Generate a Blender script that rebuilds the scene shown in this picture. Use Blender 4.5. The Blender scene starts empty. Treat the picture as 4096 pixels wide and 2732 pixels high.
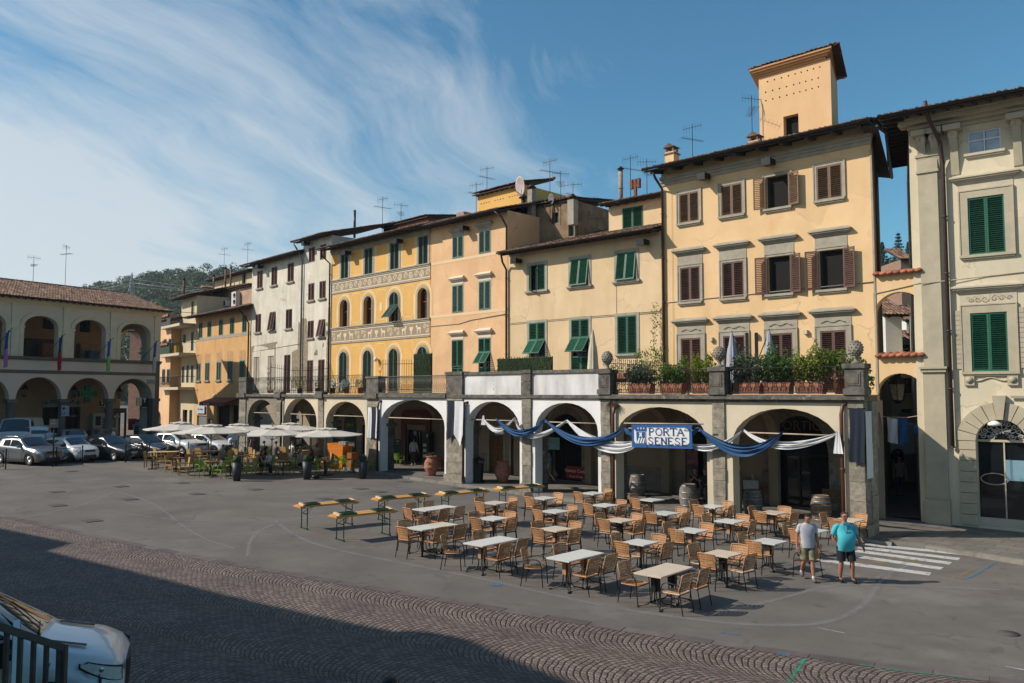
import bpy, math, random
import numpy as np
from mathutils import Vector, Matrix
random.seed(7)
D=bpy.data; SC=bpy.context.scene; COL=SC.collection
R=math.radians; pi=math.pi; MT=Matrix.Translation; MR=Matrix.Rotation; ru=random.uniform; mco=math.cos; msi=math.sin; rr0=random.random; mat2=math.atan2
# ------------------------------------------------------------ camera
FPX=3186.; VH=1572.; EYE=4.8
PITCH=math.atan((VH-1366)/FPX)
cd=D.cameras.new('camera'); cam=D.objects.new('camera',cd); COL.objects.link(cam)
cd.sensor_width=36; cd.lens=FPX*36/4096; cd.clip_end=4000; cd.clip_start=.1
cam.location=(0,0,EYE); cam.rotation_euler=(pi/2+PITCH,0,0); SC.camera=cam
SC.view_settings.view_transform='Standard'; SC.view_settings.look='None'
SC.view_settings.exposure=.42; SC.view_settings.gamma=1;
# ------------------------------------------------------------ sun and sky
SEL,SAZ=36,6       # elevation; shadows run towards +x turned 6 degrees away
su=Vector((-mco(R(SAZ))*mco(R(SEL)),-msi(R(SAZ))*mco(R(SEL)),msi(R(SEL))))
sl=D.lights.new('sun','SUN'); sl.energy=3.9; sl.angle=R(.53); sl.color=(1,.915,.80)
so=D.objects.new('sun',sl); COL.objects.link(so); so.rotation_euler=su.to_track_quat('Z','Y').to_euler(); so.location=(-40,-10,40)
W=D.worlds.new('World'); SC.world=W; W.use_nodes=True
def N(nt,t,**k):
 n=nt.nodes.new(t)
 for a,b in k.items():
  if a[0]=='_': n.inputs[int(a[1:])].default_value=b
  else: setattr(n,a,b)
 return n
def L(nt,a,b): nt.links.new(a,b)
def mathn(nt,op,a,b=None,c=None,clamp=False):
 n=nt.nodes.new('ShaderNodeMath'); n.operation=op; n.use_clamp=clamp
 for i,v in enumerate((a,b,c)):
  if v is None: continue
  if isinstance(v,(int,float)): n.inputs[i].default_value=v
  else: L(nt,v,n.inputs[i])
 return n.outputs[0]
def ramp(nt,f,p0,p1,c0=(0,0,0,1),c1=(1,1,1,1)):
 n=nt.nodes.new('ShaderNodeValToRGB'); e=n.color_ramp.elements
 e[0].position=p0;e[1].position=p1;e[0].color=c0;e[1].color=c1; L(nt,f,n.inputs[0]); return n.outputs[0]
def mixc(nt,f,a,b,bt='MIX'):
 n=nt.nodes.new('ShaderNodeMix'); n.data_type='RGBA'; n.blend_type=bt
 for i,v in ((0,f),(6,a),(7,b)):
  if isinstance(v,(int,float)): n.inputs[i].default_value=v
  elif isinstance(v,tuple): n.inputs[i].default_value=v if len(v)==4 else v+(1,)
  else: L(nt,v,n.inputs[i])
 return n.outputs[2]
nt=W.node_tree; bg=nt.nodes['Background']
sky=N(nt,'ShaderNodeTexSky',sky_type='NISHITA'); sky.sun_disc=False
sky.sun_elevation=R(SEL); sky.sun_rotation=mat2(su.x,su.y); sky.altitude=50; sky.air_density=1.15; sky.dust_density=.35; sky.ozone_density=3.0
tc=N(nt,'ShaderNodeTexCoord')
sep=N(nt,'ShaderNodeSeparateXYZ'); L(nt,tc.outputs['Generated'],sep.inputs[0])
zz=mathn(nt,'MAXIMUM',sep.outputs[2],0.0); zz=mathn(nt,'ADD',zz,.16)
cx=mathn(nt,'DIVIDE',sep.outputs[0],zz); cy=mathn(nt,'DIVIDE',sep.outputs[1],zz)
cmb=N(nt,'ShaderNodeCombineXYZ'); L(nt,cx,cmb.inputs[0]); L(nt,cy,cmb.inputs[1])
wp=N(nt,'ShaderNodeTexNoise'); wp.inputs['Scale'].default_value=.9; wp.inputs['Detail'].default_value=2; L(nt,cmb.outputs[0],wp.inputs[0])
wv=N(nt,'ShaderNodeVectorMath',operation='SCALE'); L(nt,wp.outputs['Color'],wv.inputs[0]); wv.inputs['Scale'].default_value=.9
wa=N(nt,'ShaderNodeVectorMath',operation='ADD'); L(nt,cmb.outputs[0],wa.inputs[0]); L(nt,wv.outputs[0],wa.inputs[1])
def streaks(rot,sx,sy,sc,det,loc):
 mp=N(nt,'ShaderNodeMapping',vector_type='POINT'); mp.inputs['Rotation'].default_value=(0,0,R(rot)); mp.inputs['Scale'].default_value=(sx,sy,1); mp.inputs['Location'].default_value=loc
 rt=N(nt,'ShaderNodeVectorRotate',rotation_type='Z_AXIS'); rt.inputs['Angle'].default_value=R(rot); L(nt,wa.outputs[0],rt.inputs['Vector']); mp.inputs['Rotation'].default_value=(0,0,0); L(nt,rt.outputs[0],mp.inputs[0])
 n=N(nt,'ShaderNodeTexNoise'); n.inputs['Scale'].default_value=sc; n.inputs['Detail'].default_value=det; n.inputs['Roughness'].default_value=.66; L(nt,mp.outputs[0],n.inputs[0]); return n.outputs[0]
s1=streaks(16,1.5,.34,1.5,10,(.4,.2,0)); s2=streaks(24,4.5,.8,1.6,8,(3,1,2)); s3=streaks(0,.5,.4,1.2,3,(5,4,0))
cov=mathn(nt,'MULTIPLY_ADD',sep.outputs[0],-.46,.02); cov=mathn(nt,'ADD',cov,mathn(nt,'MULTIPLY',sep.outputs[2],-.60))
dens=mathn(nt,'ADD',mathn(nt,'ADD',mathn(nt,'MULTIPLY',s1,.85),mathn(nt,'MULTIPLY',s2,.20)),mathn(nt,'MULTIPLY',s3,.60)); dens=mathn(nt,'ADD',dens,cov)
mask=ramp(nt,dens,.66,1.24)
low=mathn(nt,'SUBTRACT',.26,sep.outputs[2]); low=mathn(nt,'MULTIPLY',low,2.4,clamp=True); leftw=mathn(nt,'MULTIPLY_ADD',sep.outputs[0],-1.5,.55,clamp=True)
hz=mathn(nt,'MULTIPLY',mathn(nt,'MULTIPLY',low,leftw),mathn(nt,'MULTIPLY_ADD',s2,1.6,.05),clamp=True)
mask2=mathn(nt,'ADD',mathn(nt,'MULTIPLY',mask,.80),mathn(nt,'MULTIPLY',hz,.34),clamp=True)
skyc=mixc(nt,1.0,sky.outputs[0],(.44,.80,.86),'MULTIPLY')
fin=mixc(nt,mask2,skyc,(5.2,5.6,5.9))
L(nt,fin,bg.inputs[0]); bg.inputs[1].default_value=.10
# ------------------------------------------------------------ pixel <-> place helpers
cp_,sp_=mco(PITCH),msi(PITCH)
def ray(u,v):
 a=(u-2048)/FPX; b=-(v-1366)/FPX
 return Vector((a,cp_-b*sp_,sp_+b*cp_))
def cl(a,lo,hi): return max(lo,min(hi,a))
def gz(x,y): return -.015*cl(x,-45,30)+.006*cl(y,0,90)
def gp(u,v,h=0):
 r=ray(u,v); z=0
 for _ in range(8):
  k=(z+h-EYE)/r.z; z=gz(r.x*k,r.y*k)
 return Vector((r.x*k,r.y*k,z))
def at(u,v,Y):     # point seen at a pixel at depth Y
 r=ray(u,v); k=Y/r.y; return Vector((r.x*k,r.y*k,EYE+r.z*k))
class Fr:          # a facade frame: origin = right end; x to the right, y into the building, z up
 def __init__(s,o,vp,t=0):
  dx,dy=((vp-2048)/FPX,1.) if vp<2048 else (-(vp-2048)/FPX,-1.)
  l=math.hypot(dx,dy); dx/=l;dy/=l
  s.X=Vector((-dx,-dy,0)); s.Y=Vector((dy,-dx,0)); s.o=Vector((o[0],o[1],0))+s.Y*t
  s.rz=mat2(s.X.y,s.X.x)
  s.m=MT(s.o)@MR(s.rz,4,'Z')
 def px(s,u,v,t=0):
  r=ray(u,v); oo=s.o+s.Y*t; k=oo.dot(s.Y)/r.dot(s.Y); p=r*k; return (p-oo).dot(s.X),p.z+EYE
 def x(s,u,v=1400,t=0): return s.px(u,v,t)[0]
 def w(s,x,y=0,z=0): return s.m@Vector((x,y,z))
# ------------------------------------------------------------ mesh builder
class MB:
 def __init__(s): s.v=[];s.f=[];s.r=[];s.mi=[];s.sm=[]
 def add(s,vs,fs,rnd=None,mi=0,sm=False):
  n=len(s.v); s.v+=[tuple(v) for v in vs]
  for f in fs: s.f.append(tuple(i+n for i in f))
  s.r+=[rnd if rnd is not None else rr0()]*len(fs); s.mi+=[mi]*len(fs); s.sm+=[sm]*len(fs)
  return s
 def box(s,x0,x1,y0,y1,z0,z1,M=None,mi=0,rnd=None):
  vs=[Vector(p) for p in ((x0,y0,z0),(x1,y0,z0),(x1,y1,z0),(x0,y1,z0),(x0,y0,z1),(x1,y0,z1),(x1,y1,z1),(x0,y1,z1))]
  if M is not None: vs=[M@v for v in vs]
  return s.add(vs,[(0,3,2,1),(4,5,6,7),(0,1,5,4),(1,2,6,5),(2,3,7,6),(3,0,4,7)],rnd,mi)
 def prism(s,pts,h0,h1,ax='z',M=None,mi=0):   # polygon extruded along an axis; pts 2D
  n=len(pts)
  def P(a,b,h): return Vector((a,b,h)) if ax=='z' else (Vector((a,h,b)) if ax=='y' else Vector((h,a,b)))
  vs=[P(a,b,h0) for a,b in pts]+[P(a,b,h1) for a,b in pts]
  if M is not None: vs=[M@v for v in vs]
  return s.add(vs,[tuple(range(n))[::-1],tuple(range(n,2*n))]+[(i,(i+1)%n,n+(i+1)%n,n+i) for i in range(n)],mi=mi)
 def tube(s,pts,r,n=6,sm=True,mi=0,cap=True,M=None):
  pts=[Vector(p) for p in pts]; rs=r if isinstance(r,(list,tuple)) else [r]*len(pts)
  vs=[];up=None
  for i,p in enumerate(pts):
   d=(pts[min(i+1,len(pts)-1)]-pts[max(i-1,0)])
   d=d.normalized() if d.length>1e-9 else Vector((0,0,1))
   if up is None: up=Vector((0,0,1)) if abs(d.z)<.9 else Vector((1,0,0))
   a=d.cross(up).normalized(); b=a.cross(d); up=b
   for k in range(n):
    t=2*pi*k/n; vs.append(p+(a*mco(t)+b*msi(t))*rs[i])
  fs=[(i*n+k,i*n+(k+1)%n,(i+1)*n+(k+1)%n,(i+1)*n+k) for i in range(len(pts)-1) for k in range(n)]
  if cap: fs+=[tuple(range(n))[::-1],tuple(range((len(pts)-1)*n,len(pts)*n))]
  if M is not None: vs=[M@v for v in vs]
  return s.add(vs,fs,mi=mi,sm=sm)
 def lathe(s,prof,n=16,c=(0,0,0),M=None,mi=0,sm=True,sx=1,sy=1):
  vs=[];c=Vector(c)
  for r,z in prof:
   for k in range(n):
    t=2*pi*k/n; vs.append(c+Vector((r*mco(t)*sx,r*msi(t)*sy,z)))
  fs=[(i*n+k,i*n+(k+1)%n,(i+1)*n+(k+1)%n,(i+1)*n+k) for i in range(len(prof)-1) for k in range(n)]
  fs+=[tuple(range(n))[::-1],tuple(range((len(prof)-1)*n,len(prof)*n))]
  if M is not None: vs=[M@v for v in vs]
  return s.add(vs,fs,mi=mi,sm=sm)
 def ball(s,c,r,nu=10,nv=7,sc=(1,1,1),M=None,mi=0,jit=0):
  c=Vector(c);vs=[]
  for j in range(nv+1):
   ph=pi*j/nv
   for k in range(nu):
    t=2*pi*k/nu; q=r*(1+ru(-jit,jit))
    vs.append(c+Vector((q*msi(ph)*mco(t)*sc[0],q*msi(ph)*msi(t)*sc[1],q*mco(ph)*sc[2])))
  fs=[(j*nu+k,(j+1)*nu+k,(j+1)*nu+(k+1)%nu,j*nu+(k+1)%nu) for j in range(nv) for k in range(nu)]
  if M is not None: vs=[M@v for v in vs]
  return s.add(vs,fs,mi=mi,sm=True)
 def quad(s,a,b,c,d,mi=0,rnd=None): return s.add([a,b,c,d],[(0,1,2,3)],rnd,mi)
 def grid(s,rows,sm=True,mi=0,close=False):     # rows of points
  n=len(rows[0]);vs=[p for r in rows for p in r]; m=n if close else n-1
  fs=[(i*n+k,i*n+(k+1)%n,(i+1)*n+(k+1)%n,(i+1)*n+k) for i in range(len(rows)-1) for k in range(m)]
  return s.add(vs,fs,mi=mi,sm=sm)
 def build(s,name,mat,parent=None,M=None,**k):
  me=D.meshes.new(name); me.from_pydata(s.v,[],s.f)
  at_=me.attributes.new('rnd','FLOAT','FACE'); at_.data.foreach_set('value',np.array(s.r,dtype=np.float32))
  ms=mat if isinstance(mat,(list,tuple)) else [mat]
  for m in ms: me.materials.append(m)
  if len(ms)>1: me.polygons.foreach_set('material_index',s.mi)
  me.polygons.foreach_set('use_smooth',s.sm); me.update()
  o=D.objects.new(name,me); COL.objects.link(o)
  if parent: o.parent=parent
  if M is not None: o.matrix_local=M
  return tag(o,**k)
def tag(o,label=None,cat=None,group=None,kind=None):
 for a,b in (('label',label),('category',cat),('group',group),('kind',kind)):
  if b: o[a]=b
 return o
def thing(name,label,cat,loc=(0,0,0),rz=0,group=None,M=None,parent=None):
 o=D.objects.new(name,None); COL.objects.link(o); o.empty_display_size=.2
 if M is not None: o.matrix_world=M
 else: o.location=loc; o.rotation_euler=(0,0,rz)
 if parent: o.parent=parent
 return tag(o,label,cat,group)
def copytree(o,parent=None,top=True):
 c=o.copy(); COL.objects.link(c)
 if parent: c.parent=parent
 for ch in list(o.children): copytree(ch,c,False)
 return c
def place(o,loc,rz=0,label=None,group=None,slope=True):
 o.location=loc; o.rotation_euler=(0,0,rz)
 if label: o['label']=label
 if group: o['group']=group
 return o
# ------------------------------------------------------------ materials
def hexc(h,k=1.):
 c=[int(h[i:i+2],16)/255 for i in (0,2,4)]
 return tuple(k*(x/12.92 if x<=.04045 else ((x+.055)/1.055)**2.4) for x in c)
MC={}
def mat(name,c,rough=.75,var=.18,sc=4,bump=0,bs=40,metal=0,c2=None,rnd=0,spec=.4,streak=0,coat=0,emit=None,alpha=1,trans=0,stain=None,stsc=1.2,stlo=.6,detail=4,objr=0,crack=0):
 if name in MC: return MC[name]
 m=D.materials.new(name); m.use_nodes=True; t=m.node_tree; b=t.nodes['Principled BSDF']; MC[name]=m
 if isinstance(c,str): c=hexc(c)
 if isinstance(c2,str): c2=hexc(c2)
 a=tuple(x*(1-var) for x in c); d=c2 or tuple(min(1,x*(1+var)) for x in c)
 tc=N(t,'ShaderNodeTexCoord'); n=N(t,'ShaderNodeTexNoise'); n.inputs['Scale'].default_value=sc; n.inputs['Detail'].default_value=detail; n.inputs['Roughness'].default_value=.6
 L(t,tc.outputs['Object'],n.inputs[0]); f=ramp(t,n.outputs[0],.3,.7); col=mixc(t,f,a,d)
 if rnd:
  at_=N(t,'ShaderNodeAttribute',attribute_name='rnd'); k=mathn(t,'MULTIPLY_ADD',at_.outputs['Fac'],2*rnd,1-rnd)
  cc=N(t,'ShaderNodeCombineXYZ'); [L(t,k,cc.inputs[i]) for i in range(3)]
  col=mixc(t,1.,col,cc.outputs[0],'MULTIPLY')
 if objr:
  oi=N(t,'ShaderNodeObjectInfo'); k=mathn(t,'MULTIPLY_ADD',oi.outputs['Random'],2*objr,1-objr); cc=N(t,'ShaderNodeCombineXYZ'); [L(t,k,cc.inputs[i]) for i in range(3)]; col=mixc(t,1.,col,cc.outputs[0],'MULTIPLY')
 if crack:
  nd=N(t,'ShaderNodeTexNoise'); nd.inputs['Scale'].default_value=2.5; nd.inputs['Detail'].default_value=6; L(t,tc.outputs['Object'],nd.inputs[0]); vm=N(t,'ShaderNodeVectorMath',operation='MULTIPLY_ADD'); L(t,nd.outputs['Color'],vm.inputs[0]); vm.inputs[1].default_value=(.5,.5,.5); L(t,tc.outputs['Object'],vm.inputs[2])
  vo=N(t,'ShaderNodeTexVoronoi',feature='DISTANCE_TO_EDGE'); vo.inputs['Scale'].default_value=crack; L(t,vm.outputs[0],vo.inputs[0]); ce=N(t,'ShaderNodeTexVoronoi'); ce.inputs['Scale'].default_value=crack; L(t,vm.outputs[0],ce.inputs[0])
  k=ramp(t,vo.outputs['Distance'],.0,.012,(.72,.7,.68,1),(1,1,1,1)); col=mixc(t,ramp(t,n.outputs[0],.5,.6),col,mixc(t,1.,col,k,'MULTIPLY')); sx=N(t,'ShaderNodeSeparateColor'); L(t,ce.outputs['Color'],sx.inputs[0]); k=mathn(t,'MULTIPLY_ADD',sx.outputs[0],.12,.94); cc=N(t,'ShaderNodeCombineXYZ'); [L(t,k,cc.inputs[i]) for i in range(3)]; col=mixc(t,1.,col,cc.outputs[0],'MULTIPLY')
 if streak:
  mp=N(t,'ShaderNodeMapping'); mp.inputs['Scale'].default_value=(1.3,1.3,.3); L(t,tc.outputs['Object'],mp.inputs[0])
  n3=N(t,'ShaderNodeTexNoise'); n3.inputs['Scale'].default_value=1.3; n3.inputs['Detail'].default_value=6; L(t,mp.outputs[0],n3.inputs[0])
  k=ramp(t,n3.outputs[0],.40,.85,(1,1,1,1),(1-streak,1-streak,1-streak*.95,1)); col=mixc(t,1.,col,k,'MULTIPLY')
 if stain:
  n4=N(t,'ShaderNodeTexNoise'); n4.inputs['Scale'].default_value=stsc; n4.inputs['Detail'].default_value=8; n4.inputs['Roughness'].default_value=.65
  L(t,tc.outputs['Object'],n4.inputs[0]); k=ramp(t,n4.outputs[0],stlo,stlo+.08); col=mixc(t,k,col,hexc(stain) if isinstance(stain,str) else stain)
 L(t,col,b.inputs['Base Color']); b.inputs['Roughness'].default_value=rough; b.inputs['Metallic'].default_value=metal; b.inputs['Specular IOR Level'].default_value=spec
 if coat: b.inputs['Coat Weight'].default_value=coat; b.inputs['Coat Roughness'].default_value=.06
 if emit: b.inputs['Emission Color'].default_value=tuple(emit[:3])+(1,); b.inputs['Emission Strength'].default_value=emit[3]
 if trans: b.inputs['Transmission Weight'].default_value=trans
 if alpha<1: b.inputs['Alpha'].default_value=alpha
 if bump:
  n5=N(t,'ShaderNodeTexNoise'); n5.inputs['Scale'].default_value=bs; n5.inputs['Detail'].default_value=5; L(t,tc.outputs['Object'],n5.inputs[0])
  bm=N(t,'ShaderNodeBump'); bm.inputs['Strength'].default_value=bump; bm.inputs['Distance'].default_value=.03; L(t,n5.outputs[0],bm.inputs['Height']); L(t,bm.outputs[0],b.inputs['Normal'])
 return m
def leafmat(name,c,c2,tr=.35):
 m=mat(name,c,.55,.1,1.2,c2=c2,rnd=.45,spec=.3); b=m.node_tree.nodes['Principled BSDF']
 b.inputs['Subsurface Weight'].default_value=0
 t=m.node_tree; tl=N(t,'ShaderNodeBsdfTranslucent'); ms=N(t,'ShaderNodeMixShader'); ms.inputs[0].default_value=tr
 src=b.inputs['Base Color'].links[0].from_socket; L(t,src,tl.inputs[0]); out=t.nodes['Material Output']
 L(t,b.outputs[0],ms.inputs[1]); L(t,tl.outputs[0],ms.inputs[2]); L(t,ms.outputs[0],out.inputs[0]); return m
mStone=mat('grey_stone',(.20,.18,.15),.9,.3,5,.5,18,c2=(.31,.27,.21),stain=(.42,.32,.18),stsc=.9,stlo=.62,rnd=.2)
mStoneD=mat('dark_stone',(.085,.078,.068),.9,.35,4,.5,22,c2=(.17,.155,.13),stain=(.30,.27,.21),stsc=2.2,stlo=.62)
mTrim=mat('trim_stone',(.34,.305,.24),.85,.15,3,.15,30,streak=.2)
mTrimL=mat('trim_pale',(.52,.45,.34),.85,.1,3,.1,30,streak=.15)
mTile=mat('roof_tiles',(.19,.095,.06),.9,.3,9,.3,50,c2=(.27,.165,.11),rnd=.55,stain=(.09,.08,.065),stsc=3,stlo=.56)
mWood=mat('eave_wood',(.045,.032,.024),.8,.3,8)
mGut=mat('gutter_metal',(.045,.042,.04),.5,.2,8,metal=.6)
mPipe=mat('brown_pipe',(.07,.045,.038),.5,.2,8,metal=.3)
mDark=mat('dark_interior',(.006,.006,.006),.9,.1)  # black for sheets and discs: darkness of unlit rooms and holes put into colour
mGlass=mat('window_glass',(.012,.016,.02),.06,.2,2,spec=.8)
mGreen=mat('green_shutter',(.018,.105,.062),.5,.2,6,rnd=.12,objr=.2)
mGreenG=mat('greygreen_shutter',(.11,.185,.155),.55,.2,6,rnd=.12,objr=.15)
mDkGreen=mat('darkgreen_shutter',(.03,.07,.055),.5,.2,6,rnd=.12)
mRedB=mat('maroon_shutter',(.125,.062,.05),.55,.2,6,rnd=.12,objr=.25)
mBrown=mat('brown_shutter',(.16,.095,.055),.6,.25,6,rnd=.15)
mIron=mat('wrought_iron',(.02,.018,.017),.5,.3,20,metal=.5,stain=(.08,.03,.015),stsc=9,stlo=.62)
mTerra=mat('terracotta',(.30,.115,.065),.85,.2,6,.2,40,c2=(.38,.17,.11))
mBlack=mat('black_metal',(.012,.012,.013),.38,.1,metal=.3)
mChrome=mat('steel',(.5,.5,.5),.25,.05,metal=1)
mWhite=mat('white_paint',(.75,.75,.73),.5,.05)
mSoil=mat('soil',(.03,.02,.012),.95)
# ------------------------------------------------------------ architecture
def arcpts(x0,x1,z1,rise,n=14):
 xc=(x0+x1)/2;a=(x1-x0)/2
 return [(xc-a*mco(pi*i/n), z1-rise+rise*msi(pi*i/n)) for i in range(n+1)]
def wallholes(mb,x0,x1,z0,z1,holes,y=0,dep=.25,mi=0,rmi=None,M=None):
 rmi=mi if rmi is None else rmi
 T=(lambda p:p) if M is None else (lambda p:tuple(M@Vector(p)))
 xs=sorted({x0,x1}|{h[0] for h in holes}|{h[1] for h in holes}); zs=sorted({z0,z1}|{h[2] for h in holes}|{h[3] for h in holes})
 xs=[a for a in xs if x0<=a<=x1]; zs=[a for a in zs if z0<=a<=z1]
 for i in range(len(xs)-1):
  for j in range(len(zs)-1):
   cx=(xs[i]+xs[i+1])/2; cz=(zs[j]+zs[j+1])/2
   if any(h[0]<cx<h[1] and h[2]<cz<h[3] for h in holes): continue
   mb.add([T((xs[i],y,zs[j])),T((xs[i+1],y,zs[j])),T((xs[i+1],y,zs[j+1])),T((xs[i],y,zs[j+1]))],[(0,1,2,3)],.5,mi)
 for h in holes:
  a,b,c,d=h[:4]; rise=h[4] if len(h)>4 else 0
  if rise:
   P=arcpts(a,b,d,rise); n=len(P)//2
   mb.add([T((a,y,d))]+[T((p[0],y,p[1])) for p in P[:n+1]],[(0,i+1,i+2)[::-1] for i in range(n)],.5,mi)
   mb.add([T((b,y,d))]+[T((p[0],y,p[1])) for p in P[n:]],[(0,i+1,i+2)[::-1] for i in range(n)],.5,mi)
   out=[(a,c)]+P+[(b,c)]
  else: out=[(a,c),(a,d),(b,d),(b,c)]
  k=len(out)
  for i in range(k if c>z0+.01 else k-1):
   p,q=out[i],out[(i+1)%k]
   mb.add([T((p[0],y,p[1])),T((p[0],y+dep,p[1])),T((q[0],y+dep,q[1])),T((q[0],y,q[1]))],[(0,1,2,3)],.5,rmi)
LC={}
def leaf(w,h,m,sg=1,flap=0,ang=0,arch=0,parent=None,rz=0,loc=(0,0,0)):
 key=(round(w,2),round(h,2),m.name,sg,flap,ang,round(arch,2))
 if key not in LC:
  b=MB(); t=.03; F=h*flap
  def part(za,zb,M):
   st=.055
   def bx(xa,xb,z0,z1,y0=0,y1=t):
    if sg<0: xa,xb=-xb,-xa
    b.box(xa,xb,y0,y1,z0,z1,M)
   zt=zb if not arch else max(za+.1,h-arch)
   bx(0,st,za,zt); bx(w-st,w,za,zb if not arch else h-.01); bx(st,w-st,za,za+.06)
   if not arch: bx(st,w-st,zb-.06,zb)
   n=int((zb-za-.12)/.075)
   for i in range(n):
    z=za+.06+(i+.5)*(zb-za-.12)/n; xa=st
    if arch and z>h-arch: xa=max(0,w-math.sqrt(max(0,arch**2-(z-(h-arch))**2))*w/arch)
    if xa>w-st: continue
    c=(xa+w-st)/2; K=MT((sg*c,t/2,z))@MR(R(-42),4,'X')
    hw=(w-st-xa)/2; b.box(-hw,hw,-.038,.038,-.005,.005,K if M is None else M@K)
   if arch: # curved rim
    P=[(w-w*mco(a*pi/16),h-arch+arch*msi(a*pi/16)) for a in range(9)]
    b.tube([((sg*p[0]),t/2,p[1]) for p in P],.028,4,False,M=M)
  if flap:
   M=MT((0,0,F))@MR(R(-ang),4,'X')@MT((0,0,-F)); part(0,F,M)
   if F<h-.1: part(F,h,None)
  else: part(0,h,None)
  o=b.build('shutter',m); LC[key]=o.data; D.objects.remove(o)
 o=D.objects.new('shutter',LC[key]); COL.objects.link(o); o.parent=parent; o.location=loc; o.rotation_euler=(0,0,rz); return o
class Bld:
 def __init__(s,name,label,cat,fr,x0,x1,z0,z1,m,depth=6,group=None,y=0):
  s.fr=fr; s.root=thing(name,label,cat,M=fr.m@MT((0,y,0)),group=group); s.x0,s.x1,s.z0,s.z1=x0,x1,z0,z1; s.m=m; s.h=[]; s.d=depth
 def win(s,xc,z0,w,h,ms,shut='c',arch=0,fw=.13,fm=None,proud=.03,sill=True,lintel=None,sash=None,flap=0,ang=0,dark=False,rec=.16,sill_ext=.12,frieze=0,lm=None,eary=0):
  fm=fm or mTrim; hole=(xc-w/2,xc+w/2,z0,z0+h)+((arch,) if arch else ()); s.h.append(hole)
  b=MB()
  if fw:
   if arch:
    for k,(pw,pp) in enumerate(((fw,proud),(fw*.45,proud+.03))):
     P=[(xc-w/2,z0)]+arcpts(xc-w/2,xc+w/2,z0+h,arch)+[(xc+w/2,z0)]; Q=[(xc-w/2-pw,z0)]+arcpts(xc-w/2-pw,xc+w/2+pw,z0+h+pw,arch+pw)+[(xc+w/2+pw,z0)]
     for i in range(len(P)-1):
      a,c,d,e=P[i],P[i+1],Q[i+1],Q[i]
      b.add([(a[0],-pp,a[1]),(c[0],-pp,c[1]),(d[0],-pp,d[1]),(e[0],-pp,e[1]),(a[0],0,a[1]),(c[0],0,c[1]),(d[0],0,d[1]),(e[0],0,e[1])],[(0,3,2,1),(0,1,5,4),(2,3,7,6)])
   else:
    b.box(xc-w/2-fw,xc-w/2,-proud,.02,z0,z0+h+fw); b.box(xc+w/2,xc+w/2+fw,-proud,.02,z0,z0+h+fw); b.box(xc-w/2,xc+w/2,-proud,.02,z0+h,z0+h+fw)
    if eary:
     b.box(xc-w/2-fw,xc-w/2-fw+.045,-proud-.025,-proud,z0,z0+h+fw); b.box(xc+w/2+fw-.045,xc+w/2+fw,-proud-.025,-proud,z0,z0+h+fw); b.box(xc-w/2-fw+.045,xc+w/2+fw-.045,-proud-.025,-proud,z0+h+fw-.045,z0+h+fw)
  sm=sash or mWood; t=.05; y=rec+.02
  for xa,xb in ((xc-w/2,xc-w/2+t),(xc+w/2-t,xc+w/2))+(((xc-t/2,xc+t/2),) if not dark else ()): b.box(xa,xb,y-.05,y,z0,z0+h-arch*.5,mi=1)
  for zz in (z0,z0+h-t-arch*.5)+(() if dark else (z0+h*.55,)): b.box(xc-w/2+t,xc-t/2,y-.045,y,zz,zz+t,mi=1); b.box(xc+t/2,xc+w/2-t,y-.045,y,zz,zz+t,mi=1)
  if not(fw or sash): pass
  if dark: b.box(xc-w/2+t,xc-w/2+t+.04,y,y+.3,z0+.05,z0+h-.06,mi=1)
  o=b.build('window',[fm,sm],s.root)
  p=MB(); p.quad((xc-w/2-.01,y+.01,z0-.01),(xc+w/2+.01,y+.01,z0-.01),(xc+w/2+.01,y+.01,z0+h+.01),(xc-w/2-.01,y+.01,z0+h+.01)); p.build('pane',mDark if dark else mGlass,o)  # open windows get a black sheet for the unlit room instead of glass
  if sill: q=MB(); q.box(xc-w/2-sill_ext-fw*.7,xc+w/2+sill_ext+fw*.7,-.14,.02,z0-.1,z0-.004); q.box(xc-w/2-sill_ext-fw*.7+.04,xc+w/2+sill_ext+fw*.7-.04,-.09,.02,z0-.16,z0-.1); q.build('sill',fm,o)
  if lintel is not None:
   q=MB(); zb=z0+h+fw+frieze; e=lintel
   if frieze: q.box(xc-w/2-fw,xc+w/2+fw,-.022,.02,z0+h+fw+.002,zb)
   for k,(dx,dy,ha,hb) in enumerate(((.0,.06,0,.07),(.08,.12,.07,.13),(.16,.2,.13,.19),(.2,.25,.19,.24))):
    q.box(xc-w/2-fw-dx*e,xc+w/2+fw+dx*e,-dy,.02,zb+ha,zb+hb)
   q.add([(xc-w/2-fw,0.0,zb+.36),(xc+w/2+fw,0,zb+.36),(xc+w/2+fw+.2*e,-.24,zb+.242),(xc-w/2-fw-.2*e,-.24,zb+.242)],[(0,1,2,3)]) if e>0 else None
   q.build('lintel',lm or fm,o)
  if shut and ms:
   lw=w/2-.004; a=0
   if shut=='o': a=R(165)
   elif shut=='h': a=R(100)
   elif shut=='s': a=R(60)
   al=a; ar=a
   if shut=='l': al,ar=R(38),0
   yy=-.03 if shut in 'cl' else -.045-proud
   leaf(lw,h,ms,1,flap,ang,arch,o,-al,(xc-w/2,yy,z0)); leaf(lw,h,ms,-1,flap,ang,arch,o,ar,(xc+w/2,yy,z0))
  return o
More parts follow.
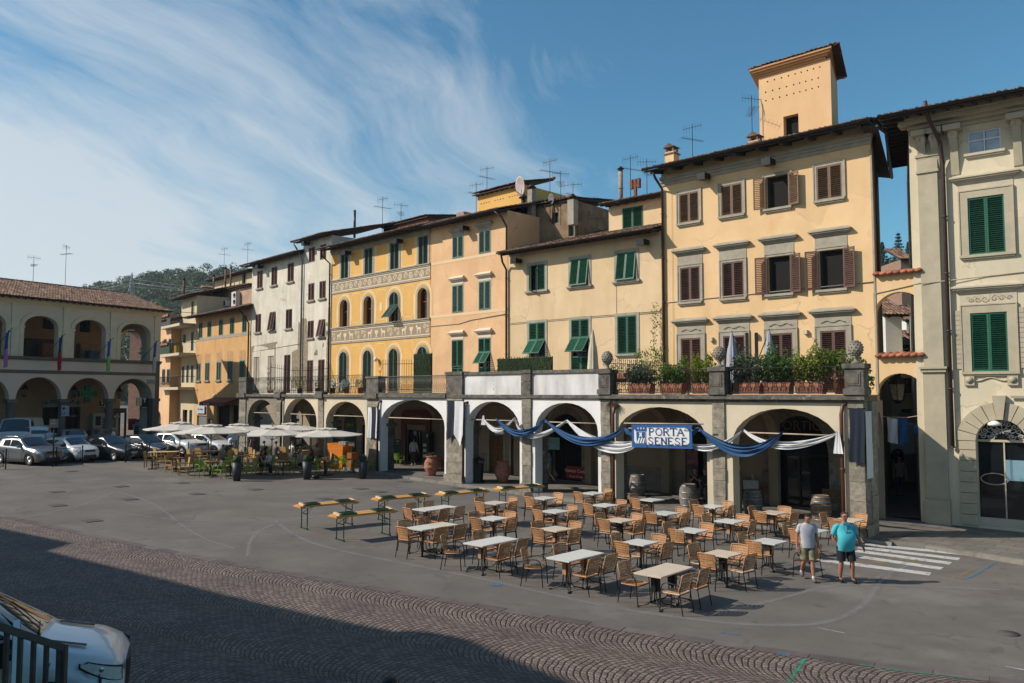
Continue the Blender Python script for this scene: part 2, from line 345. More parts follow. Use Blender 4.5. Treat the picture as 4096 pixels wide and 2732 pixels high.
 def finish(s,dep=.2,extra=None,mats=None):
  b=MB(); wallholes(b,s.x0,s.x1,s.z0,s.z1,s.h,0,dep)
  x0,x1,z0,z1,d=s.x0,s.x1,s.z0,s.z1,s.d
  b.quad((x0,d,z0),(x0,0,z0),(x0,0,z1),(x0,d,z1)); b.quad((x1,0,z0),(x1,d,z0),(x1,d,z1),(x1,0,z1)); b.quad((x1,d,z0),(x0,d,z0),(x0,d,z1),(x1,d,z1)); b.quad((x0,0,z1),(x1,0,z1),(x1,d,z1),(x0,d,z1))
  s.wall=b.build('wall',mats or s.m,s.root); return s
def tiles(b,x0,x1,y0,z0,y1,z1,cw=.21,row=.4,amp=.05,lift=.03,jit=.012):
 nx=max(2,int(round((x1-x0)/cw))); w=(x1-x0)/nx; Ls=math.hypot(y1-y0,z1-z0); nr=max(1,int(round(Ls/row)))
 ny_,nz_=-(z1-z0)/Ls,(y1-y0)/Ls
 prof=[(0,0),(.12,.75),(.34,1.),(.56,.75),(.68,0),(.84,-.35)]
 for r in range(nr):
  for c in range(nx):
   rd=rr0(); j=ru(-jit,jit); vs=[]
   for e,(q,lf) in enumerate(((r/nr-.02,lift),((r+1)/nr,0))):
    for (fx,fz) in prof+[(1,0)]:
     h=amp*fz+lf+(j if e==0 else 0); vs.append((x0+(c+fx)*w,y0+(y1-y0)*q+ny_*h,z0+(z1-z0)*q+nz_*h))
   n=len(prof)+1
   b.add(vs,[(i,i+1,n+i+1,n+i) for i in range(n-1)],rd,0,True)
   if r==0: b.add([vs[i] for i in range(5)],[(0,1,2,3,4)],rd)
def roof(root,x0,x1,z,over=.85,depth=5,pitch=17,hang=.25,raf=.55,gut=True,front=0,corb=False,ridge=True,rows=None,soffit=None,dp=()):
 """eave at height z (underside, at the wall face); tiles, rafters, gutter"""
 tp=math.tan(R(pitch)); ye=front-over; ze=z-over*tp*.6; y1=front+depth; z1=ze+(y1-ye)*tp
 b=MB(); tiles(b,x0-hang,x1+hang,ye-.05,ze+.14,y1,z1+.14)
 o=b.build('roof',mTile,root)
 b=MB()
 P=[(ye,ze),(y1,z1),(y1,z1+.07),(ye,ze+.07)]; b.prism(P,x0-hang+.01,x1+hang-.01,'x')
 n=int((x1-x0)/raf)
 for i in range(n+1):
  x=x0+.1+(x1-x0-.2)*i/n; dd=(over-.06); w=.05 if not corb else .07; hh=.11 if not corb else .2
  b.prism([(ye+.06,ze-hh*.7+.02),(front+.3,ze+(over+.24)*tp-hh),(front+.3,ze+(over+.24)*tp),(ye+.06,ze+.002)],x-w,x+w,'x')
 b.build('rafters',soffit or mWood,o)
 if gut:
  b=MB(); r=.075; rows_=[]
  for x in (x0-hang-.02,x1+hang+.02): rows_.append([(x,ye-.1+r*mco(pi+pi*k/8),ze+.13+r*msi(pi+pi*k/8)) for k in range(9)])
  b.grid(rows_); rows_=[[(p[0],(p[1]-(ye-.1))*.9+ye-.1,(p[2]-ze-.13)*.9+ze+.13) for p in rr] for rr in rows_]; b.grid(rows_)
  for rr in (rows_[0],rows_[1]): b.add(rr,[tuple(range(9))])
  b.build('gutter',mGut,o)
 if ridge:
  b=MB(); x=x0-hang
  while x<x1+hang:
   b.lathe([(.11,0),(.09,.4)],8,M=MT((x,y1,z1+.16))@MR(pi/2,4,'Y')); x+=.38
  b.build('ridge_tiles',mTile,o)
 return o,ye,ze,z1
def pipe(root,pts,r=.055,m=None,rings=True,name='downpipe'):
 b=MB(); b.tube(pts,r,8)
 if rings:
  L_=pts[-2] if len(pts)>1 else pts[-1]
  z=pts[-1][2]
  while z<pts[-2][2]: b.lathe([(r*1.35,0),(r*1.35,.05)],8,(pts[-1][0],pts[-1][1],z)); z+=2.1
 return b.build(name,m or mPipe,root)
def antenna(fr,x,y,z,h=2.2,label='',n=7,rz=0,dish=False,group='television aerials on the roofs'):
 t=thing('tv_antenna',label,'antenna',M=fr.m@MT((x,y,z))@MR(rz,4,'Z'),group=group)
 b=MB(); b.tube([(0,0,-.5),(0,0,h)],.018,5); b.build('mast',mGut,t)
 b=MB()
 for k,(zz,L_,nn,a) in enumerate(((h-.15,1.0,n,0),(h-.75,1.3,n+3,1.2))):
  c,s_=mco(a),msi(a); b.tube([(-L_*.5*c,-L_*.5*s_,zz),(L_*.5*c,L_*.5*s_,zz)],.012,4)
  for i in range(nn):
   q=-.48+i/(nn-1)*.96; l=.26-.1*i/nn; b.tube([(L_*q*c,L_*q*s_,zz-l*.9),(L_*q*c,L_*q*s_,zz+l*.9)] if k==0 else [(L_*q*c-l*s_,L_*q*s_+l*c,zz),(L_*q*c+l*s_,L_*q*s_-l*c,zz)],.006,3)
 b.build('aerial',mGut,t)
 return t
def chimney(root,x,y,z,w=.45,h=1.4,m=None,cap=True,name='chimney'):
 b=MB(); b.box(x-w/2,x+w/2,y-w/2,y+w/2,z,z+h); o=b.build(name,m,root)
 b=MB()
 if cap:
  for sx in (-1,1):
   for sy in (-1,1): b.box(x+sx*w*.36-.04,x+sx*w*.36+.04,y+sy*w*.36-.04,y+sy*w*.36+.04,z+h,z+h+.22)
  b.prism([(x-w*.65,z+h+.22),(x+w*.65,z+h+.22),(x,z+h+.42)],y-w*.6,y+w*.6,'y')
 b.box(x-w*.62,x+w*.62,y-w*.62,y+w*.62,z+h-.12,z+h-.06)
 b.build('cap',mTile,o); return o
def stovepipe(root,x,y,z,h=1.6,r=.11,m=None):
 b=MB(); b.lathe([(r,0),(r,h),(r*.8,h)],10,(x,y,z)); b.lathe([(r*1.2,h*.5),(r*1.2,h*.5+.06)],10,(x,y,z)); o=b.build('flue',m or mTrim,root)
 b=MB(); b.lathe([(r*1.0,0),(r*1.0,.14)],8,(x,y,z+h)); b.lathe([(r*1.7,.14),(.03,.3)],10,(x,y,z+h)); b.build('cowl',mGut,o); return o
def pleaf(b,c,rad,n,s=.05,flat=1,hang=0):
 c=Vector(c)
 for _ in range(n):
  while True:
   p=Vector((ru(-1,1),ru(-1,1),ru(-1,1)))
   if p.length<1: break
  if rr0()<.6: p=p.normalized()*ru(.7,1.05)
  q=c+Vector((p.x*rad[0],p.y*rad[1],p.z*rad[2])); q.z-=hang*rr0()
  d=Vector((random.gauss(0,1),random.gauss(0,1),random.gauss(0,.8)+.4)).normalized(); a=d.orthogonal().normalized(); a=(MR(ru(0,6.3),3,d)@a); e=d.cross(a); k=s*ru(.6,1.4)
  b.add([q-a*k,q+e*k*.45,q+a*k,q-e*k*.45],[(0,1,2,3)],min(1,max(0,.5+.35*p.z+ru(-.35,.35))))  # top leaves lighter, lower ones darker: light from above put into tone, plus random
def zr(fr,l,t=0): # mean heights (top,bottom) of a row from (u,vTop,vBottom)
 a=[fr.px(u,vt,t)[1] for u,vt,vb in l]; c=[fr.px(u,vb,t)[1] for u,vt,vb in l]
 return sum(a)/len(a),sum(c)/len(c)
def cx_(fr,u0,u1,v,t=0):
 a=fr.x(u0,v,t); c=fr.x(u1,v,t); return (a+c)/2,c-a
FONT=None
def text(s,size,mat_,parent,M,name='lettering',ext=.004,bold=False,sx=1,align='CENTER'):
 cu=D.curves.new(name,'FONT'); cu.body=s; cu.size=size; cu.extrude=ext; cu.align_x=align; cu.align_y='CENTER'; cu.resolution_u=3
 if bold: cu.offset=size*.022
 o0=D.objects.new(name,cu); COL.objects.link(o0); dg=bpy.context.evaluated_depsgraph_get(); me=D.meshes.new_from_object(o0.evaluated_get(dg)); D.objects.remove(o0); D.curves.remove(cu)
 me.materials.clear(); me.materials.append(mat_); o=D.objects.new(name,me); COL.objects.link(o); o.parent=parent
 o.matrix_local=M@MR(pi/2,4,'X')@Matrix.Diagonal((sx,1,1,1)); return o
def skew(root,k,x0,w,y0=.5):
 for o in root.children_recursive:
  if o.type!='MESH' or o.name.startswith('tower'): continue
  for v in o.data.vertices:
   if v.co.y>y0: v.co.x+=k*v.co.y*cl((v.co.x-x0)/w,0,1)
# ------------------------------------------------------------ plan of the right-hand row of houses
O=(11.6,26.4)
FA=Fr(O,-1390);
def nxt(fr,u,v,vp):  # frame whose right end lies where the ray of a pixel meets the previous facade
 x=fr.x(u,v); p=fr.w(x,0,0); return Fr((p.x,p.y),vp),x
_c=FA.w(-1.1,4.8); F2=Fr((_c.x,_c.y),-1350)
F3,x2=nxt(F2,2650,1300,-1520)
F4,x3=nxt(F3,2032,1300,-1180)
F5,x4=nxt(F4,1722,1300,-1120)
F6,x5=nxt(F5,1322,1300,-950)
F6b,x6=nxt(F6,1208,1300,-920)
F7,x7=nxt(F6b,1004,1300,-850)
F8,x8=nxt(F7,783,1400,-760)
FL,_=nxt(FA,1790,1700,-1085)
pY2=mat('plaster_yellow',(.68,.455,.235),.9,.05,.5,.12,25,streak=.09,c2=(.73,.505,.28),detail=8,stain=(.66,.40,.20),stsc=.35,stlo=.6,crack=.35)
pY3=mat('plaster_pale_yellow',(.64,.46,.26),.9,.06,.5,.12,25,streak=.14,c2=(.71,.53,.33),stain=(.54,.40,.24),stsc=.5,stlo=.62,detail=8,crack=.4)
pOr=mat('plaster_orange',(.64,.385,.195),.9,.05,.6,.12,25,streak=.12,c2=(.72,.46,.26),detail=8,stain=(.72,.50,.31),stsc=.5,stlo=.6,crack=.4)
pY5=mat('plaster_ochre',(.66,.38,.11),.9,.08,.6,.1,25,streak=.08,detail=8)
pCr=mat('painted_cream',(.72,.52,.29),.9,.05,2)
pWh=mat('plaster_offwhite',(.60,.54,.43),.92,.1,.7,.2,20,streak=.3,c2=(.68,.63,.53),stain=(.42,.35,.25),stsc=.8,stlo=.59,detail=8,crack=.6)
pO7=mat('plaster_deep_orange',(.60,.33,.12),.9,.08,.6,.12,25,streak=.2,c2=(.66,.40,.18),detail=8,stain=(.48,.27,.11),stsc=.7,stlo=.6)
pCream=mat('plaster_cream',(.54,.45,.30),.9,.06,.5,.12,25,streak=.1,detail=8)
pB1=mat('plaster_palazzo',(.60,.52,.37),.9,.06,.6,.12,25,streak=.16,c2=(.66,.58,.42),detail=8,stain=(.52,.45,.33),stsc=.6,stlo=.6,crack=.4)
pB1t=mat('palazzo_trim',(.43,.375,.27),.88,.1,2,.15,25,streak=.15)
pArc=mat('portico_cream',(.58,.50,.37),.9,.08,.8,.15,20,streak=.1,stain=(.42,.36,.28),stsc=1.3,stlo=.68,detail=8)
pArW=mat('portico_white',(.68,.67,.66),.9,.06,.8,.2,20,c2=(.78,.77,.76),stain=(.50,.48,.46),stsc=1.2,stlo=.64,detail=8)
pParW=mat('parapet_white',(.62,.60,.58),.9,.08,.8,.2,20,streak=.5,c2=(.76,.75,.73),detail=8)
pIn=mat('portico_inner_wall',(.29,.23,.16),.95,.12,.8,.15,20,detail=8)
pGrey=mat('flue_grey',(.30,.26,.22),.9,.3,6)
mDirty=mat('old_dark_plaster',(.20,.125,.075),.95,.3,1.5,.3,20,c2=(.30,.21,.13),stain=(.06,.045,.035),stsc=1.8,stlo=.58,detail=8)
mWoodD=mat('door_wood',(.13,.055,.02),.5,.25,5,c2=(.20,.09,.035))
mWinW=mat('sash_brown',(.20,.07,.02),.5,.2)
# ============ yellow four-window house with tower
H=Bld('house','tall pale yellow house with brown shutters and a square tower on its roof','house',F2,x2+.02,0,4.7,15.3,pY2,7)
cols=[cx_(F2,2722,2792,830),cx_(F2,2889,2966,800),cx_(F2,3066,3157,760),cx_(F2,3270,3366,730)]
ra=zr(F2,[(2757,768,886),(3318,664,800)]); rb=zr(F2,[(2758,1068,1206),(3320,1000,1158)]); rc=zr(F2,[(2759,1350,1350),(3328,1326,1326)])
for i,(xc,w) in enumerate(cols):
 w=1.02
 H.win(xc,ra[1],w,ra[0]-ra[1],mBrown,'ccoc'[i],fw=.14,proud=.04,eary=1,sill_ext=.02,dark=(i==2))
 H.win(xc,rb[1],w,rb[0]-rb[1],mRedB,'ccoo'[i],fw=.14,proud=.04,eary=1,sill_ext=.02,lintel=1,frieze=.42,dark=i>1)
 o=H.win(xc,4.85,w,rc[0]-4.85,mRedB,'c',fw=.22,proud=.05,eary=1,sill=False,lintel=1,frieze=.36)
 b=MB(); P=[(xc-.5+k/16,4.85+rc[0]-4.85+.22+.16-.04*mco(k/16*4*pi)) for k in range(17)]; b.tube([(p[0],-.06,p[1]) for p in P],.018,4); b.build('moulding',mTrim,o)
H.finish()
for k in range(3): pass
ro,ye,ze,z1=roof(H.root,x2,0,15.25,over=1.0,depth=6,pitch=15,hang=.3,raf=.98,corb=True)
b=MB(); # grey cornice under the eaves
for k,(pr,h0,h1) in enumerate(((.05,14.55,14.7),(.1,14.7,14.82),(.16,14.82,14.96))): b.box(x2+.02,0.02+pr*.5,-pr,.01,h0,h1-.002)
b.build('cornice',mTrim,H.root)
b=MB()
b.box(-.03,.04,-.035,.02,4.8,14.35); b.build('corner_strip',mTrim,H.root)
pipe(H.root,[(x2+.18,-.95,15.05),(x2+.18,-.75,14.8),(x2+.14,-.1,14.4),(x2+.14,-.1,4.8)],.06)
b=MB(); b.tube([(x2,-.03,9.02),(0,-.03,9.1)],.02,5); b.tube([(x2+.6,-.04,4.8),(x2+.6,-.04,14.2)],.008,4); b.build('cable',mTrim,H.root)
for u,v in ((2683,755),(3180,680)): # lamp boxes hung below the eaves
 xx,zz=F2.px(u-55 if u<3000 else u-5,v-55 if u<3000 else v-80,-.5)
for xx,zz in ((cols[0][0]+1.0,14.5),(cols[2][0]-.2,14.55)):
 t=thing('eaves_lamp','black box floodlight under the yellow house eaves, '+('left one above first window gap' if xx<-6 else 'right one above the open window'),'floodlight',M=F2.m@MT((xx,-.42,zz)),group='black floodlights under the eaves')
 b=MB(); b.prism([(-.26,-.18),(.26,-.12),(.26,.1),(-.26,.12)],-.2,.2,'x'); b.build('housing',mBlack,t); b=MB(); b.tube([(0,.1,.05),(0,.4,.12)],.03,5); b.build('bracket',mBlack,t)
for xw,zw in ((-2.6,7.02),(-4.9,7.02),(-7.3,7.02)): pass
for i,xw in enumerate(((cols[0][0]+cols[1][0])/2,(cols[1][0]+cols[2][0])/2,(cols[2][0]+cols[3][0])/2)):
 b=MB(); b.box(xw-.08,xw+.08,-.16,.01,7.1+.05*i,7.27+.05*i); b.build('wall_light',mTrimL,H.root)
tx0=F2.px(3038,480,2.2)[0]; tx1=F2.px(3326,440,2.2)[0];
tz=F2.px(3038,312,2.2)[1]; print('tower',tx0,tx1,tz)
b=MB(); T=MB(); wallholes(b,tx0,tx1,14.9,tz,[(tx0+(tx1-tx0)*.345,tx0+(tx1-tx0)*.555,16.05,17.28)],2.2,.3)
d=tx1-tx0
b.quad((tx1,2.2,14.9),(tx1-.29*d,2.2+d,14.9),(tx1-.29*d,2.2+d,tz),(tx1,2.2,tz)); b.quad((tx0-.29*d,2.2+d,14.9),(tx0,2.2,14.9),(tx0,2.2,tz),(tx0-.29*d,2.2+d,tz)); b.quad((tx1-.29*d,2.2+d,14.9),(tx0-.29*d,2.2+d,14.9),(tx0-.29*d,2.2+d,tz),(tx1-.29*d,2.2+d,tz))
tw=b.build('tower',mat('plaster_tower',(.66,.42,.22),.9,.06,.6,.1,25,streak=.1,detail=8),H.root)
b=MB(); b.quad((tx0+.1,2.5,15.9),(tx1-.1,2.5,15.9),(tx1-.1,2.5,17.4),(tx0+.1,2.5,17.4)); b.build('window_opening',mDark,tw)
b=MB()
for r_,zz,nn in ((0,tz-.28,9),(1,tz-.75,9),(2,tz-1.15,9)):
 for k in range(nn):
  x=tx0+d*(.07+.1*k+(.03 if r_ else .06)); b.lathe([(.035,0),(.035,.02)],6,M=MT((x,2.2-.012,zz))@MR(-pi/2,4,'X'))
b.build('putlog_hole',mDark,tw)
b=MB()
for k,(pr,h0,h1) in enumerate(((.08,0,.1),(.18,.1,.19),(.3,.19,.28),(.38,.28,.37))): b.box(tx0-pr,tx1+pr,2.2-pr,2.2+d+pr,tz+h0,tz+h1-.002)
b.v=[(x-.29*(y-2.2),y,z) for x,y,z in b.v]; b.build('cornice',mat('tower_cornice',(.50,.27,.12),.85,.1,3),tw)
b=MB(); c=(tx0+tx1)/2; cy=2.2+d/2; e=d/2+.40; tiles(b,c-e,c+e,cy-e,tz+.38,cy,tz+.66);
nR=len(b.v); vs=b.v[:]; fs=b.f[:];
for a in (1,2,3):
 K=MT((c,cy,0))@MR(pi/2*a,4,'Z')@MT((-c,-cy,0)); b.add([K@Vector(v) for v in vs],fs,sm=True)
for i,v in enumerate(b.v):
 q=i//nR; K=MT((c,cy,0))@MR(-pi/2*q,4,'Z')@MT((-c,-cy,0)); p=K@Vector(v); lim=max(.02,cy-p.y)
 if abs(p.x-c)>lim: p.x=c+math.copysign(lim,p.x-c)
 K=MT((c,cy,0))@MR(pi/2*q,4,'Z')@MT((-c,-cy,0)); b.v[i]=tuple(K@p)
b.v=[(x-.29*(y-2.2),y,z) for x,y,z in b.v]; b.build('tower_roof',mTile,tw)
chimney(H.root,F2.px(2688,640,1.5)[0],1.5,15.0,.5,1.6,pY2); chimney(H.root,F2.px(3014,560,1.2)[0],1.4,15.2,.5,.95,pY2)
antenna(F2,F2.px(2770,600,1.6)[0],1.6,15.3,2.5,'television aerial beside the left chimney of the tall yellow house')
antenna(F2,F2.px(3008,500,1.8)[0],1.8,15.6,2.9,'television aerial at the left side of the square tower',rz=1)
skew(H.root,-.29,-4,4)
# ============ pale yellow three-window house
H=Bld('house','lower pale yellow house with green shutters and bulging tiled eaves','house',F3,x3+.02,-.02,4.7,12.5,pY3,7)
c3=[cx_(F3,2117,2180,1110),cx_(F3,2286,2353,1100),cx_(F3,2470,2543,1070)]
ra=zr(F3,[(2148,1060,1160),(2507,1014,1120)]); rb=zr(F3,[(2148,1290,1425),(2505,1263,1403)])
for i,(xc,w) in enumerate(c3):
 H.win(xc,ra[1]-.02,1.12,ra[0]-ra[1]+.05,mGreen,'lcc'[i],fw=.16,fm=mTrim,flap=0 if i==0 else 1,ang=0 if i==0 else 9,proud=.03,sill_ext=.12)
 z0=rb[1]-.1 if i!=1 else 4.85
 o=H.win(xc,z0,1.12,rb[0]-z0,None if i==1 else mGreen,'c',fw=.14,fm=mTrim,flap=.5 if i==0 else 0,ang=38,sill=(i!=1),sill_ext=.0)
 if i==1:
  for sg in (1,-1):
   leaf(.556,rb[0]-rb[1]+.1,mGreen,sg,.5,38,0,o,0,(xc-sg*.56,-.03,rb[1]-.1)); leaf(.556,rb[1]-.1-4.9,mGreen,sg,0,0,0,o,0,(xc-sg*.56,.03,4.87))
H.finish()
roof(H.root,x3,-.05,12.45,over=.75,depth=4.5,pitch=16,hang=.05,raf=.5)
pipe(H.root,[(x3+.2,-.8,12.35),(x3-.1,-.35,12.0),(x3-.02,-.12,11.6),(x3-.02,-.12,4.8)],.06)
b=MB();
for zz in (8.55,8.62): b.tube([(x3+.05,-.02,zz),(c3[1][0],-.02,zz+.03),(-.1,-.02,zz+.02)],.012,4)
b.tube([(c3[2][0]-.6,-.015,ra[1]-.2),(c3[2][0]-.6,-.015,8.6)],.01,4); b.build('cable',mTrim,H.root)
for xx,n_ in ((x3+.95,'left'),(c3[2][0]+1.2,'right')):
 t=thing('eaves_lamp','black box floodlight at the %s end of the lower pale yellow house eaves'%n_,'floodlight',M=F3.m@MT((xx,-.4,11.95)),group='black floodlights under the eaves')
 b=MB(); b.prism([(-.26,-.18),(.26,-.12),(.26,.1),(-.26,.12)],-.2,.2,'x'); b.build('housing',mBlack,t); b=MB(); b.tube([(0,.1,.05),(0,.4,.12)],.03,5); b.build('bracket',mBlack,t)
dx0=F3.px(2435,850,2.3)[0]; dx1=-.1; dz=F3.px(2500,815,2.3)[1]
A=Bld('attic_house','small pale yellow attic storey with green shutters above the lower pale yellow house','attic',F3,dx0,dx1,12.2,dz,pY3,4,y=2.3)
dc=cx_(F3,2493,2569,880,2.3); dzr=zr(F3,[(2530,828,912)],2.3)
A.win(dc[0],dzr[1],1.25,dzr[0]-dzr[1],mGreen,'c',fw=0,sill=False); A.finish()
roof(A.root,dx0,dx1,dz+.02,over=.45,depth=3,pitch=14,hang=.25,raf=.5)
xa=F3.px(2475,800,2.8)[0]; stovepipe(A.root,xa,.7,dz+.1,1.9,.12,pGrey)
b=MB(); xb=F3.px(2530,700,3)[0]; b.box(xb-.07,xb+.07,.9,1.04,dz,dz+1.5); b.box(xb-.3,xb-.14,.88,1.06,dz+1.0,dz+1.5); b.box(xb+.14,xb+.3,.88,1.06,dz+1.0,dz+1.5); b.box(xb-.2,xb+.2,.92,1.02,dz+1.1,dz+1.25); b.build('flue',mat('rust_pipe',(.16,.06,.035),.8,.3,8),A.root)
antenna(F3,F3.px(2522,700,3.4)[0],3.4,dz+.3,2.6,'television aerial left of the pair on the green-shuttered attic'); antenna(F3,F3.px(2588,760,3.4)[0],3.4,dz+.3,2.2,'television aerial right of the pair on the green-shuttered attic',rz=.7)
A=Bld('rear_house','old dark-stained rear house with flues rising behind the pale yellow eaves','house',F3,F3.px(2030,900,2.6)[0],F3.px(2300,960,2.6)[0],12.0,F3.px(2150,830,2.6)[1],mDirty,4,y=2.6)
zt=A.z1; A.h=[(A.x0+3.5,A.x0+3.9,zt-1.1,zt-.5),(A.x0+4.6,A.x0+5.0,zt-2.0,zt-.9)]; A.finish()
b=MB(); b.quad((A.x0+3.4,.2,zt-2.2),(A.x0+5.1,.2,zt-2.2),(A.x0+5.1,.2,zt-.4),(A.x0+3.4,.2,zt-.4)); b.build('window_opening',mat('teal_shutter',(.01,.07,.07)),A.root)
roof(A.root,A.x0,A.x1,zt,over=.1,depth=4,pitch=8,hang=.1,gut=False,ridge=False)
fl=A
for (u,v0,v1,w_,mm) in ((2094,960,800,.2,mGut),(2128,980,760,.34,pGrey),(2291,900,800,.42,mTrim)):
 xx,zb=F3.px(u,v0,2.2); zt2=F3.px(u,v1,2.2)[1]
 b=MB()
 if w_<.3: b.lathe([(.13,0),(.13,zt2-zb),(.1,zt2-zb)],10,(xx,-.4,zb));
 else: b.box(xx-w_/2,xx+w_/2,-.6,-.6+w_,zb,zt2)
 o=b.build('flue' if w_<.3 else 'chimney',mm,A.root); b=MB(); b.lathe([(.12,0),(.12,.12)],8,(xx,-.6+w_/2 if w_>=.3 else -.4,zt2)); b.lathe([(.3,.12),(.04,.36)],10,(xx,-.6+w_/2 if w_>=.3 else -.4,zt2)); b.build('cowl',mGut,o)
def dish(fr,u,v,t_,r,label,col,stem):
 x,z=fr.px(u,v,t_); t=thing('satellite_dish',label,'satellite dish',M=fr.m@MT((x,t_,z))@MR(R(-25),4,'Z')@MR(R(100),4,'X'),group='satellite dishes on the roofs')
 b=MB(); b.lathe([(.02,-.14*r),(r*.5,-.10*r),(r*.8,-.04*r),(r,.03*r),(r,.06*r),(r*.8,0),(r*.5,-.06*r),(.02,-.1*r)],22,sx=1,sy=.94); b.build('reflector',col,t)
 b=MB(); b.tube([(0,-r*.9,0),(0,-.05,r*.95)],.02,5); b.lathe([(.06,0),(.06,.14)],8,(0,-.05,r*.9)); b.build('feed_arm',mGut,t)
 M2=(fr.m@MT((x,t_,z))@MR(R(-25),4,'Z')@MR(R(100),4,'X')).inverted()@fr.m@MT((x,t_+.12,z))
 b=MB(); b.tube([(0,0,0),(0,0,-stem)],.045,6,M=M2); b.build('mast',mGut,t)
dish(F3,2082,745,2.2,.62,'large pale satellite dish on a tall mast above the dark rear house',mat('dish_pale',(.42,.33,.33),.6,.15,2),2.2)
dish(F3,2205,796,2.4,.33,'small grey satellite dish among the aerials behind the pale yellow eaves',mat('dish_grey',(.16,.17,.18),.6,.15,2),1.4)
antenna(F3,F3.px(2200,800,2.5)[0],2.5,F3.px(2200,800,2.5)[1]-.6,3.0,'tall television aerial behind the small grey satellite dish',9); antenna(F3,F3.px(2243,800,2.6)[0],2.6,F3.px(2243,800,2.5)[1]-.9,2.6,'television aerial just right of the small grey satellite dish',8,.9); antenna(F3,F3.px(2292,770,2.3)[0],2.3,F3.px(2292,790,2.2)[1]+.1,.8,'short television aerial on the capped grey chimney',6,.4); antenna(F3,F3.px(2388,880,3)[0],3,F3.px(2388,900,3)[1]-.6,1.1,'short television aerial left of the green-shuttered attic',6,.4)
# ============ orange house
H=Bld('house','plain orange house with grey-green shutters between the ochre and pale yellow houses','house',F4,x4+.02,-.02,4.7,14.95,pOr,7)
c4=[cx_(F4,1811,1853,990),cx_(F4,1916,1963,960)]
r1=zr(F4,[(1832,945,1031),(1940,921,1011)]); r2=zr(F4,[(1830,1141,1251),(1938,1123,1237)]); r3=zr(F4,[(1825,1360,1462),(1935,1353,1455)])
mWhT=mat('pale_lintel',(.66,.56,.44),.9,.06,3)
for i,(xc,w) in enumerate(c4):
 H.win(xc,r1[1],.95,r1[0]-r1[1],mGreenG,'c',fw=.05,fm=mTrimL,proud=.01,sill=False,lintel=.8,frieze=.12,lm=mTrim)
 H.win(xc,r2[1],.95,r2[0]-r2[1],mGreenG,'c',fw=.05,fm=mTrimL,proud=.01,sill=False,lintel=.8,frieze=.12,lm=mWhT)
 o=H.win(xc,4.85,.98,r3[0]-4.85,None,'c',fw=.05,fm=mTrimL,proud=.01,sill=False,lintel=.8,frieze=.16,lm=mWhT)
 for sg in (1,-1):
  leaf(.486,r3[0]-r3[1]+.1,mGreen,sg,.5 if i else 0,36 if i else 0,0,o,0,(xc-sg*.49,-.03,r3[1]-.1)); leaf(.486,r3[1]-.15-4.87,mGreen,sg,0,0,0,o,0,(xc-sg*.49,.03,4.87))
H.finish()
for zz in (r1[1]-.12,r2[1]-.12): b=MB(); b.box(x4+.03,-.03,-.012,.01,zz-.09,zz+.08); b.build('painted_band',mat('band_cream',(.68,.50,.30),.9,.06,2),H.root)
b=MB(); b.tube([(x4,-.03,r3[0]+.95),(x4*.6,-.03,r3[0]+.95),(x4*.45,-.03,r3[0]+1.1),(-.05,-.03,r3[0]+1.25)],.022,5); b.build('cable',mTrim,H.root)
roof(H.root,x4,-.05,14.9,over=.75,depth=5,pitch=16,hang=.12,raf=.5)
pipe(H.root,[(-.25,-.8,14.8),(-.02,-.5,14.5),(.02,-.13,14.0),(.02,-.13,12.7)],.06)
t=thing('eaves_lamp','black box floodlight under the orange house eaves','floodlight',M=F4.m@MT((c4[0][0]+.95,-.4,14.35)),group='black floodlights under the eaves')
b=MB(); b.prism([(-.26,-.18),(.26,-.12),(.26,.1),(-.26,.12)],-.2,.2,'x'); b.build('housing',mBlack,t); b=MB(); b.tube([(0,.1,.05),(0,.4,.12)],.03,5); b.build('bracket',mBlack,t)
ax0,az0=F4.px(1910,800,3.2); ax1=F4.px(2096,760,3.2)[0]; azt=F4.px(1910,785,3.2)[1]
A=Bld('roof_turret','bright orange attic block with a row of small holes behind the orange house roof','attic',F4,ax0,ax1,14.6,azt,pY5,5,y=3.2); A.finish()
b=MB(); [b.lathe([(.04,0),(.04,.02)],6,M=MT((ax0+.35+k*.24+(k//4)*.3,-.012,azt-.55+(.0)))@MR(-pi/2,4,'X')) for k in range(14)]; b.build('putlog_hole',mDark,A.root)
roof(A.root,ax0,ax1,azt+.02,over=.3,depth=2.5,pitch=14,hang=.2,raf=.45,gut=False)
antenna(F4,F4.px(1905,720,3.4)[0],3.4,azt-1.3,2.3,'low television aerial left of the bright orange attic block',6,.3); antenna(F4,F4.px(1948,700,4)[0],4,azt+.2,1.9,'television aerial on top of the bright orange attic block',6,.3)
b=MB(); x,z=F4.px(1855,855,1.5); b.box(x-.35,x+.35,1.2,1.9,z-.5,z+.05); b.build('skylight_box',mat('pink_brick',(.34,.19,.15),.9,.2),H.root)
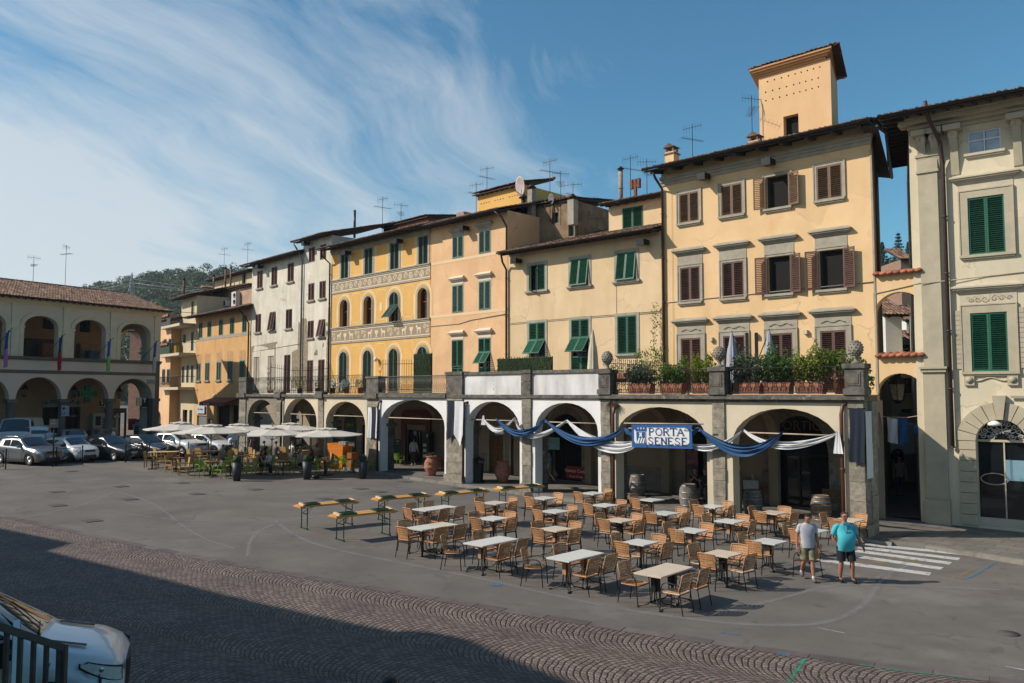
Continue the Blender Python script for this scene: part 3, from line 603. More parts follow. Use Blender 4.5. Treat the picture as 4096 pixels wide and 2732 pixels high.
# ============ ochre house with painted friezes
H=Bld('house','ochre house with painted white friezes and round-arched windows','house',F5,x5+.02,-.02,4.7,15.05,pY5,7)
c5=[F5.x(u,v) for u,v in ((1377,1250),(1473,1235),(1577,1215),(1692,1195))]
q1=zr(F5,[(1381,1016,1118),(1693,943,1057)]); q2=zr(F5,[(1375,1200,1306),(1691,1151,1274)]); q3=zr(F5,[(1371,1408,1408),(1690,1388,1388)])
W5=.95
for i,xc in enumerate(c5):
 H.win(xc,q1[1],.92,q1[0]-q1[1],mDkGreen if i else mDkGreen,'c' ,fw=.17,fm=mTrim,sill=False,proud=.03,rec=.2)
 if i==2: o=H.win(xc,q2[1],W5,q2[0]-q2[1],mDkGreen,'c',arch=W5/2,fw=.15,sill=False,flap=.55,ang=40)
 else: H.win(xc,q2[1],W5,q2[0]-q2[1],None,None,arch=W5/2,fw=.15,sill=False,sash=mWinW,rec=.28)
 H.win(xc,4.85,W5,q3[0]-4.85,mDkGreen,'c',arch=W5/2,fw=.15,sill=False,rec=.2)
H.finish()
def zl(l,t=0): return sum(F5.px(u,v,t)[1] for u,v in l)/len(l)
B1t=zl([(1323,1130),(1721,1066)]);B1b=zl([(1323,1172),(1721,1113)]);B2t=zl([(1321,1322),(1719,1283)]);B2b=zl([(1321,1369),(1719,1346)])
mFr=mat('frieze_ground',(.30,.22,.13),.9,.15,6); mFw=mat('frieze_white',(.62,.54,.42),.9,.1,6)
xl,xr=x5+.03,-.03
b=MB()
for t_,bt in ((B1t,B1b),(B2t,B2b)):
 for (za,zb,pr) in ((t_,t_+.1,.05),(t_+.1,t_+.17,.1),(bt-.08,bt,.05)): b.box(xl,xr,-pr,.01,za,zb)
b.build('string_course',mTrim,H.root)
b=MB(); b.box(xl,xr,-.012,.01,B1b+.01,B1t-.01); b.box(xl,xr,-.012,.01,B2b+.01,B2t-.01); fr_=b.build('frieze',mFr,H.root)
def spiral(b,cx,cz,r,d,turn=1.6,w=.035,sg=1,a0=0):
 P=[]
 for k in range(18):
  q=k/17; a=a0+sg*2*pi*turn*q; rr=r*(1-q*.85); P.append((cx+rr*mco(a),cz+rr*msi(a)))
 ribbon(b,P,w)
def ribbon(b,P,w,y=-.018):
 for i in range(len(P)-1):
  (ax,az),(bx,bz)=P[i],P[i+1]; dx,dz=bx-ax,bz-az; l=math.hypot(dx,dz) or 1; nx,nz=-dz/l*w/2,dx/l*w/2
  b.add([(ax-nx,y,az-nz),(bx-nx,y,bz-nz),(bx+nx,y,bz+nz),(ax+nx,y,az+nz)],[(0,1,2,3)])
b=MB()
for za,zb in ((B1b+.04,B1b+.1),(B1t-.1,B1t-.05),(B2b+.04,B2b+.1),(B2t-.1,B2t-.05)): b.box(xl+.02,xr-.02,-.016,-.012,za,zb)
for bb,tt,kk in ((B1b,B1t,0),(B2b,B2t,1)):
 h=(tt-bb)/2-.13; n=int((xr-xl)/(2*h+.06)); st=(xr-xl)/n
 for i in range(n):
  cx=xl+st*(i+.5); cz=(bb+tt)/2
  if kk==0:
   if i%2:
    for a in range(6): spiral(b,cx+h*.45*mco(a*pi/3),cz+h*.45*msi(a*pi/3),h*.25,0,.8,.04,a0=a)
    spiral(b,cx,cz,h,0,.98,.05)
   else: spiral(b,cx,cz,h,0,1.9,.06,1 if i%4 else -1,pi*(i%4>0))
  else:
   if i%5 in (1,3):   # standing animal, facing the vase
    sg=1 if i%5==1 else -1
    b.add([(cx+sg*x_,-.018,cz+z_) for x_,z_ in ((-h*.75,h*.1),(-h*.6,h*.35),(h*.3,h*.35),(h*.5,h*.85),(h*.85,h*.7),(h*.8,h*.4),(h*.55,h*.2),(h*.5,-h*.95),(h*.32,-h*.95),(h*.2,-h*.1),(-h*.3,-h*.1),(-h*.45,-h*.95),(-h*.65,-h*.95),(-h*.6,-h*.2))],[tuple(range(14))])
   elif i%5==2: b.add([(cx+x_,-.018,cz+z_) for x_,z_ in ((-h*.3,-h*.9),(h*.3,-h*.9),(h*.1,-h*.5),(h*.5,0),(h*.6,h*.5),(-h*.6,h*.5),(-h*.5,0),(-h*.1,-h*.5))],[tuple(range(8))])
   else:
    spiral(b,cx-h*.45,cz+h*.35,h*.5,0,1.5,.05); spiral(b,cx+h*.45,cz-h*.35,h*.5,0,1.5,.05,1,pi); spiral(b,cx+h*.5,cz+h*.5,h*.3,0,1.2,.045,-1)
b.build('frieze_ornament',mFw,fr_)
b=MB()
def panel(xa,xb,za,zb,n=.12):
 P=[(xa+n,za),(xb-n,za),(xb-n,za+n),(xb,za+n),(xb,zb-n),(xb-n,zb-n),(xb-n,zb),(xa+n,zb),(xa+n,zb-n),(xa,zb-n),(xa,za+n),(xa+n,za+n),(xa+n,za)]
 ribbon(b,P,.05,-.008)
ed=[xl-.35]+c5+[xr+.2]
for i in range(5):
 xa=ed[i]+W5/2+.36; xb=ed[i+1]-W5/2-.36
 if i==0: xa=xl+.1
 if i==4: xb=xr-.05
 if xb-xa<.25: continue
 ribbon(b,[(xa,q1[1]+.1),(xb,q1[1]+.1),(xb,q1[0]+.2),(xa,q1[0]+.2),(xa,q1[1]+.1)],.05,-.008); ribbon(b,[(xa-.12,q1[1]+.0),(xb+.12,q1[1]+.0),(xb+.12,q1[0]+.3),(xa-.12,q1[0]+.3),(xa-.12,q1[1]+.0)],.09,-.008)
 panel(xa+.06,xb-.06,B2t+.38,B1b-.28); panel(xa+.06,xb-.06,5.4,B2b-.28)
for xc in c5:
 for z0,zt_ in ((B2t+.2,q2[0]),(5.2,q3[0])):
  for e,w_ in ((.33,.14),(.46,.035)):
   P=[(xc-W5/2-e,z0)]+arcpts(xc-W5/2-e,xc+W5/2+e,zt_+e,W5/2+e)+[(xc+W5/2+e,z0)]; ribbon(b,P,w_,-.009)
for zz in (q1[1]-.05,): ribbon(b,[(xl,zz-.04),(xr,zz-.04)],.12,-.007)
b.build('painted_panel_lines',pCr,H.root)
b=MB(); xc=(c5[1]+c5[2])/2; zc=(q2[0]+q2[1])/2+.1; b.add([(xc+.17*mco(a*pi/6),-.014,zc+.32*msi(a*pi/6)) for a in range(12)],[tuple(range(12))]); b.build('painted_shield',pCr,H.root)
roof(H.root,x5,-.1,15.0,over=.95,depth=5.5,pitch=17,hang=.3,raf=.42)
b=MB(); b.box(xl,xr,-.08,.01,14.6,14.76); b.box(xl,xr,-.14,.01,14.76,14.9); b.build('cornice',mTrim,H.root)
pipe(H.root,[(x5+.1,-.9,14.8),(x5-.1,-.7,14.5),(x5-.0,-.12,14.0),(x5-.0,-.12,4.8)],.06,mBlack)
for k,(xx,n_) in enumerate(((c5[0]+.95,'left'),(c5[2]+1.0,'right'))):
 t=thing('eaves_lamp','black box floodlight under the ochre house eaves, the %s of its pair'%n_,'floodlight',M=F5.m@MT((xx,-.5,14.4)),group='black floodlights under the eaves')
 b=MB(); b.prism([(-.26,-.18),(.26,-.12),(.26,.1),(-.26,.12)],-.2,.2,'x'); b.build('housing',mBlack,t); b=MB(); b.tube([(0,.1,.05),(0,.4,.12)],.03,5); b.build('bracket',mBlack,t)
antenna(F5,F5.px(1530,880,2)[0],2,15.7,2.9,'television aerial on the ochre house roof, the taller of two',8,.2); antenna(F5,F5.px(1604,870,2)[0],2,15.8,2.0,'television aerial on the ochre house roof, the shorter of two',6,1.2)
# ============ narrow white house and wide white house
H=Bld('house','narrow off-white house with maroon shutters beside the ochre house','house',F6,x6+.02,-.02,4.7,16.1,pWh,7)
zt=H.z1; cc=[cx_(F6,1235,1261,1018),cx_(F6,1280,1306,1010)]; ww=.84
rr_=[zr(F6,[(1248,990,1046),(1294,979,1037)]),zr(F6,[(1244,1133,1202),(1289,1125,1194)]),zr(F6,[(1240,1284,1353),(1286,1277,1348)])]
for i,(xc,w) in enumerate(cc):
 for k,r_ in enumerate(rr_): H.win(xc,r_[1],ww,r_[0]-r_[1],mRedB,'c',fw=0,sill=k>0,flap=1 if (i==1 and k==2) else 0,ang=12,rec=.1)
 H.win(xc,4.85,ww,F6.px(1238,1441)[1]-4.85,mRedB,'c',fw=.0,sill=False,rec=.1)
mRub=mat('rubble_stone',(.24,.19,.13),.95,.25,5,.6,14,c2=(.33,.27,.19),stain=(.16,.13,.1),stsc=4,stlo=.56)
H.finish()
b=MB()
for k in range(26):
 x=ru(x6+.1,-.2); z=random.choice([ru(8.6,10.2),ru(5,8.5)]); w_=ru(.2,.55); h_=ru(.18,.4)
 if any(abs(x-q[0])<ww/2+w_/2+.05 for q in cc) and not(8.0<z+h_<8.4): continue
 b.prism([(x-w_/2,z),(x+w_/2+ru(-.1,.1),z+ru(-.05,.05)),(x+w_/2,z+h_),(x-w_/2+ru(-.1,.1),z+h_)],-.012,.01,'y')
b.prism([(x6+.05,4.9),(x6+.9,4.9),(x6+.95,8.3),(x6+.7,10.3),(x6+.05,10.4)],-.008,.01,'y'); b.prism([(-.5,4.9),(-.05,4.9),(-.05,10.9),(-.35,10.9),(-.4,8.8),(-.5,8.0)],-.008,.01,'y');
b.build('exposed_masonry',mRub,H.root)
roof(H.root,x6,-.02,zt,over=.7,depth=5,pitch=15,hang=.4,raf=.5)
pipe(H.root,[(x6-.2,-.75,zt-.1),(x6-.1,-.5,zt-.5),(x6+.1,-.13,zt-1.3),(x6+.1,-.13,4.8)],.065,mat('zinc_pipe',(.22,.22,.23),.5,.15,metal=.5))
t=thing('eaves_lamp','black box floodlight under the narrow white house eaves','floodlight',M=F6.m@MT((cc[0][0]-.05,-.5,zt-.3)),group='black floodlights under the eaves')
b=MB(); b.prism([(-.26,-.18),(.26,-.12),(.26,.1),(-.26,.12)],-.2,.2,'x'); b.build('housing',mBlack,t); b=MB(); b.tube([(0,.1,.05),(0,.4,.12)],.03,5); b.build('bracket',mBlack,t)
A=Bld('rear_house','dark reddish rear wall with a thin black flue above the ochre roof','house',F5,x5-1.0,x5+4.5,14.4,F5.px(1400,925,4)[1],mat('dark_brick_wall',(.10,.035,.022),.95,.35,3,.3,20),3,y=5.2); A.finish()
roof(A.root,x5-1,x5+4.5,A.z1,over=.2,depth=3,pitch=9,hang=.1,gut=False)
b=MB(); x,z=F5.px(1402,900,5.4); b.lathe([(.1,-1),(.1,1.3)],8,(x,.6,z)); b.build('flue',mBlack,A.root)
H=Bld('house','wide off-white house with maroon shutters and exposed stone patches','house',F6b,x7+.02,-.02,4.7,15.3,pWh,7)
zt=H.z1; cc=[cx_(F6b,1028,1053,1110),cx_(F6b,1085,1111,1100),cx_(F6b,1149,1178,1090)]; ww=.95
R1=zr(F6b,[(1041,1083,1153),(1163,1053,1127)]); R2=zr(F6b,[(1035,1257,1329),(1157,1236,1315)]); R3=zr(F6b,[(1029,1428,1428),(1149,1419,1419)])
for i,(xc,w) in enumerate(cc):
 H.win(xc,R1[1],ww,R1[0]-R1[1],mBrown if 0 else mRedB,'c',fw=0,rec=.1); H.win(xc-.15,R2[1],ww,R2[0]-R2[1],mRedB,'c',fw=0,rec=.1,flap=1 if i==1 else 0,ang=9)
 H.win(xc-.3,4.85,ww,R3[0]-4.85,mRedB,'c',fw=0,sill=False,rec=.1)
H.finish()
b=MB(); b.prism([(x7+.05,4.9),(x7+.35,4.9),(x7+.35,R3[0]+.3),(cc[0][0]-.8,R3[0]+.9),(cc[0][0]+.4,R3[0]+.9),(cc[1][0]-.9,R3[0]+.7),(cc[1][0]-.8,5),(cc[1][0]+.5,5),(cc[1][0]+.45,R3[0]+.9),(cc[1][0]+.7,R3[0]+.95),(cc[1][0]+.7,R2[1]-.9),(x7+.05,R2[1]-1.1)],-.008,.01,'y')
b.prism([(cc[2][0]+.45,5.2),(-.1,5.2),(-.1,9.9),(-.55,10.2),(-.6,8.1),(cc[2][0]+.4,7.9)],-.008,.01,'y')
b.build('exposed_masonry',mRub,H.root)
for q in (0,1): b=MB(); b.box(cc[q][0]-.85,cc[q][0]+.3,-.02,.01,5,R3[0]+.5); b.build('plaster_patch',pWh,H.root)
roof(H.root,x7,-.1,zt,over=.75,depth=5,pitch=15,hang=.35,raf=.45)
b=MB(); b.tube([(x7+.1,-.02,R3[0]+.45),(-.1,-.02,R3[0]+.75)],.02,4); b.build('cable',mTrim,H.root)
t=thing('eaves_lamp','black box floodlight under the wide white house eaves','floodlight',M=F6b.m@MT((cc[0][0]+.9,-.5,zt-.35)),group='black floodlights under the eaves')
b=MB(); b.prism([(-.26,-.18),(.26,-.12),(.26,.1),(-.26,.12)],-.2,.2,'x'); b.build('housing',mBlack,t); b=MB(); b.tube([(0,.1,.05),(0,.4,.12)],.03,5); b.build('bracket',mBlack,t)
# ============ deep orange house with cafe awning
g7=gz(F7.w(-4,0).x,F7.w(-4,0).y)
z7=11.87
H=Bld('house','deep orange house with green shutters and a maroon cafe awning','house',F7,x8+.02,-.02,g7-.3,z7,pO7,7)
c7=[F7.x(u,1310) for u in (803,838,884,928.5,978)]
Ra=zr(F7,[(803,1291,1350),(978,1264,1328)]); Rb=zr(F7,[(799,1453,1523),(973,1441,1519)])
for i,xc in enumerate(c7):
 H.win(xc,Ra[1],.8,Ra[0]-Ra[1],mGreen,'c',fw=.12,fm=mTrim,proud=.012,sill=False,rec=.1); H.win(xc-.25,Rb[1],.95,Rb[0]-Rb[1],mGreenG,'c',fw=.1,fm=mTrim,proud=.012,rec=.1,sill_ext=.05)
fz=F7.px(900,1620)[1]; fs=[F7.x(u,1680) for u in (788,826,832,850,868,919,925,962)]
H.h+=[(fs[0],fs[1],g7,F7.px(808,1662)[1]),(fs[2],fs[3],g7,F7.px(840,1675)[1]),(fs[4],fs[5],g7,fz),(fs[6],fs[7],g7,fz)]
H.finish()
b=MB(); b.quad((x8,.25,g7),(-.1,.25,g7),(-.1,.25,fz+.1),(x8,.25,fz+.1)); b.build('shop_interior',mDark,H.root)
b=MB()
for k in range(28): b.box(fs[0]+.02,fs[1]-.02,.12,.15,g7+k*.1,g7+k*.1+.085)
b.build('roller_shutter',mat('roller_grey',(.25,.24,.23),.5,.1,metal=.4),H.root)
b=MB(); b.box(fs[2]+.03,fs[3]-.03,.1,.15,g7,g7+2.3); b.build('door',mWoodD,H.root)
b=MB(); b.box(x8+.1,-.05,-.02,.01,Ra[1]-.32,Ra[1]-.04); b.build('string_course',mTrim,H.root)
for xc in c7: b=MB(); b.box(xc-.25-.6,xc-.25+.6,-.01,.01,Rb[0]+.12,Rb[0]+.85); b.build('plaster_patch',mat('brown_patch',(.46,.27,.12),.9,.15,3),H.root)
roof(H.root,x8,-.1,z7,over=.95,depth=5.5,pitch=16,hang=.5,raf=.45)
pipe(H.root,[(-.6,-.95,z7-.1),(-.35,-.6,z7-.5),(-.1,-.15,z7-1.3),(-.1,-.15,4.8)],.06,mBlack)
mAw=mat('awning_maroon',(.13,.02,.025),.8,.15,5)
ax=F7.x(858,1600),F7.x(962,1600);
t=thing('awning','maroon cafe awning with scalloped valance on the deep orange house','awning',M=F7.m@MT((ax[0],-.05,fz+.1)))
b=MB(); w=ax[1]-ax[0]; b.grid([[(0,0,.55),(w,0,.55)],[(0,-1.3,.15),(w,-1.3,.15)]],sm=False); b.grid([[(i*w/40,-1.3,.15) for i in range(41)],[(i*w/40,-1.31,-.12-.05*abs(msi(i*pi/4))) for i in range(41)]],sm=False); b.add([(0,0,.55),(0,-1.3,.15),(0,-1.3,-.12),(0,0,-.1)],[(0,1,2,3)]); b.build('canopy',mAw,t)
text('Caffe Nottanny',.22,mWhite,t,MT((1.6,-1.32,.02)),ext=.003)
t=thing('shop_sign','white and pink hanging shop board over the roller shutter','sign',M=F7.m@MT(((fs[0]+fs[1])/2,-.12,F7.px(808,1640)[1])))
b=MB(); b.box(-.95,.95,-.03,.03,-.3,.42); b.build('board',mat('sign_pale',(.35,.5,.6),.6,.1),t); text('Talo Sanare',.3,mat('sign_red',(.55,.03,.04)),t,MT((0,-.035,.08)),bold=True)
t=thing('shop_sign','small white notice plate left above the maroon awning','sign',M=F7.m@MT((F7.x(857,1590),-.04,F7.px(857,1590)[1]))); b=MB(); b.box(-.18,.18,-.02,.02,-.3,.3); b.build('board',mWhite,t)
A=Bld('rear_house','cream rooftop storey with small window behind the deep orange house','house',F7,F7.px(852,1140,4.5)[0],F7.px(1012,1120,4.5)[0],z7,F7.px(950,1100,4.5)[1],pCream,4,y=4.5)
A.win(F7.px(976,1130,4.5)[0],F7.px(976,1147,4.5)[1],.8,1.6,None,None,fw=.12); A.finish(); roof(A.root,A.x0,A.x1,A.z1,over=.6,depth=4,pitch=12,hang=.4,raf=.5,gut=True)
for u in (858,905,926): stovepipe(A.root,F7.px(u,1160,3.9)[0],-.7,F7.px(u,1158,3.9)[1],1.3 if u<900 else 2.0,.09,mDirty)
B_=Bld('rear_house','grimy brown party wall with air conditioners behind the deep orange house','house',F7,F7.px(790,1200,3)[0],F7.px(1008,1170,3)[0],z7-.2,F7.px(930,1160,3)[1],mat('plaster_brownpink',(.36,.235,.16),.93,.15,1,.2,20,c2=(.44,.30,.21),stain=(.14,.11,.09),stsc=.6,stlo=.62,detail=8),4,y=3); B_.finish(); roof(B_.root,B_.x0,B_.x1,B_.z1,over=.3,depth=4,pitch=7,hang=.2,gut=False,ridge=False)
for (u,v,w_,h_,n,l_) in ((938,1196,.95,1.35,2,'tall double-fan white air conditioner on the grimy brown party wall'),(899,1214,.75,.55,1,'small single-fan air conditioner below the tall one on the brown wall')):
 x,z=F7.px(u,v,2.6); t=thing('air_conditioner',l_,'air conditioner',M=F7.m@MT((x,2.5,z)))
 b=MB(); b.box(-w_/2,w_/2,0,.45,-h_/2,h_/2); b.build('housing',mat('ac_white',(.55,.55,.53),.5,.05),t)
 for k in range(n): b=MB(); zz=(k-.5*(n-1))*.6; b.lathe([(.23,0),(.23,.03),(.2,.03),(.2,.01)],18,M=MT((w_*.2,-.0,zz))@MR(pi/2,4,'X')); b.build('fan',mBlack,t)
antenna(F7,F7.px(896,1080,5)[0],5,F7.px(896,1100,5)[1]-.5,3.4,'television aerial above the cream rooftop storey, left one',7,.3); antenna(F7,F7.px(990,1060,5)[0],5,F7.px(985,1090,5)[1],3.0,'television aerial above the cream rooftop storey, right one',8,.3)
# ============ cream house with balconies, and its orange neighbour
F8=Fr((F8.o.x,F8.o.y),-560)
x9=F8.x(655,1500); xm=F8.x(722,1400)
z8=F8.px(740,1195)[1]
H=Bld('house','cream house with three stacked balconies left of the deep orange house','house',F8,xm,0,0,z8,pCream,7)
for (u,vt,vb) in ((771,1205,1270),(770,1328,1402),(739,1338,1372),(769,1462,1530),(751,1462,1530),(733,1466,1530)):
 xc=F8.x(u,(vt+vb)/2); zt_,zb_=F8.px(u,vt)[1],F8.px(u,vb)[1]; H.win(xc,zb_,.7,zt_-zb_,mDkGreen if u!=739 else mGreen,'c',fw=.1,fm=mTrimL,sill=False,rec=.1)
H.h+=[(xm+1.2,xm+2.6,0,3.2),(xm+3.2,-.6,0,3.2)]
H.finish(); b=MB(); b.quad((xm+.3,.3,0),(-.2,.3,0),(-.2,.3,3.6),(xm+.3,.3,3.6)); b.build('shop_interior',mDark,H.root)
roof(H.root,xm,0,z8,over=.9,depth=5,pitch=15,hang=.4,raf=.5); chimney(H.root,F8.px(828,1170,2)[0],2,z8+.4,.9,.6,mDirty); stovepipe(H.root,F8.px(735,1180,1)[0],1,z8,2.3,.12,mat('rust_pipe',(.16,.06,.035)))
mPl=[mat('balcony_grey',(.05,.05,.055),.8,.15),mat('balcony_green',(.012,.045,.02),.8,.2),None]
for k,(v,m_) in enumerate(((1292,mPl[0]),(1410,mPl[1]),(1548,None))):
 xa=F8.px(690,v,-1.6)[0]; xb=F8.px(781,v,-1.6)[0]; zz=F8.px(740,v,-1.0)[1]
 bo=MB(); bo.box(xm-1.9,-.1,-1.5,.02,zz-.25,zz); o=bo.build('balcony',mTrimL,H.root)
 b=MB(); b.tube([(xm-1.85,.0,zz+1.0),(xm-1.85,-1.45,zz+1.0),(-.15,-1.45,zz+1.0),(-.15,0,zz+1.0)],.025,5,False)
 for q in range(40): x=xm-1.85+q*((-.15)-(xm-1.85))/39; b.tube([(x,-1.45,zz),(x,-1.45,zz+1.0)],.012,4,False)
 b.build('railing',mIron,o)
 if m_: b=MB(); b.box(xm-1.88,xm+1.6,-1.49,-1.47,zz+.05,zz+.95); b.build('screen',m_,o)
 b=MB();
 for q in range(4 if k<2 else 0): b.box(xm-1.8+q*.8,xm-1.1+q*.8,-1.65,-1.5,zz+.85,zz+1.08)
 if k<2: b.build('planter_box',mTerra,o)
 if k==1: b=MB(); [pleaf(b,(xm-1.45+q*.8,-1.6,zz+1.15),(.4,.15,.15),40,.07) for q in range(4)]; b.build('balcony_plants',leafmat('balcony_leaf',(.05,.06,.02),(.14,.10,.06)),o)
 if k==1: b=MB(); b.box(-2.6,-1.9,-1.2,-.9,zz,zz+.75); b.build('yellow_crate',mat('yellow_plastic',(.6,.4,.02),.5),o)
H=Bld('house','narrow orange house with paired green shutters at the far left of the row','house',F8,x9,xm-.05,0,F8.px(700,1290)[1],pOr,8,y=-.9)
for (u,vt,vb) in ((657,1358,1402),(677,1356,1398),(651,1478,1530),(670,1478,1530)):
 xc=F8.x(u,(vt+vb)/2,-.9)+.3; zt_,zb_=F8.px(u,vt,-.9)[1],F8.px(u,vb,-.9)[1]; H.win(xc,zb_,.9,zt_-zb_,mDkGreen,'c',fw=.06,fm=mTrim,rec=.1,proud=.012)
H.h+=[(x9+.8,x9+2.6,0,3.0,.8)]; H.finish(); b=MB(); b.quad((x9+.6,.25,0),(x9+3,.25,0),(x9+3,.25,3.3),(x9+.6,.25,3.3)); b.build('doorway',mDark,H.root)
roof(H.root,x9,xm,H.z1,over=.6,depth=5,pitch=14,hang=.3,raf=.5)
FB=Fr((F8.w(x9,-.9).x,F8.w(x9,-.9).y),300)
H=Bld('house','shaded pale house glimpsed beyond the orange house at the street end','house',FB,-14,-.1,0,9.5,pCream,8); H.h=[(-3,-2,5.2,7),(-6,-5,5.2,7),(-9,-8,5.2,7),(-3.4,-2,0,2.8),(-8,-6,0,2.8)]; H.finish(); b=MB(); b.quad((-12,.22,0),(-1,.22,0),(-1,.22,8),(-12,.22,8)); b.build('window_opening',mDark,H.root); roof(H.root,-14,0,9.5,over=.6,depth=6,pitch=16)
# ============ portico (arcade) in two straight runs
def gfr(fr,x,y=0): p=fr.w(x,y); return gz(p.x,p.y)
def stonepier(b,x0,x1,y0,y1,z0,z1,hmin=.35,hmax=.8,jo=.012,rnd=None):
 z=z0
 while z<z1-.02:
  h=min(ru(hmin,hmax),z1-z);
  if z1-z-h<.2: h=z1-z
  j=ru(-jo,jo); k=ru(-jo,jo); b.box(x0+j,x1+k,y0+ru(-jo,jo),y1,z+.006,z+h-.006,rnd=rr0()); z+=h
def finial(root,x,y,z):
 b=MB(); b.lathe([(.16,0),(.16,.05),(.07,.09),(.06,.18),(.12,.22),(.12,.25)],12,(x,y,z))
 pr=[];n=10
 for i in range(n+1): ph=pi*i/n; pr.append((.235*msi(ph)+.0,-.27*mco(ph)+.5))
 b.lathe(pr,16,(x,y,z));
 for i in range(1,9):
  for k in range(12): ph=pi*(i+.0)/9; t=2*pi*(k+.5*(i%2))/12; b.ball((x+.235*msi(ph)*mco(t),y+.235*msi(ph)*msi(t),z+.5-.27*mco(ph)),.03,5,3)
 b.build('finial',mStone,root)
def railbars(b,x0,x1,y,z0,z1,kind='x'):
 b.box(x0,x1,y-.02,y+.02,z1-.03,z1); b.box(x0,x1,y-.015,y+.015,z0+.05,z0+.08)
 if kind=='x':
  n=max(1,round((x1-x0)/.34)); w=(x1-x0)/n; zm=z0+(z1-z0)*.46
  for i in range(n):
   c=x0+(i+.5)*w
   for sg in (-1,1):
    b.tube([(c+sg*w*.42,y,z0+.08),(c+sg*w*.1,y,zm),(c+sg*w*.42,y,z1-.03)],.011,4,False)
   b.tube([(c,y,z0+.08),(c,y,z1-.03)],.01,4,False)
   b.tube([(c+.09*mco(a*pi/4),y,zm+.09*msi(a*pi/4)) for a in range(9)],.012,4,False,cap=False)
   b.tube([(c+w/2+.06*mco(a*pi/4),y,zm+.06*msi(a*pi/4)) for a in range(9)],.012,4,False,cap=False)
   b.tube([(c+w/2+.08*mco(a*pi/4),y,z0+.13+.08*msi(a*pi/4)) for a in range(9)],.01,4,False,cap=False)
 elif kind=='c':   # interlaced ovals
  n=max(1,round((x1-x0)/.17)); w=(x1-x0)/n
  for i in range(n+1):
   c=x0+i*w; P=[(c+sg_*0,y,0) for sg_ in ()]
   for sg in (-1,1): b.tube([(c+sg*w*.5*msi(pi*q/6),y,z0+.08+(z1-z0-.11)*q/6) for q in range(7)],.01,4,False)
 elif kind=='b':   # bulging belly bars
  n=max(1,round((x1-x0)/.15)); w=(x1-x0)/n
  for i in range(n+1):
   c=x0+i*w; b.tube([(c+.035*msi(q*2*pi/9),y-.26*msi(pi*min(1,(1-q/9)*1.25)) if q>1 else y-.0,z0+.06+(z1-z0-.09)*q/9) for q in range(10)],.017,5)
  b.box(x0,x1,y-.02,y+.02,z0+.18,z0+.2)
 elif kind=='v':
  n=max(1,round((x1-x0)/.12)); w=(x1-x0)/n
  for i in range(n+1): c=x0+i*w; b.tube([(c,y,z0),(c,y,z1-.01)],.009,4,False)
PD=4.75     # depth of the portico
ZC=4.53
def portico(fr,name,label,xe,pil,arches,ends):
 """pil: list of (x0,x1,mat) right to left; arches between successive pillars"""
 t=thing(name,label,'portico',M=fr.m)
 return t
P1=portico(FA,'portico','right half of the arcaded portico, with stone piers, terrace and five wide arches',0,[],[],0)
def px0(u,v=1700): return FA.x(u,v)
pl=[(px0(3396),px0(3458)),(px0(2853),px0(2901)),(px0(2407),px0(2444)),(px0(2092),px0(2127)),(px0(1790),px0(1853))]
def arch_bay(root,fr,xa,xb,spring,top,m,z0,za=ZC,dep=.5,inset=.1):
 b=MB(); h=(xa+inset,xb-inset,z0-.5,top,top-spring); wallholes(b,xa,xb,z0-.5,za,[h],0,dep)
 wallholes(b,xa,xb,z0-.5,za,[h],dep,.002); return b.build('arch_wall',m,root)
def tie(root,xa,xb,z,m=None,y=.25):
 b=MB(); b.tube([(xa,y,z),(xb,y,z)],.03,6); b.build('tie_rod',m or mat('tie_rod_pale',(.42,.33,.25),.6,.2),root)
arcs=[(spr,top,m) for spr,top,m in ((2.95,FA.px(3135,1634)[1],pArc),(3.0,FA.px(2640,1628)[1],pArc),(3.15,FA.px(2255,1611)[1],pArW),(3.1,FA.px(1975,1606)[1],pArW))]
for i,(a,c) in enumerate(pl):
 g=gfr(FA,a)+.1; b=MB(); stonepier(b,a,c,-.08,.42,g,ZC);
 b.box(a-.08,c+.08,-.18,.5,g-.3,g+.38)
 o=b.build('pillar',mStone,P1)
 b=MB(); stonepier(b,a-.10 if i else a,c+.1 if i else c+.05,.425,1.0,g,2.95); b.box(a-.2,c+.18 if i else c+.1,.39,1.1,2.95,3.12); b.box(a-.12,c+.12,.4,.98,3.12,ZC)
 b.build('pier_core',mStoneD if i else mStone,o)
for i in range(4):
 xr=pl[i][0]; xl=pl[i+1][1]; spr,top,m=arcs[i]; arch_bay(P1,FA,xl,xr,spr,top,m,gfr(FA,xl),ZC,.5,.28 if i<2 else .2)
tieh=[FA.px(3200,1680)[1],FA.px(2800,1705)[1],FA.px(2300,1677)[1],FA.px(2000,1667)[1]]
for i in range(4): tie(P1,pl[i+1][1]-.1,pl[i][0]+.1,3.35 if i<2 else 3.5)
for i,(a,c) in enumerate(pl):
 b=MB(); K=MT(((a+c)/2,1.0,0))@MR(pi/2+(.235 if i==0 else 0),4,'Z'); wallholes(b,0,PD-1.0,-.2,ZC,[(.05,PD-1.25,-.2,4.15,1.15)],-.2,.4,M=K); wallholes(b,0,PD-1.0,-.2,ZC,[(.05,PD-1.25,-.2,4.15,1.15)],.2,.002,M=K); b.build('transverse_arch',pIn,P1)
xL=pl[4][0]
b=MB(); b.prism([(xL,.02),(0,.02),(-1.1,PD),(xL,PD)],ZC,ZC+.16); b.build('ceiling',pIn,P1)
b=MB()
b.box(pl[2][0]-.1,.12,-.22,.3,4.57,4.66); b.box(pl[2][0]-.06,.08,-.14,.3,4.66,4.74); b.box(pl[2][0]-.1,.05,-.06,-.0,4.47,4.57)
b.box(xL-.1,pl[2][0]-.1,-.10,.3,4.56,4.72); b.build('cornice',mStoneD,P1)
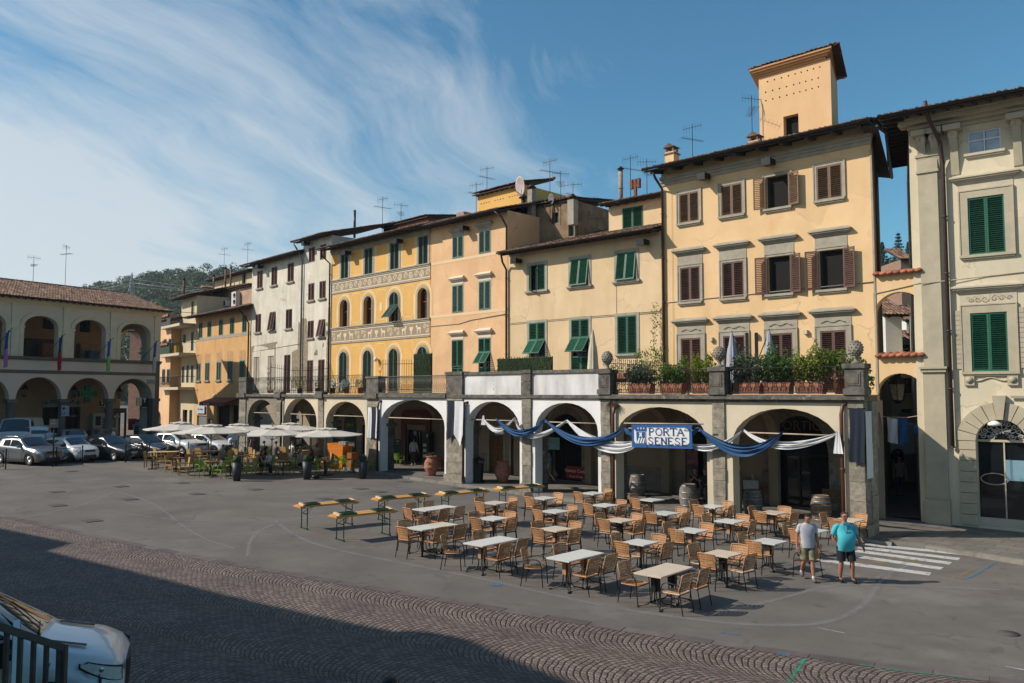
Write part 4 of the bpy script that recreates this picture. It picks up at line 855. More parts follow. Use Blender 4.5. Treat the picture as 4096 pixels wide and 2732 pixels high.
b=MB(); b.prism([(-.42,1.0),(-.2,1.0),(-1.1,PD),(-1.35,PD)],3.6,ZC); b.prism([(-.1,.3),(.04,.3),(-1.05,PD),(-1.3,PD)],4.69,4.735); b.build('end_wall',pIn,P1)
for i in range(3):
 a,c=pl[i]; a-=.06;c+=.06; b=MB(); b.box(a-.04,c+.04,-.2,.42,4.74,4.95); b.box(a,c,-.14,.36,4.95,5.62); b.box(a-.06,c+.06,-.2,.42,5.62,5.78); b.box(a+.1,c-.1,-.165,-.14,5.05,5.5)
 b.box(a+.16,c-.16,-.185,-.165,5.11,5.44,); o=b.build('pedestal',mStoneD,P1); finial(o,(a+c)/2,.1,5.78)
for i in range(2):
 xa=pl[i+1][1]+.1; xb=pl[i][0]-.1; b=MB(); railbars(b,xa,xb,.05,4.76,5.72,'x'); b.build('railing',mIron,P1)
zc1,zc0=FA.px(2250,1475)[1],FA.px(2250,1490)[1]
for i in (2,3):
 xa=pl[i+1][1]-.02; xb=pl[i][0]+.02; b=MB(); b.box(xa,xb,.0,.28,4.72,5.68); o=b.build('parapet',pParW,P1); b=MB(); b.box(xa-.2,xb+.2,-.08,.34,5.68,5.82); b.build('coping',mStoneD,o)
for i in (3,4):
 a,c=pl[i]; b=MB(); stonepier(b,a-.02,c+.02,-.12,.4,4.72,5.7); b.box(a-.06,c+.06,-.16,.42,5.7,5.86); b.build('parapet_pier',mStoneD,P1)
P2=thing('portico','left half of the arcaded portico, with iron railings and four narrower arches','portico',M=FL.m)
def qx(u,v=1700): return FL.x(u,v)
ql=[(qx(1470),qx(1513)),(qx(1274),qx(1295)),(qx(1108),qx(1128)),(qx(958),qx(984))]
rgt=0.0
tops=[(FL.px(1680,1599)[1],3.1,pArW),(FL.px(1387,1606)[1],2.95,pArc),(FL.px(1207,1592)[1],2.95,pArc),(FL.px(1055,1598)[1],3.0,mStone)]
for i,(a,c) in enumerate(ql):
 g=gfr(FL,a)+.1; b=MB(); stonepier(b,a,c,-.06,.42,g,ZC+.02); b.box(a-.07,c+.07,-.14,.46,g-.3,g+.35); o=b.build('pillar',mStone,P2)
 b=MB(); stonepier(b,a-.10,c+.14,.425,1.0,g,2.95); b.box(a-.2,c+.24,.39,1.1,2.95,3.12); b.box(a-.1,c+.1,.4,.98,3.12,ZC); b.build('pier_core',mStoneD,o)
 K=MT(((a+c)/2,1.0,0))@MR(pi/2,4,'Z'); b=MB(); wallholes(b,0,PD-1,-.2,ZC,[(.05,PD-1.25,-.2,4.15,1.15)],-.2,.4,M=K); wallholes(b,0,PD-1,-.2,ZC,[(.05,PD-1.25,-.2,4.15,1.15)],.2,.002,M=K); b.build('transverse_arch',pIn,P2)
ed=[rgt]+[p[0] for p in ql]; ed2=[p[1] for p in ql]
for i in range(4):
 arch_bay(P2,FL,ed2[i],ed[i],tops[i][1],tops[i][0],tops[i][2],gfr(FL,ed2[i]),ZC,.5,.22); tie(P2,ed2[i],ed[i],3.45)
xLL=ql[3][0]
b=MB(); b.box(xLL,0,0.02,PD,ZC,ZC+.16); b.build('ceiling',pIn,P2)
b=MB(); b.box(xLL-.1,-.02,-.16,.3,4.56,4.72);
for a,c in ql: b.box(a-.1,c+.1,-.24,-.16,4.5,4.8)
b.build('cornice',mStoneD,P2)
b=MB(); b.box(ql[0][0]-.05,-.1,-.08,.3,4.72,4.82); b.build('kerb',mStoneD,P2)
b=MB(); railbars(b,ql[0][1]+.1,-.1,.1,4.82,5.72,'b'); b.build('railing',mat('grey_iron',(.16,.15,.14),.5,.2,metal=.5),P2)
for a,c in (ql[0],ql[3]): b=MB(); b.box(a-.03,c+.1,-.1,.4,4.72,5.72 if a==ql[0][0] else 5.9); b.box(a-.08,c+.15,-.15,.45,5.62,5.74); b.build('parapet_pier',mStoneD,P2)
b=MB(); railbars(b,ql[3][1]+.15,ql[0][0]-.1,.05,4.74,5.85,'c'); b.build('railing',mIron,P2)
b=MB()
for a,c in ql[1:3]: b.box(a-.1,c+.1,-.2,.2,4.72,4.9)
b.build('cap_stone',mStoneD,P2)
mCop=mat('copper_pipe',(.12,.055,.04),.45,.2,6,metal=.3)
for fr,x,m_,root,zt in ((FA,pl[2][1]+.2,mCop,P1,4.2),(FA,pl[4][1]+.14,mCop,P1,4.3),(FA,pl[0][0]-.2,mCop,P1,4.4),(FL,ql[0][1]+.12,mCop,P2,4.3),(FL,ql[2][1]+.1,mGut,P2,4.4)):
 pipe(root,[(x+.2,.02,zt+.05),(x+.05,-.1,zt),(x,-.13,zt-.3),(x,-.13,gfr(fr,x)+.15)],.065,m_)
# ---------------- ground-floor walls with shops (inside the portico)
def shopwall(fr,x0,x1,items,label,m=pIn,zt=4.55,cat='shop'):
 t=thing('ground_floor_shop',label,cat,M=fr.m@MT((0,-.02,0))); holes=[]
 for it in items:
  k,ua,ub,vt=it[:4]; xa,xb=fr.x(ua,1800),fr.x(ub,1800); zt_=fr.px((ua+ub)/2,vt)[1]; g=gfr(fr,xa)+.12; rise=it[4] if len(it)>4 else 0
  holes.append((xa,xb,g,zt_)+((rise,) if rise else ()))
  b=MB(); b.quad((xa-.05,.5,g),(xb+.05,.5,g),(xb+.05,.5,zt_+.05),(xa-.05,.5,zt_+.05));
  if k=='wood':
   o=None; b=MB(); w=xb-xa
   for s_ in (0,1):
    X0=xa+s_*w/2+.01; X1=X0+w/2-.02; b.box(X0,X1,.2,.26,g,zt_-.35)
    for j in range(4): zz=g+.12+j*(zt_-.5-g)/4; b.box(X0+.08,X1-.08,.17,.2,zz,zz+(zt_-.5-g)/4-.12)
   b.box(xa,xb,.15,.28,zt_-.35,zt_-.25); b.build('door',mWoodD,t)
   b=MB(); b.box(xa-.12,xa,-.03,.1,g,zt_+.12); b.box(xb,xb+.12,-.03,.1,g,zt_+.12); b.box(xa,xb,-.03,.1,zt_,zt_+.12); b.build('door_surround',mTrim,t)
  elif k=='board': b=MB(); b.box(xa,xb,.02,.06,g,zt_); [b.box(xa+(xb-xa)*q-.008,xa+(xb-xa)*q+.008,.012,.02,g,zt_) for q in (.33,.66)]; b.build('white_boarding',mat('white_boarding',(.42,.40,.38),.8,.08),t)
  elif k=='lattice':
   b.build('dark_opening',mDark,t); b=MB(); n=14; w=xb-xa; h=zt_-g
   for q in range(-n,n*2):
    for sg in (1,-1):
     pts=[]
     xs=xa+q*w/n*1.5; z0=g;
     x1_=xs+sg*h*.55
     a_=max(0,min(1,((xa if sg>0 else xb)-xs)/(x1_-xs))); c_=max(0,min(1,((xb if sg>0 else xa)-xs)/(x1_-xs)))
     if c_-a_>.02: b.tube([(xs+(x1_-xs)*a_,.12,g+h*a_),(xs+(x1_-xs)*c_,.12,g+h*c_)],.012,4,False)
   b.build('security_grille',mTrimL,t)
  elif k=='roll': b=MB(); [b.box(xa,xb,.15,.2,g+q*.12,g+q*.12+.1) for q in range(int((zt_-g)/.12))]; b.build('roller_shutter',mat('roller_grey',(.25,.24,.23)),t)
  else:
   b.build('shop_interior',mDark,t); b=MB(); w=xb-xa; n=max(1,round(w/1.0))
   for q in range(n+1): X=xa+.03+(w-.06)*q/n; b.box(X-.03,X+.03,.1,.16,g,zt_-(rise or 0))
   b.box(xa,xb,.1,.16,zt_-(rise or 0)-.06,zt_-(rise or 0)); b.box(xa,xb,.1,.16,g,g+.1); b.build('shop_frame',mBlack,t)
   b=MB(); b.quad((xa,.17,g),(xb,.17,g),(xb,.17,zt_),(xa,.17,zt_)); b.build('glazing',mat('shop_glass',(.02,.025,.03),.05,.1,1,alpha=.45,spec=.8),t)
  if len(it)>5 and it[5]:
   b=MB(); P=arcpts(xa-.01,xb+.01,zt_+.01,rise+.01,12); Q=arcpts(xa-.32,xb+.32,zt_+.32,rise+.32,12)
   for i in range(12): b.add([(P[i][0],-.04,P[i][1]),(P[i+1][0],-.04,P[i+1][1]),(Q[i+1][0],-.04,Q[i+1][1]),(Q[i][0],-.04,Q[i][1])],[(0,1,2,3)])
   z=g
   for X0,X1 in ((xa-.32,xa-.01),(xb+.01,xb+.32)):
    stonepier(b,X0,X1,-.04,.02,g,zt_-rise,.3,.5,.006)
   b.build('stone_surround',mStone,t)
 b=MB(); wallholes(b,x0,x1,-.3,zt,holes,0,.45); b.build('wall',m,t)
 xs=sorted([(h[0],h[1]) for h in holes]); cur=x0
 for a,c in xs+[(x1,x1)]:
  if a-cur>.1: g=gfr(fr,cur); b=MB(); b.box(cur+.01,a-.01 if a<x1 else a,-.012,.0,g,g+1.15); b.build('dado',mat('dado_grey',(.20,.185,.155),.9,.2,3),t)
  cur=max(cur,c)
 return t
S1=shopwall(F2,x2,0,[('glass',3078,3315,1662,1.6,1),('board',2484,2640,1730),('glass',2742,2833,1705,.5)],'dark arched cafe front under the two rightmost portico arches')
text("CAFFE'",.36,mat('faint_letter',(.16,.08,.05)),S1,MT((F2.x(3196,1700),.08,3.95)));text('PORTICI',.55,mat('faint_letter',(.16,.08,.05)),S1,MT((F2.x(3196,1725),.08,3.45)))
text('TOP',.5,mat('red_letter',(.2,.03,.02)),S1,MT((F2.x(2800,1710),-.03,3.75)))
S2=shopwall(F3,x3,0,[('glass',2197,2328,1655,.9,1),('wood',2045,2092,1738)],'stone-arched kitchen showroom front with double glass door under the white portico')
S3=shopwall(F4,x4,0,[('wood',1958,2016,1722),('lattice',1898,1922,1700),('glass',1605,1712,1700)],'portico wall with panelled wooden doors behind the litter bin')
S4=shopwall(F5,x5,0,[('glass',1628,1700,1720),('glass',1553,1580,1676,.5),('glass',1447,1470,1700),('glass',1375,1425,1653,.8),('glass',1335,1366,1660,.7)],'red-fronted cafe and tap room wall at the middle of the portico')
S5=shopwall(F6,x6-6.5,0,[('lattice',1240,1278,1645),('roll',1165,1200,1650)],'left portico wall with diamond security grille')
def plate(fr,u,v,w,h,m,name,label,cat,y=-.08,txt=None,tc=None,ts=.2,th=.04,root=None):
 x,z=fr.px(u,v,y); t=thing(name,label,cat,M=fr.m@MT((x,y,z)))
 b=MB(); b.box(-w/2,w/2,-th/2,th/2,-h/2,h/2); b.build('panel',m,t)
 if txt:
  for i,(s,yy,sz) in enumerate(txt): text(s,sz,tc,t,MT((0,-th/2-.004,yy)))
 return t
plate(F3,2306,1891,1.3,.62,mat('poster_red',(.30,.02,.03),.6,.1),'window_poster','red advertising panel low in the glass door of the stone-arched shop','poster',-.05,[('Veneto Cucine',.08,.24),('Punto di Vista',-.2,.15)],mWhite)
plate(F3,2217,1774,.72,.62,mat('poster_yellowblue',(.2,.36,.36),.6,.25,3),'window_poster','pale blue and yellow notice on the stone-arched shop door','poster',-.05)
plate(F2,2770,1838,.55,.85,mat('poster_blue',(.05,.10,.25),.6,.6,4,c2=(.35,.12,.08)),'window_poster','upper blue and orange poster on the doorway behind the second portico arch','poster',-.08)
plate(F2,2770,1895,.55,.85,mat('poster_grey',(.30,.30,.28),.6,.5,5,c2=(.05,.05,.06)),'window_poster','lower pale poster of a figure on the doorway behind the second portico arch','poster',-.08)
t=thing('shop_sign','dark red carved wood cafe surround with GURA lettering','sign',M=F4.m@MT((F5.o-F4.o).length*Vector((0,0,0)))) if 0 else thing('shop_sign','dark red carved wood cafe surround with GURA lettering','sign',M=F5.m@MT((F5.x(1664,1700,-.1),-.1,0)))
g=gfr(F5,-2)+.12; zt_=F5.px(1660,1640,-.1)[1]; mRedW=mat('red_wood',(.13,.022,.012),.6,.2,5)
b=MB(); w=F5.x(1723,1650)-F5.x(1607,1650); b.box(-w/2,-w/2+.45,-.05,.05,g,zt_-.9); b.box(w/2-.45,w/2,-.05,.05,g,zt_-.9); b.prism([(-w/2,zt_-.9),(w/2,zt_-.9),(w/2,zt_-.25),(w/2-.3,zt_),(-w/2+.3,zt_),(-w/2,zt_-.25)],-.05,.05,'y'); b.build('surround',mRedW,t)
text('GURA',.42,mat('dull_gold',(.30,.17,.06)),t,MT((0,-.06,zt_-.4))); text('SPECIALITA GASTRONOMICHE',.15,mat('dull_gold',(.30,.17,.06)),t,MT((0,-.06,zt_-.72)))
plate(F5,1348,1735,.9,1.1,mat('sign_black',(.012,.016,.014),.6,.1),'shop_sign','black tap room sign with beer glass emblem','sign',-.05,[('TAP',.02,.3),('ROOM',-.3,.3)],mWhite,root=1)
t=plate(F5,1348,1800,.8,1.5,mat('sign_black',(.012,.016,.014),.6,.1),'shop_sign','black door panel with a yellow 22 badge','sign',-.05); b=MB(); b.prism([(-.3,.35),(.3,.35),(.32,-.1),(0,-.42),(-.32,-.1)],-.035,-.022,'y'); b.build('badge',mat('badge_dark',(.02,.03,.02)),t); text('22',.55,mat('badge_yellow',(.6,.38,.03)),t,MT((0,-.045,0)),bold=True)
t=plate(F5,1400,1760,1.35,3.0,mat('mural_blue',(.01,.06,.12),.7,.3,2,c2=(.03,.09,.05)),'painted_door_panel','blue and green painted mural panel in the second arched doorway','mural',-.03)
text('BIRRA',.3,mat('badge_yellow',(.6,.38,.03)),t,MT((0,-.03,1.0)))
plate(F5,1458,1683,.9,.3,mat('plaque_stone',(.3,.26,.2)),'shop_sign','stone name plate above the dark doorway right of the mural','sign',-.05,[('PAR',0,.22)],mBlack)
# ---------------- alley bridge between the tall yellow house and the palazzo
FP=Fr((15.34,29.46),-2050)
xw=F2.x(3712,1600)
t=thing('alley_archway','yellow wall with two stacked arches bridging the alley','archway',M=F2.m)
a1=(F2.x(3497,1300),F2.x(3706,1300)); a2=(F2.x(3505,1600),F2.x(3706,1600))
zA=F2.px(3600,1088)[1]; z1t=F2.px(3605,1166)[1]; z1b=F2.px(3605,1420)[1]; z2t=F2.px(3607,1493)[1]
xr_=xw+.0
b=MB(); wallholes(b,0.0,xr_,-.2,zA,[(a1[0],a1[1]-.02,z1b,z1t,(a1[1]-a1[0])/2*.92),(a2[0],a2[1]-.02,-.2,z2t,(a2[1]-a2[0])/2*.95)],0,.35); wallholes(b,0.0,xr_,-.2,zA,[(a1[0],a1[1]-.02,z1b,z1t,(a1[1]-a1[0])/2*.92),(a2[0],a2[1]-.02,-.2,z2t,(a2[1]-a2[0])/2*.95)],.35,.002); b.add([(0,0,zA),(xr_,0,zA),(xr_,.35,zA),(0,.35,zA)],[(0,1,2,3)])
b.build('wall',pY2,t)
for zz,n in ((zA,0),(z1b,1)):
 b=MB(); k=7; w=(xr_)/k
 for i in range(k): b.lathe([(.16,-.3),(.13,.3)],8,M=MT(((i+.5)*w,.05,zz+.02))@MR(R(98),4,'X'),sx=1,sy=.6)
 b.box(-.02,xr_+.02,-.12,.42,zz-.04,zz+.01)
 b.build('coping_tiles',mat('new_tiles',(.36,.13,.07),.85,.25,6,rnd=.3),t)
b=MB(); b.tube([(0,-.03,zA-.75),(1,-.03,zA-.6),(xr_+.2,-.03,zA-.45)],.02,4); b.build('cable',mTrim,t)
b=MB()
nA=F2.Y
def lw(fr,x,y,z): return tuple(fr.w(x,y,z))
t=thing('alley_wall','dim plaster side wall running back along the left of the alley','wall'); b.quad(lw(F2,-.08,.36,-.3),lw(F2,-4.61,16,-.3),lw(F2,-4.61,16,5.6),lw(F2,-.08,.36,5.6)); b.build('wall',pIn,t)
b=MB(); tiles(b,-6.4,-.2,0,0,.8,.2);
t=thing('side_eaves','dark overhanging side eaves of the tall yellow house above the alley','eaves',M=F2.m)
def sk(b,k): b.v=[(v[0]+k*max(0,v[1]),v[1],v[2]) for v in b.v]; return b
b=MB(); b.prism([(0,15.0),(.55,14.85),(.55,14.95),(0,15.12)],-.8,7,'y'); sk(b,-.29).build('boarding',mWood,t)
b=MB(); b.tube([(.6,-1.0,14.87),(.6,0,14.87),(.6,7,14.87)],.075,6); sk(b,-.29).build('gutter',mGut,t)
b=MB(); b.tube([(.1,.2,14.9),(.1,.2,9)],.05,6); b.build('downpipe',mBlack,t)
# ---------------- palazzo on the right
H=Bld('palazzo','pale cream corner palazzo with stone pilaster and dark green shutters','palazzo',FP,-.35,15,-.2,15.08,pB1,10)
ze_=H.z1
wx=[(3873,4022,794,1017),(3883,4035,1251,1483)]
def xy(u,v): return FP.px(u,v)
c=cx_(FP,3874,4020,905); w_=c[1]; zt_,zb_=zr(FP,[(3948,785,1015)])
H.win(c[0],zb_,w_,zt_-zb_,mGreen,'c',fw=.3,fm=pB1t,proud=.07,eary=1,lintel=1.2,frieze=.25,lm=mTrimL,sill_ext=.1)
zt2_,zb2_=zr(FP,[(3958,1250,1485)]); c2_=cx_(FP,3884,4034,1370); o=H.win(c2_[0],zb2_,w_,zt2_-zb2_,mGreen,'c',fw=.32,fm=pB1t,proud=.07,eary=1,lintel=1.2,frieze=.4,lm=mTrimL,sill_ext=.1)
b=MB();
for k in range(12):
 z=zb2_+.1+k*(zt2_-zb2_)/12
 for sg in (-1,1): b.box(c2_[0]+sg*(w_/2+.42)-.09,c2_[0]+sg*(w_/2+.42)+.09,-.05,0,z,z+.2)
for sg in (-1,1):
 for q in range(3): spiral(b,c2_[0]+sg*(.15+q*.22),zt2_+.55,.13-.02*q,0,1.2,.035,sg)
for sg in (-1,1): b.box(c2_[0]+sg*(w_/2+.1)-.16,c2_[0]+sg*(w_/2+.1)+.16,-.1,0,zb2_-.5,zb2_-.17); b.lathe([(.12,-.02),(.12,.03)],10,M=MT((c2_[0]+sg*(w_/2+.1),-.11,zb2_-.3))@MR(pi/2,4,'X'))
b.tube([(c2_[0]-.8+q*.1,-.03,zb2_-.22-.12*msi(q*pi/16*2)**2) for q in range(17)],.03,5)
for v in list(range(len(b.v))):
 if abs(b.v[v][1]+.018)<1e-6: b.v[v]=(b.v[v][0],-.09,b.v[v][2])
b.build('carving',pB1t,o)
c3_=cx_(FP,3870,4004,565); zt3,zb3=zr(FP,[(3937,518,607)]); mWf=mat('white_frame',(.6,.62,.65),.4,.05)
o=H.win(c3_[0],zb3,c3_[1],zt3-zb3,None,None,fw=.0,sash=mWf,sill=True,fm=mTrimL,rec=.08)
b=MB(); b.box(c3_[0]-c3_[1]/2+.05,c3_[0]-.04,.105,.11,zb3,zt3); b.box(c3_[0]+.04,c3_[0]+c3_[1]/2-.05,.105,.11,zb3,zt3); b.build('curtain',mat('curtain_blue',(.32,.42,.5),.4,.2,3),o)
ds=FP.x(3911,1900); dc=FP.x(4010,1900); dw=(dc-ds)*2; dt=FP.px(4003,1680)[1]; gp_=.12
H.h.append((ds,ds+dw,gp_,dt,dw/2))
H.finish(.35)
sp=dt-dw/2
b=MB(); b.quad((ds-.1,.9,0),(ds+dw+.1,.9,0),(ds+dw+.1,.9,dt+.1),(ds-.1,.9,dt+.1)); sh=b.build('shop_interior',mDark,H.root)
b=MB(); b.quad((ds,.3,0),(ds+dw,.3,0),(ds+dw,.3,dt),(ds,.3,dt)); b.build('glazing',mat('shop_glass',(.02,.025,.03),.05,.1,1,alpha=.45,spec=.8),H.root)
b=MB(); b.box(ds+.02,ds+dw-.02,.22,.3,sp-.03,sp+.05); b.box(ds,ds+dw,.2,.32,gp_,gp_+.28); b.box(ds+dw*.52,ds+dw*.55,.24,.28,gp_,sp); b.build('shop_frame',mTrimL,H.root)
b=MB()
for ring,n in ((.78,9),(.42,6)):
 for k in range(n):
  a=pi*(k+.5)/n; rr=dw/2*ring; spiral(b,ds+dw/2+rr*mco(a),sp+.08+rr*msi(a)*.95,dw/2*.16,0,1.5,.03,1 if k%2 else -1,a)
  b.tube([(ds+dw/2+rr*.5*mco(a),0,sp+.1+rr*.5*msi(a)),(ds+dw/2+rr*1.15*mco(a),0,sp+.1+rr*1.15*msi(a))],.015,4)
for v in range(len(b.v)): b.v[v]=(b.v[v][0],b.v[v][1]+.26,b.v[v][2])
b.build('fanlight_grille',mat('iron_pale',(.45,.45,.44),.5,.1),H.root)
b=MB(); n=11
for k in range(n):
 a0=pi*k/n+.012; a1_=pi*(k+1)/n-.012; r0=dw/2+.02; r1=dw/2+.62+(.25 if k==n//2 else 0); cxx=ds+dw/2; pr=.1 if k!=n//2 else .22
 b.prism([(cxx+r0*mco(a0),sp+r0*msi(a0)),(cxx+r1*mco(a0),sp+r1*msi(a0)),(cxx+r1*mco(a1_),sp+r1*msi(a1_)),(cxx+r0*mco(a1_),sp+r0*msi(a1_))],-pr,.02,'y')
z=gp_; k=0
while z<sp-.05:
 h=min(.38,sp-z);
 for X0,X1 in ((ds-.55,ds-.02),(ds+dw+.02,ds+dw+.55)): b.box(X0,X1,-.09,.02,z+.012,z+h-.012)
 z+=h
b.build('stone_surround',pB1t,H.root)
t=thing('shop_lamp','small white lamp under the keystone of the palazzo shop arch','lamp',M=FP.m@MT((ds+dw/2-.15,-.25,dt-.12))); b=MB(); b.lathe([(.05,.1),(.2,.02),(.22,-.06),(.02,-.08)],12); b.build('shade',mWhite,t)
plate(FP,4072,1883,.75,.72,mat('screen_glow',(.3,.5,.6),.5,.1,3,emit=(.35,.6,.7,.35)),'shop_screen','glowing pale blue screen inside the palazzo shop window','screen',.45,)
b=MB(); b.tube([(FP.x(3974,1919)+.42*mco(a*pi/12),.285,FP.px(3974,1919)[1]+.2*msi(a*pi/12)) for a in range(25)],.018,4,cap=False); b.build('oval_logo',mTrimL,H.root)
pa=FP.x(3700,1500); pb=FP.x(3782,1500); b=MB(); zc_=FP.px(3740,1478)[1]; zk=FP.px(3740,1380)[1]
b.box(pa-.04,pb,-.18,.02,.1,zc_-.1); b.box(pa-.1,pb+.04,-.26,.02,.05,.95); b.box(pa-.1,pb+.06,-.26,.02,zc_-.1,zc_+.02); b.box(pa-.14,pb+.1,-.32,.02,zc_+.02,zc_+.1); b.box(pa,pb-.02,-.14,.02,zc_+.1,11.0);
zq=FP.px(3740,690)[1]; b.box(pa-.05,pb+.03,-.2,.02,zq,zq+.08); b.box(pa-.02,pb,-.17,.02,zq+.08,zq+.6); b.box(pa-.06,pb+.05,-.22,.02,zq+.6,zq+.7); b.box(pa,pb-.02,-.14,.02,11.0,zq); b.box(pa,pb-.02,-.14,.02,zq+.7,ze_)
b.build('pilaster',pB1t,H.root)
b=MB();
for xx in (pa+.18,pa+.62,c3_[0]-c3_[1]/2-.42,c3_[0]+c3_[1]/2+.5,c3_[0]+c3_[1]/2+3.2,c3_[0]+c3_[1]/2+5.2):
 zt4=ze_-.75
 for dx in (-.09,.09): b.lathe([(.13,-.075),(.13,.075)],10,M=MT((xx+dx,-.32,zt4-.12))@MR(pi/2,4,'Y'));
 b.prism([(0,zt4),(-.45,zt4),(-.4,zt4-.25),(-.22,zt4-.6),(-.12,zt4-1.1),(-.04,zt4-1.55),(0,zt4-1.6)],xx-.13,xx+.13,'x'); b.box(xx-.28,xx+.28,-.62,0,zt4,zt4+.2)
for k,(pr,h0,h1) in enumerate(((.1,-.75+.2,-.42),(.3,-.42,-.3),(.6,-.3,-.12),(.72,-.12,0))): b.box(-.35 if k<2 else -.6,15,-pr,.01,ze_+h0,ze_+h1-.002)
b.build('cornice',pB1t,H.root)
b=MB();
for zz in (8.9,): b.tube([(pa,-.2,zz-.05),(2,-.03,zz+.05),(8,-.03,zz+.3)],.02,4)
b.build('cable',mTrim,H.root)
roof(H.root,-.35,15,ze_+.05,over=1.35,depth=7,pitch=15,hang=.75,raf=.45)
xp=FP.x(3795,1300,-.1); pipe(H.root,[(xp-.3,-1.4,ze_+.2),(xp-.28,-1.0,ze_-.3),(xp-.03,-.42,ze_-1.1),(xp,-.16,ze_-1.9),(xp,-.16,FP.px(3803,1790)[1])],.07)
t=thing('side_eaves','dark tiled side eaves of the palazzo hanging over the alley','eaves',M=FP.m)
skew(H.root,-.21,20,-4)
b=MB(); b.prism([(-.4,ze_+.1),(-1.05,ze_-.05),(-1.05,ze_+.05),(-.4,ze_+.2)],-1.0,6.0,'y');
for k in range(14): b.box(-1.1,-.35,-.8+k*.5,-.7+k*.5,ze_-.16,ze_-.02)
sk(b,-.21).build('boarding',mWood,t); b=MB(); b.tube([(-1.1,-1.2,ze_+.04),(-1.1,0,ze_+.04),(-1.1,6.0,ze_+.04)],.08,6); sk(b,-.21).build('gutter',mGut,t)
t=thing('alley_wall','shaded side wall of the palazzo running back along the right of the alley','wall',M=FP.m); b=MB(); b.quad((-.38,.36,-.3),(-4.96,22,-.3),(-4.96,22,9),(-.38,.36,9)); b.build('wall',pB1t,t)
plate(FP,4090,1588,.7,.08,mTrim,'wall_bracket','short dark ledge fixed to the palazzo wall at the right edge','bracket',-.1)
def lantern(name,label,M,s=1,arm=True,group=None):
 t=thing(name,label,'lantern',M=M,group=group); b=MB();
 b.lathe([(.17*s,.0),(.27*s,.5*s)],6,sm=False); b.build('glass_pane',mat('lantern_glass',(.30,.28,.24),.2,.2,3,alpha=.55),t)
 b=MB(); b.lathe([(.3*s,.5*s),(.3*s,.53*s),(.12*s,.72*s),(.1*s,.76*s),(.14*s,.78*s),(.03*s,.9*s),(.03*s,.98*s)],6,sm=False); b.lathe([(.05*s,-.12*s),(.19*s,-.02*s),(.19*s,0)],6,sm=False)
 for k in range(6): a=2*pi*k/6; b.tube([(.17*s*mco(a),.17*s*msi(a),0),(.27*s*mco(a),.27*s*msi(a),.5*s)],.013*s,4)
 b.build('frame',mBlack,t)
 if arm: b=MB(); b.tube([(0,0,.95*s),(0,0,1.5*s)],.02,5); b.build('hanger',mBlack,t)
 return t
p=at(3592,1600,31.5); t=lantern('street_lantern','large black wall lantern hanging in the lower alley arch',MT(p),1.25)
b=MB(); b.tube([(0,0,1.45),(-1.2,0,1.45),(-1.2,0,.6)],.03,5); b.build('bracket',mBlack,t)
def simplehouse(label,u0,u1,Y,vt,m,win=[],roofm=True,depth=6,rz=0,over=.4,g=-.5,name='alley_house'):
 a=at(u0,vt,Y); c=at(u1,vt,Y); fr=Fr((c.x,c.y),-200000) ; w=c.x-a.x
 H=Bld(name,label,'house',fr,-w,0,g,c.z,m,depth)
 for (ua,va,ub,vb,ms) in win:
  x0_,z1_=fr.px(ua,va); x1_,z0_=fr.px(ub,vb); H.win((x0_+x1_)/2,z0_,x1_-x0_,z1_-z0_,ms,'c' if ms else None,fw=.0,rec=.1)
 H.finish();
 if roofm: roof(H.root,-w,0,c.z,over=over,depth=depth*.6,pitch=24,hang=.3,raf=.6,gut=False)
 return H
simplehouse('white gabled house with new orange tiles seen through the upper alley arch',3541,3606,46,1262,mat('plaster_white',(.62,.62,.60),.9,.05),depth=5)
simplehouse('lower white house with dark tiled roof right of the gabled one through the arch',3600,3720,48,1385,mat('plaster_white',(.62,.62,.60),.9,.05),[(3618,1400,3642,1420,mRedB)],depth=3)
simplehouse('small white house with brick-red roof tiles seen beyond the upper alley arch',3626,3700,56,1283,mat('plaster_white',(.62,.62,.60),.9,.05),depth=4)
simplehouse('brick bell turret with stone corners glimpsed between the houses above the alley',3603,3640,70,1038,mat('brick_tower',(.26,.13,.09),.9,.3,6,c2=(.34,.24,.17)),depth=4,over=.6)
simplehouse('beige house with green and red shutters closing the lower alley',3530,3720,44,1478,pCream,[(3545,1500,3579,1568,mGreen),(3609,1512,3645,1572,mRedB),(3604,1636,3648,1652,None)],roofm=False,depth=2)
t=thing('van','white van parked across the far end of the alley','van',M=MT(at(3650,1768,42)+Vector((0,0,-.95)))); b=MB(); b.prism([(-2,.4),(2,.4),(2.1,.9),(1.9,1.5),(1.2,1.9),(-2,1.95)],-.8,.8,'y'); b.build('body',mWhite,t); b=MB(); b.prism([(1.0,1.2),(1.75,1.2),(1.5,1.65),(1.0,1.75)],-.82,-.8,'y'); b.build('window',mGlass,t)
for x in (-1.2,1.3): b=MB(); b.lathe([(.33,-.1),(.33,.1)],16,M=MT((x,-.75,.33))@MR(pi/2,4,'X')); b.build('wheel',mBlack,t)
p=at(3690,1722,30.5); t=thing('road_sign','round blue pedestrian sign with small plates at the alley mouth','road sign',M=MT(p)@MR(R(-20),4,'Z'))
b=MB(); b.lathe([(.3,-.01),(.3,.01)],24,M=MR(pi/2,4,'X')); b.build('disc',mat('sign_blue',(.03,.13,.35),.5,.05),t); b=MB(); b.ball((0,-.02,.13),.045,8,5,(1,.2,1)); b.prism([(-.05,.08),(.05,.08),(.09,-.06),(.03,-.06),(.07,-.2),(.02,-.2),(0,-.1),(-.03,-.2),(-.07,-.2),(-.03,-.06),(-.09,-.06)],-.02,-.012,'y'); b.build('pictogram',mWhite,t)
b=MB(); b.tube([(0,.03,.35),(0,.03,-2.6)],.03,6); b.build('post',mGut,t); b=MB(); b.box(-.05,.4,-.01,.01,-.9,-.32); b.box(.05,.3,-.01,.01,-1.9,-1.2); b.build('plate',mTrimL,t)
